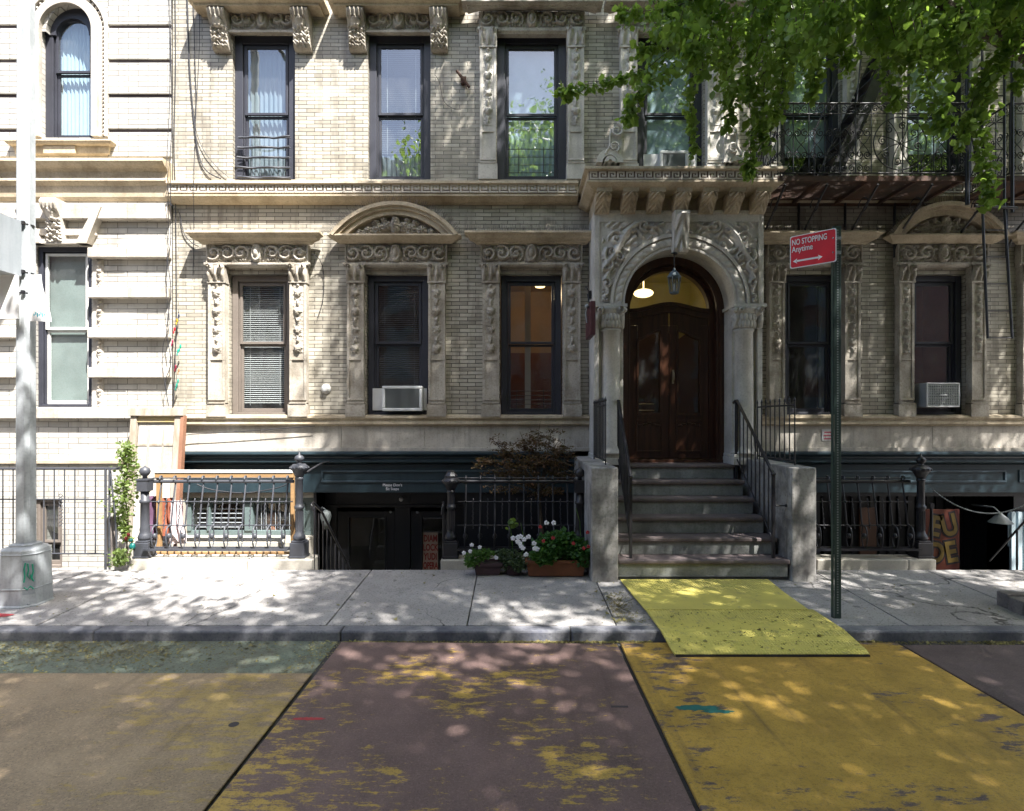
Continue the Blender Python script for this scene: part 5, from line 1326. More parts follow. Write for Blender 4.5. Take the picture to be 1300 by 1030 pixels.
# ================================================================== PALE BUILDING ON THE LEFT
B = empty('pale_building', (0, 0, 0), label='pale banded brick building with an arched upper window at the left', cat='building')
YL = 9.0; XR = XL - .012
AX = X(92); AR = .36; AZ = Z(40)
hA = (X(51), X(122), Z(175), AZ + .43); hL = (X(46.5), X(116.5), Z(517), Z(313)); hB = (X(44), X(79), Z(722), Z(634))
h2 = (X(-110), X(-45), Z(517), Z(313)); h3 = (X(-120), X(-50), Z(175), AZ + .43)
g = MB(); wall_mesh(g, -13, XR, Z(253), 13.0, [hA, h3]); build('upper_wall', g, BRICKW, B)
g = MB(); wall_mesh(g, -13, XR, Z(529), Z(253) - .001, [hL, h2]); build('lower_wall', g, BRICKW, B)
g = MB(); wall_mesh(g, -13, XR, -1.15, Z(529) - .001, [hB]); build('base_wall', g, BRICKW, B)
g = MB(); g.box(-13, XR, 11.6, 20, -1.1, 13); g.add([(-13, 9, 13), (XR, 9, 13), (XR, 12, 13), (-13, 12, 13)], [(0, 1, 2, 3)]); g.add([(-13, 9, -1.1), (-13, 12, -1.1), (-13, 12, 13), (-13, 9, 13)], [(0, 3, 2, 1)])
build('rear_mass', g, BRICKW, B)
# arch infill above the round-headed window
g = MB(); n = 24
pts = [(AX + AR * 1.13 * math.cos(R(180 - 180 * i / n)), AZ + AR * 1.13 * math.sin(R(180 - 180 * i / n))) for i in range(n + 1)]
for i in range(n):
    (a, za), (b, zb_) = pts[i], pts[i + 1]
    g.add([(a, YL, za), (b, YL, zb_), (b, YL, AZ + .43), (a, YL, AZ + .43)], [(0, 1, 2, 3)]); g.add([(a, YL, za), (b, YL, zb_), (b, YL + .3, zb_), (a, YL + .3, za)], [(3, 2, 1, 0)])
g.add([(hA[0], YL, AZ), (AX - AR * 1.13, YL, AZ), (AX - AR * 1.13, YL, AZ + .43), (hA[0], YL, AZ + .43)], [(0, 1, 2, 3)]) if hA[0] < AX - AR * 1.13 else None
build('arch_infill', g, BRICKW, B)
ar = empty_part('arched_surround', B)
g = MB(); cxA = (hA[0] + hA[1]) / 2; hwA = (hA[1] - hA[0]) / 2
for k, (r0, r1, p) in enumerate(((hwA - .03, hwA + .07, .07), (hwA + .07, hwA + .11, .045), (hwA + .165, hwA + .205, .06))):
    g.arc(cxA, AZ, r0, r1, 0, 180, YL - p, YL + .0, 36)
    for s in (-1, 1):
        a, b = sorted((cxA + s * r0, cxA + s * r1)); g.box(a, b, YL - p, YL, Z(175), AZ)
build('mouldings', g, BAND, ar)
g = MB(); rb = hwA + .138
for i in range(22):
    a = math.pi * (i + .5) / 22; g.ball((cxA + rb * math.cos(a), YL - .02, AZ + rb * math.sin(a)), .024, 8)
z = AZ - .03
while z > Z(174):
    for s in (-1, 1): g.ball((cxA + s * rb, YL - .02, z), .024, 8)
    z -= .062
build('bead_row', g, BAND, ar)
g = MB(); g.mould([(0, Z(174, 8.8)), (.16, Z(175, 8.8)), (.165, Z(177, 8.8)), (.14, Z(181, 8.82)), (.09, Z(183, 8.85)), (.07, Z(194, 8.9)), (.0, Z(195, 8.9))], X(30), X(136), YL)
g.box(X(62), X(102), YL - .11, YL - .07, Z(195, 8.9), Z(185, 8.9)); build('sill', g, TAN, ar, .003)
# round-headed sash
w = window(B, cxA, hwA, AZ + .41, Z(174), Z(87), FRAME, FRAME, GLASS_L, ('curtain', .05, .98, 0, 1, SHADE), cw=.12, sill=False, yf=.10, lab='round headed upper window of the pale building')
g = MB(); g.arc(cxA, AZ - .0, hwA - .17, hwA + .02, 0, 180, YL + .085, YL + .20, 36)
n = 20
for i in range(n):
    a0, a1 = math.pi * i / n, math.pi * (i + 1) / n; r0 = hwA - .01
build('arched_head', g, FRAME, w)
g = MB(); n = 24; rr = hwA - .16
pts = [(cxA + rr * math.cos(R(180 - 180 * i / n)), AZ + rr * math.sin(R(180 - 180 * i / n))) for i in range(n + 1)]
for i in range(n):
    (a, za), (b, zb_) = pts[i], pts[i + 1]; g.add([(a, YL + .12, za), (b, YL + .12, zb_), (b, YL + .12, AZ + .45), (a, YL + .12, AZ + .45)], [(0, 1, 2, 3)])
build('arched_spandrel', g, FRAME, w)
window(B, (hL[0] + hL[1]) / 2, (hL[1] - hL[0]) / 2, hL[3], hL[2], Z(418), FRAME, FRAMEW, GLASS_L, ('shade', .03, .97, mat('grey_green_shade', (.33, .37, .34), .8, dirt=(.2, .23, .21), amount=.6)), cw=.07, sill=False, yf=.03, lab='white sashed lower window with pale blind')
window(B, (h2[0] + h2[1]) / 2, (h2[1] - h2[0]) / 2, h2[3], h2[2], Z(418), FRAME, FRAMEW, GLASS_L, None, sill=False)
window(B, (h3[0] + h3[1]) / 2, (h3[1] - h3[0]) / 2, h3[3], h3[2], Z(87), FRAME, FRAME, GLASS_L, None, sill=False)
wb = window(B, (hB[0] + hB[1]) / 2, (hB[1] - hB[0]) / 2, hB[3], hB[2], Z(690), SASHSUN, SASHSUN, GLASS_D, None, cw=.05, sill=False, yf=.04, lab='small basement window behind the railing')
g = MB(); g.ball((X(52), YL + .36, Z(660)), .28, 16, (.75, .3, 1)); build('pale_drape', g, mat('cream_drape', (.5, .52, .36), .8), wb)
# recessed courses above, projecting bands below
g = MB()
for y in (35.5, 79, 123, 167): 
    for a, b in ((-13, X(22)), (X(139.5), XR)): g.box(a, b, YL - .004, YL - .001, Z(y + 2.4), Z(y - 2.4)); 
build('shadow_joints', g, mat('joint_grey', (.11, .09, .095), .9), B)
g = MB()
for ya, yb_ in ((-10, 33), (38, 76.6), (81.5, 120.6), (125.5, 164.6), (169.5, 200)):
    for a, b in ((-13, X(23)), (X(139), XR)): g.box(a, b, YL - .035, YL, Z(yb_), Z(ya))
build('brick_bands', g, BRICKW, B, .004)
g = MB(); run(g, [(0, Z(201, 8.8)), (.24, Z(202, 8.8)), (.25, Z(206, 8.8)), (.20, Z(210, 8.8)), (.15, Z(214, 8.85)), (.11, Z(218, 8.88)), (.10, Z(226, 8.9)), (.15, Z(227, 8.86)), (.155, Z(230, 8.86)), (.09, Z(236, 8.9)), (.07, Z(250, 8.92)), (.03, Z(254, 8.95)), (.0, Z(254.5, 8.95))], -13, XR - .0)
build('cornice', g, TAN, B, .003)
g = MB()
for y0_, y1_ in ((258, 278), (314.5, 327), (365, 378), (416, 429), (466.5, 479.5), (517.5, 531.5)):
    for a, b in (((-13, XR),) if y0_ in (258, 517.5) else ((-13, X(-125)), (X(-30), X(24)), (X(117), XR))):
        x = a
        while x < b - .01:
            e = min(b, x + rnd.uniform(.5, .8)); e = b if b - e < .2 else e
            g.box(x + .002, e - .002, YL - .11 + rnd.uniform(-.003, .003), YL, Z(y1_, 8.9), Z(y0_, 8.9)); x = e
build('stone_bands', g, BAND, B, .01)
g = MB(); run(g, [(0, Z(584, 8.95)), (.05, Z(585, 8.95)), (.05, Z(588.5, 8.95)), (0, Z(589, 8.95))], -13, XR); build('base_ledge', g, TAN, B)
g = MB()
for a in (-10, 6): 
    x = -13
g.mould([(0, Z(281)), (.09, Z(281)), (.09, Z(284)), (0, Z(284))], X(28), X(44), YL) if False else None
# flat arch with keystone over the lower window
vs_ = lambda a, b, c, d_, p: g.extr([(X(a), Z(313)), (X(b), Z(313)), (X(d_), Z(c)), (X(a) if a > 80 else X(a), Z(c))], YL - p, YL)
g.extr([(X(104), Z(312)), (X(118), Z(312)), (X(136), Z(266)), (X(128), Z(266))], YL - .14, YL - .0); g.extr([(X(60), Z(312)), (X(46), Z(312)), (X(28), Z(266)), (X(36), Z(266))][::-1], YL - .14, YL)
g.box(X(46), X(118), YL - .10, YL, Z(312), Z(306)); g.box(X(40), X(124), YL - .05, YL, Z(300), Z(292))
build('flat_arch', g, BAND, B, .004)
g = MB(); r = MB(); console(g, r, X(67), X(86), Z(252, 8.8), Z(308, 8.9)); build('keystone', g, BAND, B, .003); build('keystone_carving', r, BAND, B)
r = MB(); g = MB()
for (a, b) in ((327.5, 364.5), (378.5, 415.5), (429.5, 466), (480, 517)):
    r.relief(X(119), X(131), Z(b, 8.97), Z(a, 8.97), YL - .012, f_strip(X(127), Z(b), Z(a), .045, 1.1), .011)
    g.box(X(118), X(132), YL - .01, YL, Z(b), Z(a))
build('edge_carving', r, BAND, B); build('edge_strip', g, BAND, B)

# ================================================================== FIRE ESCAPE
FE = empty('fire_escape', (0, 0, 0), label='black wrought iron fire escape balcony with scrolled railing, stair and drop ladder', cat='fire escape')
fz = 5.38; fx0, fx1, fy0, fy1 = 3.62, 6.17, 8.05, 8.97
g = MB()
for y in np.linspace(fy0, fy1, 22): g.box(fx0, fx1, y - .012, y + .012, fz - .005, fz + .012)
for y in np.linspace(fy0, fy1, 22): g.box(6.75, 8.2, y - .012, y + .012, fz - .005, fz + .012)
build('slat_deck', g, RUST, FE)
g = MB()
for y in (fy0, fy1): g.box(fx0, 8.2, y - .02, y + .02, fz - .06, fz - .006)
for x in (fx0, 4.25, 4.9, 5.55, fx1, 6.75, 7.4): g.box(x - .02, x + .02, fy0, fy1, fz - .05, fz - .007)
build('deck_frame', g, RUST, FE)
g = MB()
for x in (fx0 + .15, 4.35, 5.05, 5.8, 6.7, 7.5):
    g = MB()
    g.tube([(x, 8.97, fz - .75), (x, 8.80, fz - .5), (x, 8.15, fz - .06)], .018, 5); g.tube([(x, 8.96, fz - .85), (x, 8.96, fz)], .02, 5)
    g.tube([(x, 8.5 + .12 * math.cos(R(a)), fz - .22 + .1 * math.sin(R(a))) for a in range(0, 330, 30)], .009, 4)
    build('bracket', g, IRON, FE)
def scr(mb, cx, cz, r, d_, a0, y, turns=1.35, w=.008, ax='x'):
    pts = []; n = 20
    for i in range(n + 1):
        t = i / n; a = R(a0) + d_ * 2 * math.pi * turns * t; rr = r * (1 - .78 * t)
        u, v = cx + rr * math.cos(a), cz + rr * math.sin(a); pts.append((u, y, v) if ax == 'x' else (y, u, v))
    mb.tube(pts, w, 4)
zt_ = fz + 1.0
def rail_panel(mb, a, b, y, ax='x', big=False):
    P3 = (lambda u, z: (u, y, z)) if ax == 'x' else (lambda u, z: (y, u, z))
    for z, r in ((fz + .05, .012), (zt_ - .14, .008), (zt_, .015)): mb.tube([P3(a, z), P3(b, z)], r, 5)
    n = max(1, int(round((b - a) / .215))); s = (b - a) / n
    for i in range(n + 1):
        u = a + i * s; 
        if not (big and 2.1 < 0): mb.tube([P3(u, fz + .05), P3(u, zt_)], .008, 5)
    for i in range(n):
        u = a + (i + .5) * s
        if big and abs(u - big) < .42: 
            scr(mb, u - .05, zt_ - .07, .05, 1, 0, y, ax=ax); scr(mb, u + .05, zt_ - .07, .05, -1, 180, y, ax=ax); continue
        for sg in (-1, 1):
            scr(mb, u + sg * .052, fz + .60, .055, sg, 90, y, ax=ax); scr(mb, u + sg * .052, fz + .30, .05, -sg, -90, y, ax=ax); scr(mb, u + sg * .055, fz + .12, .045, sg, 90, y, ax=ax, w=.007)
            scr(mb, u + sg * .05, zt_ - .07, .05, sg, 90, y, ax=ax, w=.006)
            mb.tube([P3(u + sg * .1, fz + .58), P3(u + sg * .04, fz + .48), P3(u, fz + .44)], .006, 4); mb.tube([P3(u + sg * .1, fz + .3), P3(u + sg * .05, fz + .38), P3(u, fz + .44)], .006, 4)
g = MB(); rail_panel(g, fx0, fx1, fy0, big=5.28)
cxw, czw, rw = 5.28, fz + .45, .36
g.tube([(cxw + rw * math.cos(R(a)), fy0 - .01, czw + rw * math.sin(R(a))) for a in range(0, 361, 12)], .009, 5)
for k in range(8):
    a = R(45 * k + 8); g.tube([(cxw + t * rw * math.cos(a + .35 * t), fy0 - .01, czw + t * rw * math.sin(a + .35 * t)) for t in (0, .25, .5, .75, 1)], .007, 4); scr(g, cxw + .24 * math.cos(a + .5), czw + .24 * math.sin(a + .5), .055, 1, 45 * k, fy0 - .01)
build('front_railing', g, IRON, FE)
g = MB(); rail_panel(g, fy0, fy1, fx0, 'y'); build('side_railing', g, IRON, FE)
g = MB(); rail_panel(g, 6.78, 8.2, fy0); rail_panel(g, fy0, fy1, 6.78, 'y'); build('far_railing', g, IRON, FE)
g = MB()
for i in range(11):
    t = i / 10; x = 4.55 + 1.0 * t; z = fz + .05 + 2.2 * t; g.box(x - .09, x + .11, 8.42, 8.86, z, z + .018)
for y in (8.40, 8.88): g.extr([(4.42, fz), (4.60, fz), (5.70, fz + 2.4), (5.52, fz + 2.4)], y - .012, y + .012)
build('stair_flight', g, IRON, FE)
g = MB()
for y in (8.40,): g.tube([(4.28, y, fz + .75), (5.35, y, fz + 3.1)], .012, 5); g.tube([(4.9, y - .0, fz + 1.2), (4.99, y, fz + 2.2)], .01, 5)
g.tube([(4.3, 8.4, fz), (4.3, 8.4, fz + .78)], .012, 5); build('stair_rail', g, IRON, FE)
g = MB(); d = 8.0
for px_, ya, yb_ in ((1228, -20, 260), ): g.tube([(X(px_, d), d, Z(ya, d)), (X(px_, d), d, Z(yb_, d))], .028, 6)
g.tube([(X(1228, d), d, Z(150, d)), (X(1233, d), d - .05, Z(190, d)), (X(1238, d), d - .05, Z(224, d))], .012, 5)
for px_, ya, yb_ in ((1285, -20, 270),): g.tube([(X(px_, d), d, Z(ya, d)), (X(px_, d), d, Z(yb_, d))], .022, 6)
build('uprights', g, IRON, FE)
g = MB(); la, lb = (X(1247, 7.9), X(1254, 7.9)), (X(1275, 7.9), X(1285, 7.9)); z0_, z1_ = Z(430, 7.9), Z(-10, 7.9)
g.tube([(la[1], 7.9, z0_), (la[0], 7.9, Z(262, 7.9)), (la[0], 7.9, z1_)], .017, 6); g.tube([(lb[1], 7.9, z0_), (lb[0], 7.9, Z(262, 7.9)), (lb[0], 7.9, z1_)], .017, 6)
z = z0_ + .01
while z < z1_:
    t = max(0, min(1, (z - z0_) / (Z(262, 7.9) - z0_))); g.tube([(la[1] + (la[0] - la[1]) * t, 7.9, z), (lb[1] + (lb[0] - lb[1]) * t, 7.9, z)], .010, 5); z += .36
g.tube([(X(1236, 7.9), 7.88, Z(262, 7.9)), (X(1290, 7.9), 7.88, Z(265, 7.9))], .02, 6)
build('drop_ladder', g, IRON, FE)

# ================================================================== AIR CONDITIONERS
def ac(xa, xb, za, zb_, yfr, yb_, lab, kind, par=None):
    o = empty('air_conditioner', (0, 0, 0), label=lab, cat='air conditioner', group='window air conditioners')
    g = MB(); g.box(xa + .01, xb - .01, yfr + .03, yb_, za, zb_); build('casing', g, WHITE if kind == 'louvre' else GALV, o, .012)
    g = MB(); e = .045 if kind == 'louvre' else .02
    g.box(xa, xb, yfr, yfr + .03, za, za + e); g.box(xa, xb, yfr, yfr + .03, zb_ - e, zb_); g.box(xa, xa + e, yfr, yfr + .03, za + e, zb_ - e); g.box(xb - e, xb, yfr, yfr + .03, za + e, zb_ - e)
    build('front_bezel', g, WHITE, o, .01)
    g = MB(); 
    if kind == 'louvre':
        n = 18
        for i in range(n): z = za + e + (zb_ - za - 2 * e) * (i + .5) / n; g.box(xa + e, xb - e, yfr + .008, yfr + .028, z - .003, z + .003)
    else:
        sx, sz = .026, .023; nz = int((zb_ - za - 2 * e) / sz); nx = int((xb - xa - 2 * e) / sx)
        for j in range(nz + 1):
            z = za + e + j * (zb_ - za - 2 * e) / nz; pts = []
            for i in range(nx * 2 + 1): pts.append((xa + e + (xb - xa - 2 * e) * i / (nx * 2), yfr + .006, z + (.006 if (i + j) % 2 else -.006)))
            g.tube(pts, .0035, 3, False)
        for i in range(nx + 1):
            x = xa + e + i * (xb - xa - 2 * e) / nx; g.tube([(x, yfr + .008, za + e), (x, yfr + .008, zb_ - e)], .003, 3, False)
        g.box((xa + xb) / 2 - .05, (xa + xb) / 2 + .05, yfr - .004, yfr + .004, (za + zb_) / 2 - .01, (za + zb_) / 2 + .01)
    build('grille', g, GRILL if kind == 'louvre' else WHITE, o)
    if kind != 'louvre':
        g = MB(); g.box(xa + e, xb - e, yfr + .02, yfr + .03, za + e, zb_ - e); build('coil', g, GRILL, o)
    return o
o = ac(X(485, 8.85), X(536, 8.85), Z(522, 8.85), Z(490, 8.85), 8.85, 9.3, 'white louvred air conditioner in the window under the curved pediment, left of the door', 'louvre')
for pa, pb in ((472, 485), (536, 541)): g = MB(); g.box(X(pa), X(pb), 9.05, 9.07, Z(521), Z(493)); build('side_panel', g, WHITE, o)
ac(X(1177, 8.75), X(1219, 8.75), Z(517, 8.75), Z(486, 8.75), 8.75, 9.3, 'grey air conditioner with a honeycomb grille in a right-hand window', 'mesh')
o = ac(X(838, 8.95), X(874, 8.95), Z(216, 8.95), Z(191, 8.95), 8.95, 9.3, 'air conditioner in the upper window above the portico', 'louvre')
for pa, pb in ((818, 838), (875, 886)): g = MB(); g.box(X(pa), X(pb), 9.05, 9.07, Z(222), Z(194)); build('side_panel', g, WHITE, o)

# small wall fittings
g = MB()
def disc(mb, x, z, y, rs):
    n0 = len(mb.v); mb.lathe(rs, 0, 0, 18)
    for i in range(n0, len(mb.v)):
        a, b, c = mb.v[i]; mb.v[i] = (x + a, y - c, z + b)
disc(g, X(414), Z(494), YF, [(.075, 0), (.075, .02), (.05, .03), (.05, .06), (.03, .065), (.001, .065)])
prop('wall_vent', 'round white vent cap on the sunlit brick between two windows', 'vent', g, FRAMEW)
g = MB(); g.tube([(X(580, 8.95), 8.93, Z(91, 8.95)), (X(596, 8.95), 8.93, Z(112, 8.95))], .022, 6); g.box(X(585, 8.95), X(592, 8.95), 8.93, 9.0, Z(106, 8.95), Z(98, 8.95)); g.tube([(X(590, 8.9), 8.97, Z(104, 8.9)), (X(592, 8.9), 8.9, Z(112, 8.9))], .012, 5)
prop('pipe_stub', 'rusty pipe clamp fixed to the brick between two upper windows', 'pipe', g, RUST)
g = MB(); g.box(X(1042), X(1057), YF - .034, YF - .026, Z(559.5), Z(545)); ns = prop('notice_plate', 'small white notice with red lines on the stone base behind the sign post', 'notice', g, FRAMEW)
g = MB()
for i, w_ in enumerate((.11, .13, .12)): g.box(X(1049.5) - w_ / 2, X(1049.5) + w_ / 2, YF - .0365, YF - .0345, Z(549 + i * 4) - .012, Z(549 + i * 4) + .012)
build('red_print', g, mat('faded_red', (.45, .12, .15), .6), ns)

# ================================================================== CABLES
def cable(pts, r, lab, m=CABLE, n=5):
    """smooth curve through the points"""
    P_ = [Vector(p) for p in pts]; out = []
    for i in range(len(P_) - 1):
        p0, p1, p2, p3 = P_[max(i - 1, 0)], P_[i], P_[i + 1], P_[min(i + 2, len(P_) - 1)]
        for k in range(n):
            t = k / n; out.append(.5 * ((2 * p1) + (p2 - p0) * t + (2 * p0 - 5 * p1 + 4 * p2 - p3) * t * t + (3 * p1 - p0 - 3 * p2 + p3) * t ** 3))
    out.append(P_[-1]); g = MB(); g.tube([tuple(p) for p in out], r, 5)
    return prop('wall_cable', lab, 'cable', g, m)
c = lambda px, py, y=8.97: (X(px, y), y, Z(py, y))
cable([c(237, -40), c(239, 40), c(241, 90), c(246, 150), c(252, 195), c(262, 217), c(280, 227, 8.94)], .010, 'thick black cable curving down to the greek key course, left of the first window')
cable([c(244, -40), c(247, 60), c(249, 120), c(248, 160), c(258, 190), c(275, 212), c(290, 225)], .005, 'thin cable crossing the thick curved one on the sunlit brick')
cable([c(253, -40), c(253, 60), c(249, 140), c(247, 200), c(246, 230, 8.76), c(246, 300), c(245, 350)], .004, 'thin straight cable dropping past the greek key course')
cable([c(222, -40), c(223, 80), c(221, 180), c(223, 260), c(224, 400), c(222, 460), c(220, 515)], .007, 'dark cable running down the joint between the two buildings')
cable([c(219, -40, 8.94), c(217, 60, 8.94), c(219, 150, 8.94), c(216, 205, 8.70), c(217, 300, 8.86), c(213, 330, 8.86), c(217, 370, 8.86), c(212, 420, 8.86), c(217, 460, 8.86), c(210, 485, 8.86), c(214, 515, 8.86)], .006, 'wavy dark cable on the right edge of the pale building')
cable([c(214, -40, 8.94), c(216, 100, 8.94), c(213, 180, 8.94), c(212, 205, 8.7), c(214, 290, 8.86), c(211, 360, 8.86), c(215, 410, 8.86), c(207, 440, 8.86), c(208, 480, 8.86), c(215, 520, 8.86)], .004, 'thinner cable looping beside the wavy one')
cable([c(228, 270), c(233, 295), c(243, 308), c(252, 313)], .007, 'short black cable drooping to the left end of a window cornice')
cable([c(396, 322, 8.8), c(406, 330, 8.9), c(411, 350), c(410, 380), c(403, 404)], .005, 'thin black cable curling down right of the first window')
cable([c(552, 95), c(558, 105), c(563, 128), c(575, 138), c(585, 139)], .004, 'thin cable looping on the shaded brick between upper windows')
cable([c(233, 553, 8.9), c(250, 551, 8.9), c(290, 549, 8.9), c(400, 541, 8.9)], .006, 'thin dark cable along the stone base right of the old door frame')
cable([(X(388, 7.7), 7.7, Z(601, 7.7)), (X(400, 8.2), 8.2, Z(593, 8.2)), (X(418, 8.9), 8.85, Z(586, 8.9)), (X(470, 8.9), 8.84, Z(580, 8.9))], .014, 'thick black cable from the tall iron post up to the green fascia')
cable([(X(250, 7.9), 7.9, Z(615, 7.9)), (X(270, 7.9), 7.9, Z(622, 7.9)), (X(310, 7.9), 7.9, Z(626, 7.9)), (X(350, 7.9), 7.9, Z(620, 7.9)), (X(366, 7.9), 7.9, Z(614, 7.9))], .008, 'black cable sagging behind the sunlit iron fence')
# string of bright lures
sl = empty('lure_string', (0, 0, 0), label='string of bright red, teal and yellow lures hanging at the building joint', cat='ornament')
g = MB(); g.tube([c(227, 396, 8.9), c(225, 420, 8.9), c(222, 450, 8.9), c(224, 480, 8.9), c(220, 516, 8.9)], .004, 4); build('cord', g, CABLE, sl)
for i, (px_, py_, col_) in enumerate(((227, 401, (.03, .04, .08)), (225, 407, (.45, .3, .02)), (221.5, 418, (.5, .02, .03)), (219, 434, (.25, .02, .06)), (229, 440, (.0, .3, .2)), (226, 446, (.0, .28, .22)), (223, 466, (.2, .02, .04)), (227, 470, (.35, .2, .1)), (226, 484, (.02, .25, .18)), (224, 490, (.02, .2, .15)))):
    g = MB(); g.ball(c(px_, py_, 8.88), .02, 8, (.7, .5, 1.7)); g.ball(c(px_ - 1.2, py_ + 4, 8.88), .014, 6, (.7, .5, 1.9)); build('lure', g, mat('lure_%d' % i, col_, .3, amount=.1), sl)
lastlab = None

# ================================================================== THINGS BY THE LEFT FENCE
od = empty('old_door_frame', (0, 0, 0), label='weathered old panelled door frame leaning against the wall above the ivy', cat='door frame')
def lean(mb, xa, xb, za, zb_, t0=0.0, t1=.04, yb_=8.62, k=.10):
    """board in a plane leaning back"""
    y = lambda z: yb_ + (z - .2) * k
    mb.add([(xa, y(za) - t1, za), (xb, y(za) - t1, za), (xb, y(zb_) - t1, zb_), (xa, y(zb_) - t1, zb_), (xa, y(za) - t0, za), (xb, y(za) - t0, za), (xb, y(zb_) - t0, zb_), (xa, y(zb_) - t0, zb_)],
           [(0, 1, 2, 3), (7, 6, 5, 4), (0, 4, 5, 1), (1, 5, 6, 2), (2, 6, 7, 3), (3, 7, 4, 0)])
q = lambda px_: X(px_, 8.75); zq = lambda py_: Z(py_, 8.75)
g = MB(); lean(g, q(164), q(234), zq(528), zq(518), 0, .10); lean(g, q(166), q(174), .2, zq(528), 0, .07); lean(g, q(222), q(230), .2, zq(528), 0, .07)
build('outer_frame', g, WOODW, od, .004)
g = MB(); lean(g, q(230.3), q(234.5), .2, zq(528), 0, .085); build('brown_edge', g, mat('brown_edge_wood', (.26, .13, .08), .6, amount=.5), od)
g = MB(); lean(g, q(174), q(222), zq(536), zq(528.2), 0, .05); build('top_rail', g, mat('ochre_worn_wood', (.45, .32, .12), .7, dirt=(.3, .28, .24), amount=.9), od)
g = MB(); lean(g, q(175), q(221), .2, zq(537), 0, .02); build('panel', g, mat('white_worn_panel', (.46, .44, .41), .8, dirt=(.2, .18, .15), amount=.8), od)
g = MB(); lean(g, q(187), q(190), .2, zq(545), .02, .035); lean(g, q(206), q(208), .2, zq(545), .02, .03); lean(g, q(175), q(221), zq(566), zq(563), .02, .03); build('panel_mouldings', g, WOODW, od)
wf = empty('timber_frame', (0, 0, 0), label='orange timber frame standing behind the sunlit iron fence', cat='timber frame')
g = MB(); d = 8.1; g.box(X(196, d), X(372, d), d, d + .25, Z(608, d), Z(600.5, d)); build('top_beam', g, WOODO, wf, .006)
g = MB(); g.box(X(195, 7.95), X(371, 7.95), 7.95, 8.0, .20, Z(701, 7.95)); build('bottom_beam', g, WOODO, wf, .006)
g = MB(); g.box(X(197, d), X(202, d), d + .02, d + .08, .22, Z(608, d)); g.box(X(368, d), X(372, d), d + .02, d + .08, .22, Z(608, d)); build('post', g, WOODO, wf, .004)
g = MB(); g.box(X(196, d), X(372, d), d - .01, d + .26, Z(600.4, d), Z(598.6, d)); build('white_top', g, FRAMEW, wf)
def cloth(name, lab, x, w_, za, zb_, y, m, wob=.03, cat='cloth'):
    g = MB(); nx, nz = 14, 16; vs = []
    for j in range(nz + 1):
        for i in range(nx + 1):
            u, v = i / nx, j / nz; vs.append((x + (u - .5) * w_ * (1 - .25 * v) + .01 * math.sin(v * 9), y + wob * math.sin(u * 14 + v * 3), zb_ + (za - zb_) * v))
    g.add(vs, [(j * (nx + 1) + i, j * (nx + 1) + i + 1, (j + 1) * (nx + 1) + i + 1, (j + 1) * (nx + 1) + i) for j in range(nz) for i in range(nx)], True)
    return prop(name, lab, cat, g, m)
cloth('hanging_garment', 'orange red garment hanging behind the left end of the sunlit fence', X(212, 8.25), .26, .98, .45, 8.25, mat('orange_cloth', (.25, .075, .04), .8, amount=.5))
cloth('hanging_garment', 'white garment with pink trim hanging beside the orange one', X(224, 8.2), .24, .95, .35, 8.2, mat('white_cloth', (.6, .52, .52), .8, dirt=(.35, .2, .25), amount=.5))
cloth('hanging_garment', 'dark purple garment hanging nearest the ivy post', X(195, 8.3), .22, 1.0, .35, 8.3, mat('purple_cloth', (.12, .06, .11), .8, amount=.5))
g = MB(); lean(g, X(133, 7.8), X(146, 7.8), .14, Z(657, 7.8), 0, .03, 7.82, .1); prop('leaning_board', 'grey board leaning by the gate of the plain railing', 'board', g, mat('grey_board', (.22, .19, .17), .8, amount=.6))
tr = empty('garden_ornament', (0, 0, 0), label='small teal and red ornament at the foot of the ivy', cat='ornament'); d = 7.55
g = MB(); g.ball((X(168, d), d, Z(694, d)), .038, 10, (1, .8, 1.2)); g.ball((X(166, d), d, Z(686, d)), .026, 8); build('teal_body', g, mat('teal_gloss', (.01, .12, .11), .3, amount=.1), tr)
g = MB(); g.ball((X(163, d), d, Z(679, d)), .024, 8, (1, .7, 1)); g.ball((X(160, d), d, Z(684, d)), .022, 8, (1, .8, 1.4)); build('red_head', g, mat('dull_red', (.28, .03, .03), .6), tr)

# ================================================================== LAMP POST AND ITS SIGNS
LP = empty('lamp_post', (0, 0, 0), label='tall pale grey octagonal street lamp post on a heavy cast base at the left', cat='lamp post')
lx, ly = X(33, 6.3), 6.3
def octo(mb, prof, ch=.72):
    """octagonal-section solid of half width w at height z"""
    vs = []
    for w_, z in prof:
        w_ *= .79; k = w_ * .55
        for x, y in ((-k, -w_), (k, -w_), (w_, -k), (w_, k), (k, w_), (-k, w_), (-w_, k), (-w_, -k)): vs.append((lx + x, ly + y, z))
    fs = [(i * 8 + j, i * 8 + (j + 1) % 8, (i + 1) * 8 + (j + 1) % 8, (i + 1) * 8 + j) for i in range(len(prof) - 1) for j in range(8)]
    fs += [tuple(range(7, -1, -1)), tuple((len(prof) - 1) * 8 + j for j in range(8))]; mb.add(vs, fs)
g = MB(); octo(g, [(.272, .09), (.272, .13), (.258, .14), (.238, .66), (.235, .70), (.22, .715), (.16, .73), (.16, .75), (.12, .76)], ); octo(g, [(.2615, .30), (.2615, .312)]); octo(g, [(.244, .655), (.250, .66), (.244, .668)])
for bx_, by_ in ((-1, -1), (1, -1), (1, 1), (-1, 1)): g.ball((lx + bx_ * .155, ly + by_ * .155, .150), .016, 8)
build('cast_base', g, POLE, LP, .004)
g = MB()
for pts_ in (((.278, -.14, .22), (.278, .14, .22), (.266, .13, .60), (.266, -.13, .60)),):
    pass
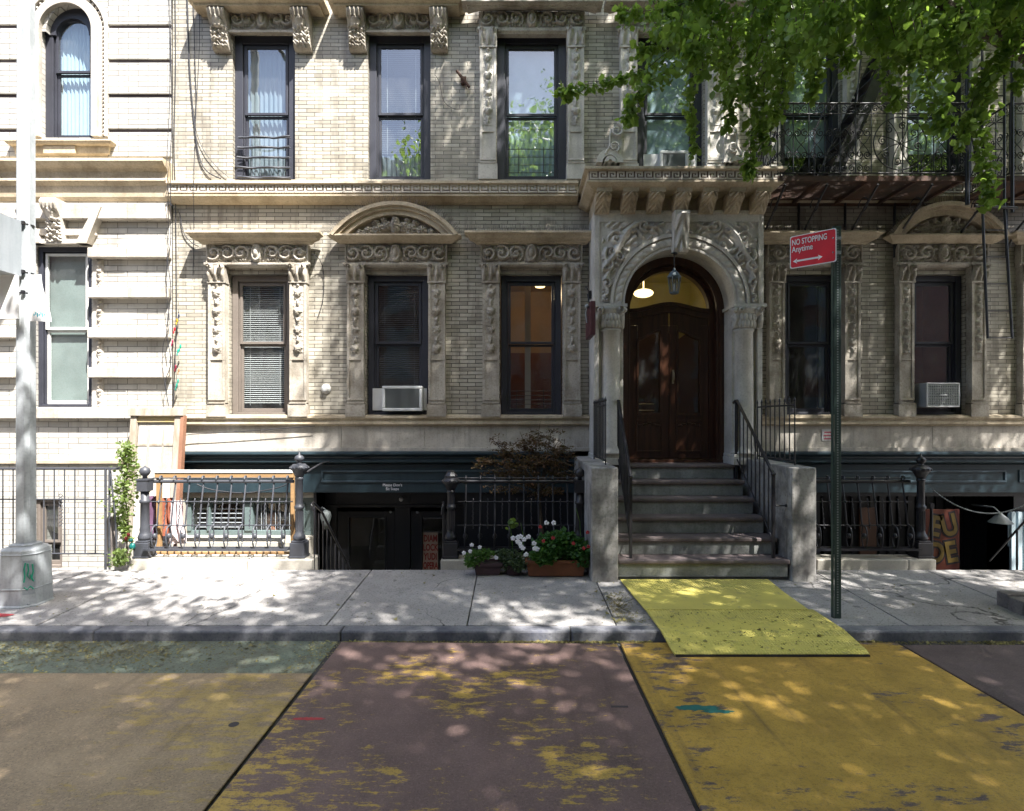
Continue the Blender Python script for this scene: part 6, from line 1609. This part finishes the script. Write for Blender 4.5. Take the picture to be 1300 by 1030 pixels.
# access door on the right-front facet
def facet(mb, u0, u1, z0_, z1_, p):
    """patch on the facet between front and right faces"""
    def pt(u, z):
        w_ = .204 - (z - .14) / .52 * .016 + p; a = Vector((lx + w_ * .55, ly - w_, z)); b = Vector((lx + w_, ly - w_ * .55, z)); return tuple(a + (b - a) * u)
    mb.add([pt(u0, z0_), pt(u1, z0_), pt(u1, z1_), pt(u0, z1_)], [(0, 1, 2, 3)])
def face_r(mb, y0_, y1_, z0_, z1_, p):
    W = lambda z: lx + .285 - (z - .14) / .48 * .02 + p
    mb.add([(W(z0_), ly + y0_, z0_), (W(z0_), ly + y1_, z0_), (W(z1_), ly + y1_, z1_), (W(z1_), ly + y0_, z1_)], [(0, 1, 2, 3)])
g = MB(); facet(g, .1, .9, .25, .60, .004); build('access_door', g, mat('door_grey', (.30, .33, .35), .4, amount=.5), LP)
g = MB()
def fpt(u, z, p=.006):
    w_ = .204 - (z - .14) / .52 * .016 + p; a = Vector((lx + w_ * .55, ly - w_, z)); b = Vector((lx + w_, ly - w_ * .55, z)); return tuple(a + (b - a) * u)
for ln in (((.3, .58), (.22, .52), (.26, .44), (.2, .38)), ((.45, .57), (.5, .50), (.42, .45), (.55, .41), (.62, .46), (.68, .40)), ((.75, .56), (.8, .48), (.7, .42), (.82, .38)), ((.2, .33), (.4, .30), (.6, .335), (.8, .30))):
    g.tube([fpt(*q_) for q_ in ln], .007, 5)
build('spray_scribble', g, mat('green_spray', (.02, .35, .22), .5, amount=.4), LP)
g = MB(); zt_ = 9.5
vs = []; 
octo2 = MB(); prof = [(.098, .755), (.096, 1.4), (.090, 4.5), (.08, zt_)]
octo(octo2, prof); build('shaft', octo2, POLE, LP)
g = MB()
for z in (Z(283, 6.2), Z(345, 6.2), Z(371, 6.2)): g.lathe([(.080, z - .008), (.084, z - .008), (.084, z + .008), (.080, z + .008)], lx, ly, 8, smooth=False); g.box(lx + .03, lx + .06, ly - .105, ly - .078, z - .015, z + .02)
build('steel_straps', g, IRON, LP)
g = MB(); g.tube([(lx, ly, zt_), (lx, ly - .1, zt_ + .4), (lx, ly - 1.0, zt_ + .8), (lx, ly - 1.9, zt_ + .85)], .05, 8); build('arm', g, GALV, LP)
g = MB(); g.ball((lx, ly - 2.1, zt_ + .82), .25, 14, (.7, 1.4, .4)); build('lamp_head', g, GALV, LP)
g = MB(); d = 6.1; g.box(X(-40, d), X(17, d), 5.85, 6.2, Z(348, d), Z(277, d)); sb = prop('signal_box', 'blue-grey metal box strapped to the left side of the lamp post', 'metal box', g, GALV)
g = MB(); g.box(X(-34, d), X(20, d), 6.12, 6.14, Z(404, d), Z(349, d)); prop('pole_sign', 'plain white sign plate on the lamp post under the metal box', 'sign', g, WHITEP)
fl = empty('paper_flyer', (0, 0, 0), label='curling white flyer with cyan marks taped to the right of the lamp post', cat='flyer')
g = MB(); d = 6.18; xa = X(44, d)
vs = []; nz = 10
for j in range(nz + 1):
    t = j / nz; z = Z(349, d) + (Z(408, d) - Z(349, d)) * t; wR = (.09 + .065 * t)
    vs += [(xa - .05, d, z), (xa + .02, d - .01 * math.sin(t * 3), z), (xa + wR, d - .03 * math.sin(t * 4 + 1), z)]
g.add(vs, [(3 * j + k, 3 * j + k + 1, 3 * j + 4 + k, 3 * j + 3 + k) for j in range(nz) for k in range(2)], True); build('sheet', g, WHITEP, fl)
g = MB()
for i in range(7):
    x = xa + .02 + i * .018; z = Z(402, d) + .012 * math.sin(i * 2.1); g.box(x, x + .01, d - .04, d - .037, z, z + .02 + .01 * (i % 3))
build('cyan_marks', g, mat('cyan_ink', (.05, .5, .6), .5), fl)

# ================================================================== NO STOPPING SIGN
SS = empty('street_sign', (0, 0, 0), label='red no stopping anytime sign on a green perforated steel post', cat='street sign')
d = 5.85; sx = X(1062, d)
g = MB(); w_ = .04
zt_ = Z(288, d); g.box(sx - w_, sx - w_ + .008, d - .012, d + .03, .1, zt_); g.box(sx + w_ - .008, sx + w_, d - .012, d + .03, .1, zt_)
g.box(sx - w_ + .008, sx + w_ - .008, d - .02, d - .014, .1, zt_); build('post', g, GPOST, SS, .002)
g = MB(); z = .16
while z < zt_ - .03:
    n0 = len(g.v); g.add([(sx - .008, d - .0215, z - .008), (sx + .008, d - .0215, z - .008), (sx + .008, d - .0215, z + .008), (sx - .008, d - .0215, z + .008)], [(0, 1, 2, 3)]); z += .0255
build('punched_holes', g, mat('hole_grey', (.22, .25, .25), .7), SS)
pr = Vector((X(1062, 5.8), 5.80, 0)); pl = Vector((X(1003, 6.1), 6.10, 0)); ux = (pr - pl).normalized(); W_ = (pr - pl).length; nrm = Vector((ux.y, -ux.x, 0))
zc_ = 2.05 + (.5 * (233.1 + 193.2)) * 6.1 / 750; zc_ = 2.05 + 213.5 * 6.1 / 750; H_ = .332
zc2 = 2.05 + (.5 * (245.6 + 202.8)) * 5.8 / 750
def splate(mb, u0, u1, v0, v1, th, off):
    r_ = .02; pts = []
    for cx_, cz_, a0 in ((u1 - r_, v1 - r_, 0), (u0 + r_, v1 - r_, 90), (u0 + r_, v0 + r_, 180), (u1 - r_, v0 + r_, 270)):
        for k in range(5): a = R(a0 + k * 22.5); pts.append((cx_ + r_ * math.cos(a), cz_ + r_ * math.sin(a)))
    n = len(pts); vs = []
    for o_ in (off + th, off):
        for u, v in pts: p = pl + ux * u + nrm * o_; vs.append((p.x, p.y, zc_ + (zc2 - zc_) * u / W_ + v))
    mb.add(vs, [tuple(range(n - 1, -1, -1)), tuple(range(n, 2 * n))] + [(i, (i + 1) % n, (i + 1) % n + n, i + n) for i in range(n)])
g = MB(); splate(g, 0, W_, -H_ / 2, H_ / 2, .003, 0); build('white_border', g, WHITEP, SS)
g = MB(); splate(g, .009, W_ - .009, -H_ / 2 + .009, H_ / 2 - .009, .0015, .003); build('red_panel', g, REDP, SS)
ang = math.atan2(ux.y, ux.x)
def son(u, v, o_=.008): p = pl + ux * u + nrm * o_; return (p.x, p.y, zc_ + (zc2 - zc_) * u / W_ + v)
text('lettering', 'NO STOPPING', .082, son(.02, .095), WHITEP, SS, rot=(R(90), 0, ang), align='LEFT', off=.001, xs=.62, ext=.0005)
text('lettering', 'Anytime', .082, son(.02, .022), WHITEP, SS, rot=(R(90), 0, ang), align='LEFT', off=.001, xs=.72, ext=.0005)
g = MB()
def quad_s(mb, pts, o_=.0052): mb.add([son(u, v, o_) for u, v in pts], [tuple(range(len(pts)))])
za_ = -.095; quad_s(g, [(.065, za_ - .009), (.275, za_ - .009), (.275, za_ + .009), (.065, za_ + .009)]); quad_s(g, [(.03, za_), (.072, za_ - .026), (.06, za_), (.072, za_ + .026)]); quad_s(g, [(.31, za_), (.268, za_ + .026), (.28, za_), (.268, za_ - .026)])
build('arrow', g, WHITEP, SS)
g = MB()
for v in (.07, -.07): p = son(W_ - .03, v, .006); g.ball(p, .008, 6)
g.box(sx - .03, sx + .02, 5.80, 5.838, zc2 - .09, zc2 - .06); g.box(sx - .03, sx + .02, 5.80, 5.838, zc2 + .05, zc2 + .08); build('bolts', g, GALV, SS)

# tree pit edging
tp = empty('tree_pit', (0, 0, 0), label='low rough stone border of the tree pit at the right edge of the sidewalk', cat='tree pit')
ST = mat('rough_stone', (.20, .18, .165), .85, dirt=(.08, .07, .07), amount=.9, bump=.8, bs=18)
g = MB(); 
y = 5.72
while y < 6.22: e = min(6.26, y + rnd.uniform(.13, .2)); g.box(5.10 + rnd.uniform(-.01, .01), 5.26, y + .004, e - .004, .08, .262 + rnd.uniform(-.015, .01)); y = e
x = 5.27
while x < 6.8:
    e = x + rnd.uniform(.15, .25)
    for yy in (6.12, 5.72): g.box(x + .004, e - .004, yy, yy + .14, .08, .26 + rnd.uniform(-.015, .01))
    x = e
build('stone_border', g, ST, tp, .014)
g = MB(); g.box(5.2, 6.85, 5.8, 6.15, .1, .19); build('soil', g, mat('soil', (.06, .045, .035), .95, bump=.8), tp)

# ================================================================== FOLIAGE
def leaves(name, pos, size, m, parent, droop=.5, width=.8, var=.35, **kw):
    """one mesh of folded, pointed leaves; pos: (n,3)"""
    pos = np.asarray(pos, float); n = len(pos)
    tpl = np.array([(0, 0, 0), (-.42, .30, .06), (-.36, .66, .05), (0, 1, -.06), (.36, .66, .05), (.42, .30, .06)]) * np.array([width, 1, 1])
    s = size * (1 + var * nrs.randn(n)).clip(.45, 1.9)
    az = nrs.uniform(0, 2 * np.pi, n); el = nrs.normal(-droop, .55, n); ro = nrs.uniform(-1.2, 1.2, n)
    d = np.stack([np.cos(el) * np.cos(az), np.cos(el) * np.sin(az), np.sin(el)], 1)
    r = np.stack([-np.sin(az), np.cos(az), np.zeros(n)], 1); u = np.cross(r, d)
    c, q = np.cos(ro)[:, None], np.sin(ro)[:, None]; r2 = r * c + u * q; u2 = -r * q + u * c
    v = pos[:, None, :] + s[:, None, None] * (tpl[None, :, 0:1] * r2[:, None] + tpl[None, :, 1:2] * d[:, None] + tpl[None, :, 2:3] * u2[:, None])
    me = bpy.data.meshes.new(name); me.vertices.add(6 * n); me.vertices.foreach_set('co', v.reshape(-1).astype(np.float32))
    base = (np.arange(n) * 6)[:, None]; idx = np.concatenate([base + np.array([[0, 1, 2, 3]]), base + np.array([[0, 3, 4, 5]])], 1).reshape(-1)
    me.loops.add(8 * n); me.loops.foreach_set('vertex_index', idx.astype(np.int32)); me.polygons.add(2 * n)
    me.polygons.foreach_set('loop_start', (np.arange(2 * n) * 4).astype(np.int32)); me.update(calc_edges=True); me.validate()
    me.materials.append(m); o = bpy.data.objects.new(name, me); COL.objects.link(o)
    if parent is not None: o.parent = parent
    return setp(o, **kw)
def blob(c, r, n, shell=.35):
    p = nrs.randn(n, 3); p /= np.linalg.norm(p, axis=1)[:, None]; k = nrs.uniform(shell, 1, n) ** .6
    return np.asarray(c) + p * k[:, None] * np.asarray(r)
def tree(lab, base, crown_c, crown_r, nclump, per, size, seed, keep=None, trunk_r=.17, group=None, cr=.5, extra=()):
    global nrs
    nrs = np.random.RandomState(seed); rr = random.Random(seed)
    t = empty('street_tree', (0, 0, 0), label=lab, cat='tree', group=group)
    cc = blob(crown_c, crown_r, nclump, .25)
    for (ec, er, en) in extra: cc = np.concatenate([cc, blob(ec, er, en, .1)])
    if keep is not None: cc = cc[keep(cc)]
    g = MB(); bx, by, bz = base; fork = Vector((bx - .05, by - .05, 5.3))
    g.tube([(bx, by, bz - .2), (bx, by, bz + .2), (bx - .02, by, 2.2), tuple(fork)], [trunk_r * 1.5, trunk_r * 1.1, trunk_r * .95, trunk_r * .85], 12)
    build('trunk', g, BARK, t)
    g = MB()
    for k in range(9):
        a = 2 * math.pi * k / 9 + rr.uniform(-.3, .3); e = Vector((crown_c[0] + crown_r[0] * .75 * math.cos(a), crown_c[1] + crown_r[1] * .75 * math.sin(a), crown_c[2] + rr.uniform(-1, 1.5)))
        m1 = fork.lerp(e, .35) + Vector((0, 0, .8)); m2 = fork.lerp(e, .7) + Vector((rr.uniform(-.4, .4), rr.uniform(-.4, .4), .6)); g.tube([tuple(fork), tuple(m1), tuple(m2), tuple(e)], [.11, .075, .05, .015], 7)
    idx = nrs.choice(len(cc), min(len(cc), 120), False)
    for i in idx:
        c_ = Vector(cc[i]); b = fork.lerp(c_, .62) + Vector((0, 0, .5)); g.tube([tuple(b), tuple(b.lerp(c_, .5) + Vector((0, 0, .12))), tuple(c_)], [.028, .018, .006], 4)
    build('limbs', g, BARK, t)
    ps = [c + nrs.randn(per, 3) * np.array([cr, cr, cr * .7]) * .55 for c in cc]
    leaves('crown', np.concatenate(ps), size, LEAF, t)
    return t
def k1(c): return (c[:, 2] > 2.9 + .72 * c[:, 1]) | (c[:, 0] > .86 * c[:, 1] + .8) 
T1 = tree('leafy street tree whose drooping branches cross the top right of the picture', (5.95, 6.0, .1), (6.7, 4.3, 11.2), (5.7, 4.9, 4.9), 570, 165, .078, 5, keep=k1, cr=.42, extra=[((2.9, 4.7, 13.2), (2.1, 2.2, 2.7), 125), ((3.3, 1.7, 10.6), (1.6, 1.6, 1.9), 75), ((8.2, 5.6, 8.6), (3.2, 2.4, 2.4), 60)])
tree('leafy street tree across the road, shading the middle of the roadway', (1.9, -4.4, .1), (2.1, -2.7, 9.8), (3.8, 3.7, 3.2), 520, 75, .12, 8, group='street trees on the far side', cr=.7, extra=[((-.6, 1.0, 9.3), (1.7, .9, 1.0), 26), ((-1.9, 2.1, 9.4), (1.1, .8, .8), 17)])
tree('leafy street tree across the road, shading the yellow plate', (8.6, -4.6, .1), (8.2, -2.2, 9.8), (4.6, 4.2, 3.4), 560, 75, .12, 9, group='street trees on the far side', cr=.7)

# drooping sprays of the near tree, in front of the facade
nrs = np.random.RandomState(21); rr = random.Random(21)
def W(px_, py_, d): return Vector((X(px_, d), d, Z(py_, d)))
pts = []; tw = MB()
def spray(path, n, wid, size_w=1.0, r=.006):
    P_ = [W(*p) for p in path]; L_ = sum((P_[i + 1] - P_[i]).length for i in range(len(P_) - 1))
    tw.tube([tuple(p) for p in P_], [r * (1 - .7 * i / (len(P_) - 1)) for i in range(len(P_))], 4)
    for _ in range(int(n * 1.45)):
        t = rr.random() * (len(P_) - 1); i = min(int(t), len(P_) - 2); p = P_[i].lerp(P_[i + 1], t - i)
        w = wid * (1 - .45 * t / (len(P_) - 1))
        pts.append((p.x + rr.gauss(0, w), p.y + rr.gauss(0, w), p.z + rr.gauss(0, w * .8) - .02))
S1 = [
 ([(930, -10, 6.2), (880, 40, 6.3), (820, 88, 6.4), (770, 102, 6.5), (722, 112, 6.6), (709, 112, 6.6)], 330, .055),
 ([(900, 45, 6.2), (850, 90, 6.2), (815, 108, 6.2), (800, 135, 6.3), (798, 155, 6.3)], 240, .065),
 ([(900, -10, 6.0), (860, 8, 6.0), (815, 15, 6.2), (795, 18, 6.3), (788, 12, 6.3)], 170, .06),
 ([(920, 20, 6.4), (870, 35, 6.4), (835, 55, 6.5), (808, 62, 6.5)], 230, .075),
 ([(900, 30, 6.6), (880, 80, 6.6), (876, 130, 6.7), (882, 170, 6.7), (880, 200, 6.7)], 170, .04),
 ([(930, 30, 6.4), (922, 90, 6.5), (928, 130, 6.5), (925, 158, 6.5)], 180, .06),
 ([(955, 20, 6.2), (948, 100, 6.3), (955, 165, 6.4), (952, 205, 6.4), (950, 222, 6.4)], 240, .055),
 ([(975, 30, 6.3), (970, 110, 6.3), (968, 160, 6.4), (975, 190, 6.4)], 170, .055),
 ([(1000, 20, 6.0), (995, 80, 6.1), (990, 120, 6.1), (982, 150, 6.2)], 190, .07),
 ([(1030, 10, 5.9), (1035, 80, 6.0), (1033, 120, 6.0)], 150, .055),
 ([(1060, 10, 5.8), (1070, 60, 5.9), (1078, 85, 5.9)], 150, .07),
 ([(1110, 0, 5.6), (1120, 60, 5.7), (1132, 110, 5.8), (1138, 130, 5.8)], 190, .065),
 ([(1160, 0, 5.2), (1165, 60, 5.3), (1180, 110, 5.3), (1195, 145, 5.3), (1198, 165, 5.3)], 260, .085),
 ([(1180, 10, 5.3), (1210, 50, 5.3), (1222, 90, 5.3)], 140, .075),
 ([(1300, 40, 5.6), (1270, 70, 5.7), (1250, 110, 5.7), (1245, 160, 5.7), (1252, 210, 5.7), (1257, 255, 5.7)], 400, .06),
 ([(1250, 90, 5.7), (1235, 130, 5.7), (1225, 165, 5.7), (1216, 185, 5.7)], 120, .045),
 ([(1340, 60, 5.6), (1300, 85, 5.6), (1292, 110, 5.6)], 90, .05),
]
for p_, n_, w_ in S1: spray(p_, n_, w_)
bx_ = [840, 870, 900, 940, 980, 1020, 1060, 1100, 1130, 1160, 1200, 1240, 1270, 1330]
by_ = [62, 100, 115, 130, 120, 90, 58, 60, 75, 95, 90, 70, 62, 55]
for _ in range(330):
    px_ = rr.uniform(835, 1330); yb_ = np.interp(px_, bx_, by_); py_ = rr.uniform(-70, yb_ - 8); d = rr.uniform(5.0, 7.0) if px_ > 1000 else rr.uniform(5.8, 7.2)
    L_ = rr.uniform(18, 40); dx = rr.uniform(-22, 22)
    spray([(px_ - dx, py_ - L_, d + rr.uniform(-.2, .2)), (px_ - dx * .4, py_ - L_ * .3, d), (px_, py_, d)], rr.randint(26, 48), .075)
build('twigs', tw, BARK, T1)
leaves('hanging_foliage', pts, .062, LEAF, T1, droop=.75, width=.95)
# main boughs reaching over the pavement
g = MB()
for e in ((3.0, 6.0, 7.0), (1.6, 6.4, 6.9), (4.4, 6.6, 7.1)):
    g.tube([(5.9, 5.95, 5.3), ((5.9 + e[0]) / 2 + .1, 6.0, 6.6), (e[0] + .3, e[1], e[2] + .15), e], [.08, .055, .03, .01], 6)
build('boughs', g, BARK, T1)

# purple-leaved maple in the areaway
nrs = np.random.RandomState(31); rr = random.Random(31)
MT = empty('small_maple', (0, 0, 0), label='small sparse rust and olive leaved maple behind the black iron fence', cat='tree')
g = MB(); lp = []
b0 = Vector((X(690, 8.3), 8.3, -.9))
def branch(p, e, r0, r1, n, w, bend=.1):
    m_ = p.lerp(e, .5) + Vector((rr.uniform(-bend, bend), rr.uniform(-bend, bend), rr.uniform(0, bend))); g.tube([tuple(p), tuple(m_), tuple(e)], [r0, (r0 + r1) / 2, r1], 5)
    for _ in range(n):
        t = rr.random(); q = p.lerp(m_, t * 2) if t < .5 else m_.lerp(e, t * 2 - 1); lp.append((q.x + rr.gauss(0, w), q.y + rr.gauss(0, w), q.z + rr.gauss(0, w * .35)))
top = [(686, 535, 8.2), (700, 545, 8.1), (715, 562, 8.0), (728, 575, 8.2), (672, 553, 8.1), (660, 548, 8.2), (648, 566, 8.0), (630, 562, 8.1), (622, 556, 8.1), (612, 583, 8.0), (600, 592, 8.0), (640, 585, 7.9), (655, 592, 7.9), (667, 580, 8.0), (690, 575, 8.0), (705, 590, 8.0), (725, 590, 8.1), (668, 612, 7.95), (690, 628, 7.95), (712, 625, 8.0), (635, 622, 7.9), (735, 600, 8.1), (705, 565, 8.2), (680, 560, 8.1)]
hub = Vector((X(684, 8.2), 8.2, Z(625, 8.2))); g.tube([tuple(b0), tuple(b0.lerp(hub, .5) + Vector((.05, 0, 0))), tuple(hub)], [.035, .028, .022], 7)
for i, (px_, py_, d) in enumerate(top):
    e = W(px_, py_, d); s_ = hub.lerp(e, rr.uniform(.0, .25)); branch(s_, e, .012, .003, 0, 0, .08)
    for k in range(9):
        t = rr.uniform(.45, 1); q = s_.lerp(e, t); e2 = q + Vector((rr.uniform(-.22, .22), rr.uniform(-.15, .15), rr.uniform(-.05, .09))); branch(q, e2, .004, .0015, 30, .035, .03)
build('branches', g, BARK, MT)
leaves('foliage', lp, .034, MAPLE, MT, droop=.25, width=.45)

# flower planters
def planter(lab, px0, px1, d, z0_, z1_, m, dep=.24):
    p = empty('flower_planter', (0, 0, 0), label=lab, cat='planter', group='planters in front of the fence')
    xa, xb = X(px0, d), X(px1, d); g = MB(); e = .02
    g.add([(xa + .03, d + .02, z0_), (xb - .03, d + .02, z0_), (xb - .03, d + dep - .02, z0_), (xa + .03, d + dep - .02, z0_), (xa, d, z1_), (xb, d, z1_), (xb, d + dep, z1_), (xa, d + dep, z1_)], [(0, 3, 2, 1), (0, 1, 5, 4), (1, 2, 6, 5), (2, 3, 7, 6), (3, 0, 4, 7)])
    g.box(xa - .012, xb + .012, d - .012, d + .012, z1_ - .035, z1_ + .004); g.box(xa - .012, xb + .012, d + dep - .012, d + dep + .012, z1_ - .035, z1_ + .004); g.box(xa - .012, xa + .012, d + .012, d + dep - .012, z1_ - .034, z1_ + .003); g.box(xb - .012, xb + .012, d + .012, d + dep - .012, z1_ - .034, z1_ + .003)
    build('trough', g, m, p, .004); g = MB(); g.box(xa + .012, xb - .012, d + .012, d + dep - .012, z1_ - .06, z1_ - .03); build('soil', g, MATS['soil'], p); return p
p1 = planter('small plum coloured planter with green sprigs and a few white flowers', 601, 637, 7.22, .166, .31, PURP)
p2 = planter('long terracotta planter with bushy green foliage, white and red flowers', 668, 744, 7.16, .166, .36, TERRA, .28)
p3 = empty('potted_shrub', (0, 0, 0), label='grey-green leafy plant standing between the two planters', cat='potted plant')
g = MB(); g.lathe([(.09, .166), (.11, .28), (.12, .285), (.10, .27)], X(652, 7.3), 7.3, 14); build('pot', g, PURP, p3)
def bush(par, cs, n, size, m, nm='foliage', w=.8):
    ps = np.concatenate([blob(c, r, int(n * k), .3) for c, r, k in cs]); leaves(nm, ps, size, m, par, droop=-.1, width=w)
def WW(px_, py_, d): v = W(px_, py_, d); return (v.x, v.y, v.z)
bush(p1, [(WW(603, 708, 7.25), (.14, .10, .09), 1), (WW(616, 704, 7.3), (.14, .1, .06), .7), (WW(598, 714, 7.2), (.08, .08, .08), .5)], 420, .035, leafmat('bright_leaf', (.06, .14, .03), (.13, .23, .06)), w=.6)
bush(p3, [(WW(650, 712, 7.28), (.16, .13, .14), 1), (WW(640, 705, 7.3), (.10, .1, .08), .5), (WW(660, 718, 7.2), (.12, .10, .09), .5)], 620, .034, leafmat('grey_leaf', (.07, .11, .06), (.12, .16, .09)), w=.7)
bush(p2, [(WW(702, 692, 7.25), (.26, .15, .15), 1.4), (WW(728, 697, 7.25), (.20, .15, .16), 1), (WW(690, 706, 7.15), (.18, .12, .10), .8), (WW(715, 684, 7.3), (.18, .13, .10), .8), (WW(742, 708, 7.15), (.08, .08, .14), .4)], 900, .042, PLANTL)
bush(p2, [(WW(690, 708, 7.1), (.14, .06, .08), 1)], 260, .04, MATS['bright_leaf'], nm='trailing_foliage')
def blooms(par, spots, m, nm, r=.02):
    g = MB()
    for (x, y, z) in spots:
        for k in range(5):
            a = R(72 * k + rr.uniform(0, 40)); g.ball((x + r * math.cos(a), y - .005, z + r * math.sin(a)), r * .85, 6, (1, .35, 1))
    build(nm, g, m, par)
blooms(p2, [WW(rr.gauss(662, 9), rr.gauss(686, 6), 7.1) for _ in range(11)] + [WW(694, 664, 7.15), WW(703, 664, 7.15), WW(678, 690, 7.1), WW(668, 704, 7.1)], PETW, 'white_flowers', .017)
blooms(p2, [WW(a, b, 7.06) for a, b in ((702, 683), (741, 696), (746, 676), (686, 669), (690, 687), (728, 690), (747, 694))], PETR, 'red_flowers', .013)
blooms(p1, [WW(a, b, 7.16) for a, b in ((599, 692), (609, 695), (589, 702), (597, 700), (630, 708))], PETW, 'white_flowers', .014)
g = MB(); 
for sx_, sy_, ex, ey in ((650, 720, 647, 662), (664, 700, 661, 664), (737, 680, 731, 645), (600, 712, 599, 694), (660, 715, 664, 676)): a, b = W(sx_, sy_, 7.2), W(ex, ey, 7.2); g.tube([tuple(a), tuple(a.lerp(b, .5) + Vector((.02, 0, 0))), tuple(b)], .004, 4)
build('stems', g, MATS['bright_leaf'], p2)
leaves('tall_leaves', np.array([WW(rr.gauss(650, 5), rr.gauss(664, 4), 7.2) for _ in range(16)]), .06, LEAF, p2, droop=0)
# ivy and weeds
nrs = np.random.RandomState(41)
iv = empty('ivy', (0, 0, 0), label='pale green ivy climbing beside the square iron post', cat='climbing plant')
ps = []
for _ in range(1500):
    t = rr.random(); py_ = 562 + t * 125; pc = 159 + 5 * math.sin(t * 7) ; w_ = 4.5 + 4 * math.sin(t * 3.1)
    if t > .75: w_ *= .6
    ps.append(WW(rr.gauss(pc, w_), py_, rr.uniform(7.65, 7.9)))
leaves('foliage', ps, .042, IVY, iv, droop=.3)
g = MB(); g.tube([WW(160, 712, 7.78), WW(163, 660, 7.78), WW(157, 620, 7.78), WW(160, 565, 7.78)], .009, 5); g.tube([WW(163, 712, 7.78), WW(158, 660, 7.75), WW(162, 620, 7.78), WW(156, 580, 7.78)], .007, 5); build('stems', g, BARK, iv)
leaves('weed_tuft', [WW(rr.gauss(152, 6), rr.uniform(700, 719), rr.uniform(7.35, 7.55)) for _ in range(260)], .05, MATS['ivy_leaf'], None, droop=-.7, width=.4, label='bright green weeds sprouting at the base of the ivy post', cat='weeds')

# blossom litter in the gutter
nrs = np.random.RandomState(51)
def litter():
    n = 14000; x = nrs.uniform(-7, 6.5, n); k = np.abs(nrs.randn(n)); w = np.where(x < -1.55, .38, np.where(x > 3.4, .05, .022)); y = 5.49 - k * w
    dens = .35 + .65 * (np.sin(x * 2.1) * np.sin(x * .7 + 1) > -.2); ok = (nrs.rand(n) < dens) & (y > 4.5) & ~((x > 1.3) & (x < 3.15)); x, y = x[ok], y[ok]
    zz = np.where(x < -1.62, .0065, np.where(y < 5.38, .0385, .004)); a = list(zip(x, y, zz))
    n2 = 900; x2 = nrs.uniform(1.42, 3.05, n2); y2 = nrs.uniform(5.1, 5.9, n2); z2 = np.interp(y2, [5.06, 5.12, 5.45, 5.97], [.058, .064, .132, .150]) + .003; a += list(zip(x2, y2, z2))[:380]
    n3 = 1700; x3 = nrs.uniform(-6.5, 6.5, n3); y3 = nrs.uniform(5.68, 7.4, n3); ok = ~((x3 > 1.2) & (x3 < 3.15)) & (nrs.rand(n3) < np.where((x3 > .75) & (x3 < 1.3), 1, .35)); x3, y3 = x3[ok], y3[ok]
    a += list(zip(x3, y3, .10 + (y3 - 5.66) * .0353 + .006))
    n4 = 700; x4 = 1.12 + nrs.randn(n4) * .09; y4 = nrs.uniform(5.7, 6.6, n4); a += list(zip(x4, y4, .10 + (y4 - 5.66) * .0353 + .006))
    a = np.array(a); n = len(a); s = nrs.uniform(.005, .013, n) * np.where(nrs.rand(n) < .06, 2.2, 1); t = nrs.uniform(0, 6.28, n); vs = []
    for k in range(3):
        an = t + k * 2.09; vs.append(np.stack([a[:, 0] + s * np.cos(an), a[:, 1] + s * np.sin(an), a[:, 2] + (k == 0) * s * .6], 1))
    v = np.stack(vs, 1).reshape(-1, 3); me = bpy.data.meshes.new('litter'); me.from_pydata(v.tolist(), [], [(3 * i, 3 * i + 1, 3 * i + 2) for i in range(n)]); return me
me = litter(); me.materials.append(leafmat('dry_blossom', (.10, .08, .035), (.42, .38, .14), .1))
o = bpy.data.objects.new('blossom_litter', me); COL.objects.link(o); setp(o, kind='stuff', label='dry yellowish blossom litter scattered along the kerb', cat='litter')

# ================================================================== LIGHT AND CAMERA
SUN = Vector((.8, -1, 2.0)).normalized()
el = math.asin(SUN.z); az = math.atan2(SUN.x, SUN.y)
w = bpy.data.worlds.new('World'); SC.world = w; w.use_nodes = True; n = w.node_tree; n.nodes.clear()
sk = n.nodes.new('ShaderNodeTexSky'); sk.sky_type = 'NISHITA'; sk.sun_disc = False; sk.sun_elevation = el; sk.sun_rotation = az; sk.air_density = 1.0; sk.dust_density = 3.0; sk.ozone_density = 1.2
bg = n.nodes.new('ShaderNodeBackground'); bg.inputs[1].default_value = .10; ow = n.nodes.new('ShaderNodeOutputWorld')
n.links.new(sk.outputs[0], bg.inputs[0]); n.links.new(bg.outputs[0], ow.inputs[0])
l = bpy.data.lights.new('sun', 'SUN'); l.energy = 5.0; l.angle = R(.53); l.color = (1, .965, .92)
so = bpy.data.objects.new('sun', l); COL.objects.link(so); so.rotation_euler = SUN.to_track_quat('Z', 'Y').to_euler(); so.location = (8, -10, 20)
cam = bpy.data.cameras.new('camera'); cam.sensor_width = 36; cam.sensor_fit = 'HORIZONTAL'; cam.lens = 36 * F / 1300; cam.shift_x = 0; cam.shift_y = 20 / 1300; cam.clip_end = 600
co = bpy.data.objects.new('camera', cam); COL.objects.link(co); co.location = (0, 0, EYE); co.rotation_euler = (R(90), 0, 0); SC.camera = co
SC.view_settings.view_transform = 'Standard'; SC.view_settings.look = 'None'; SC.view_settings.gamma = 1; SC.view_settings.exposure = 2.0
SC.cycles.max_bounces = 6; SC.cycles.diffuse_bounces = 3; SC.cycles.transparent_max_bounces = 12; SC.cycles.caustics_reflective = False; SC.cycles.caustics_refractive = False
SC.cycles.sample_clamp_indirect = 6
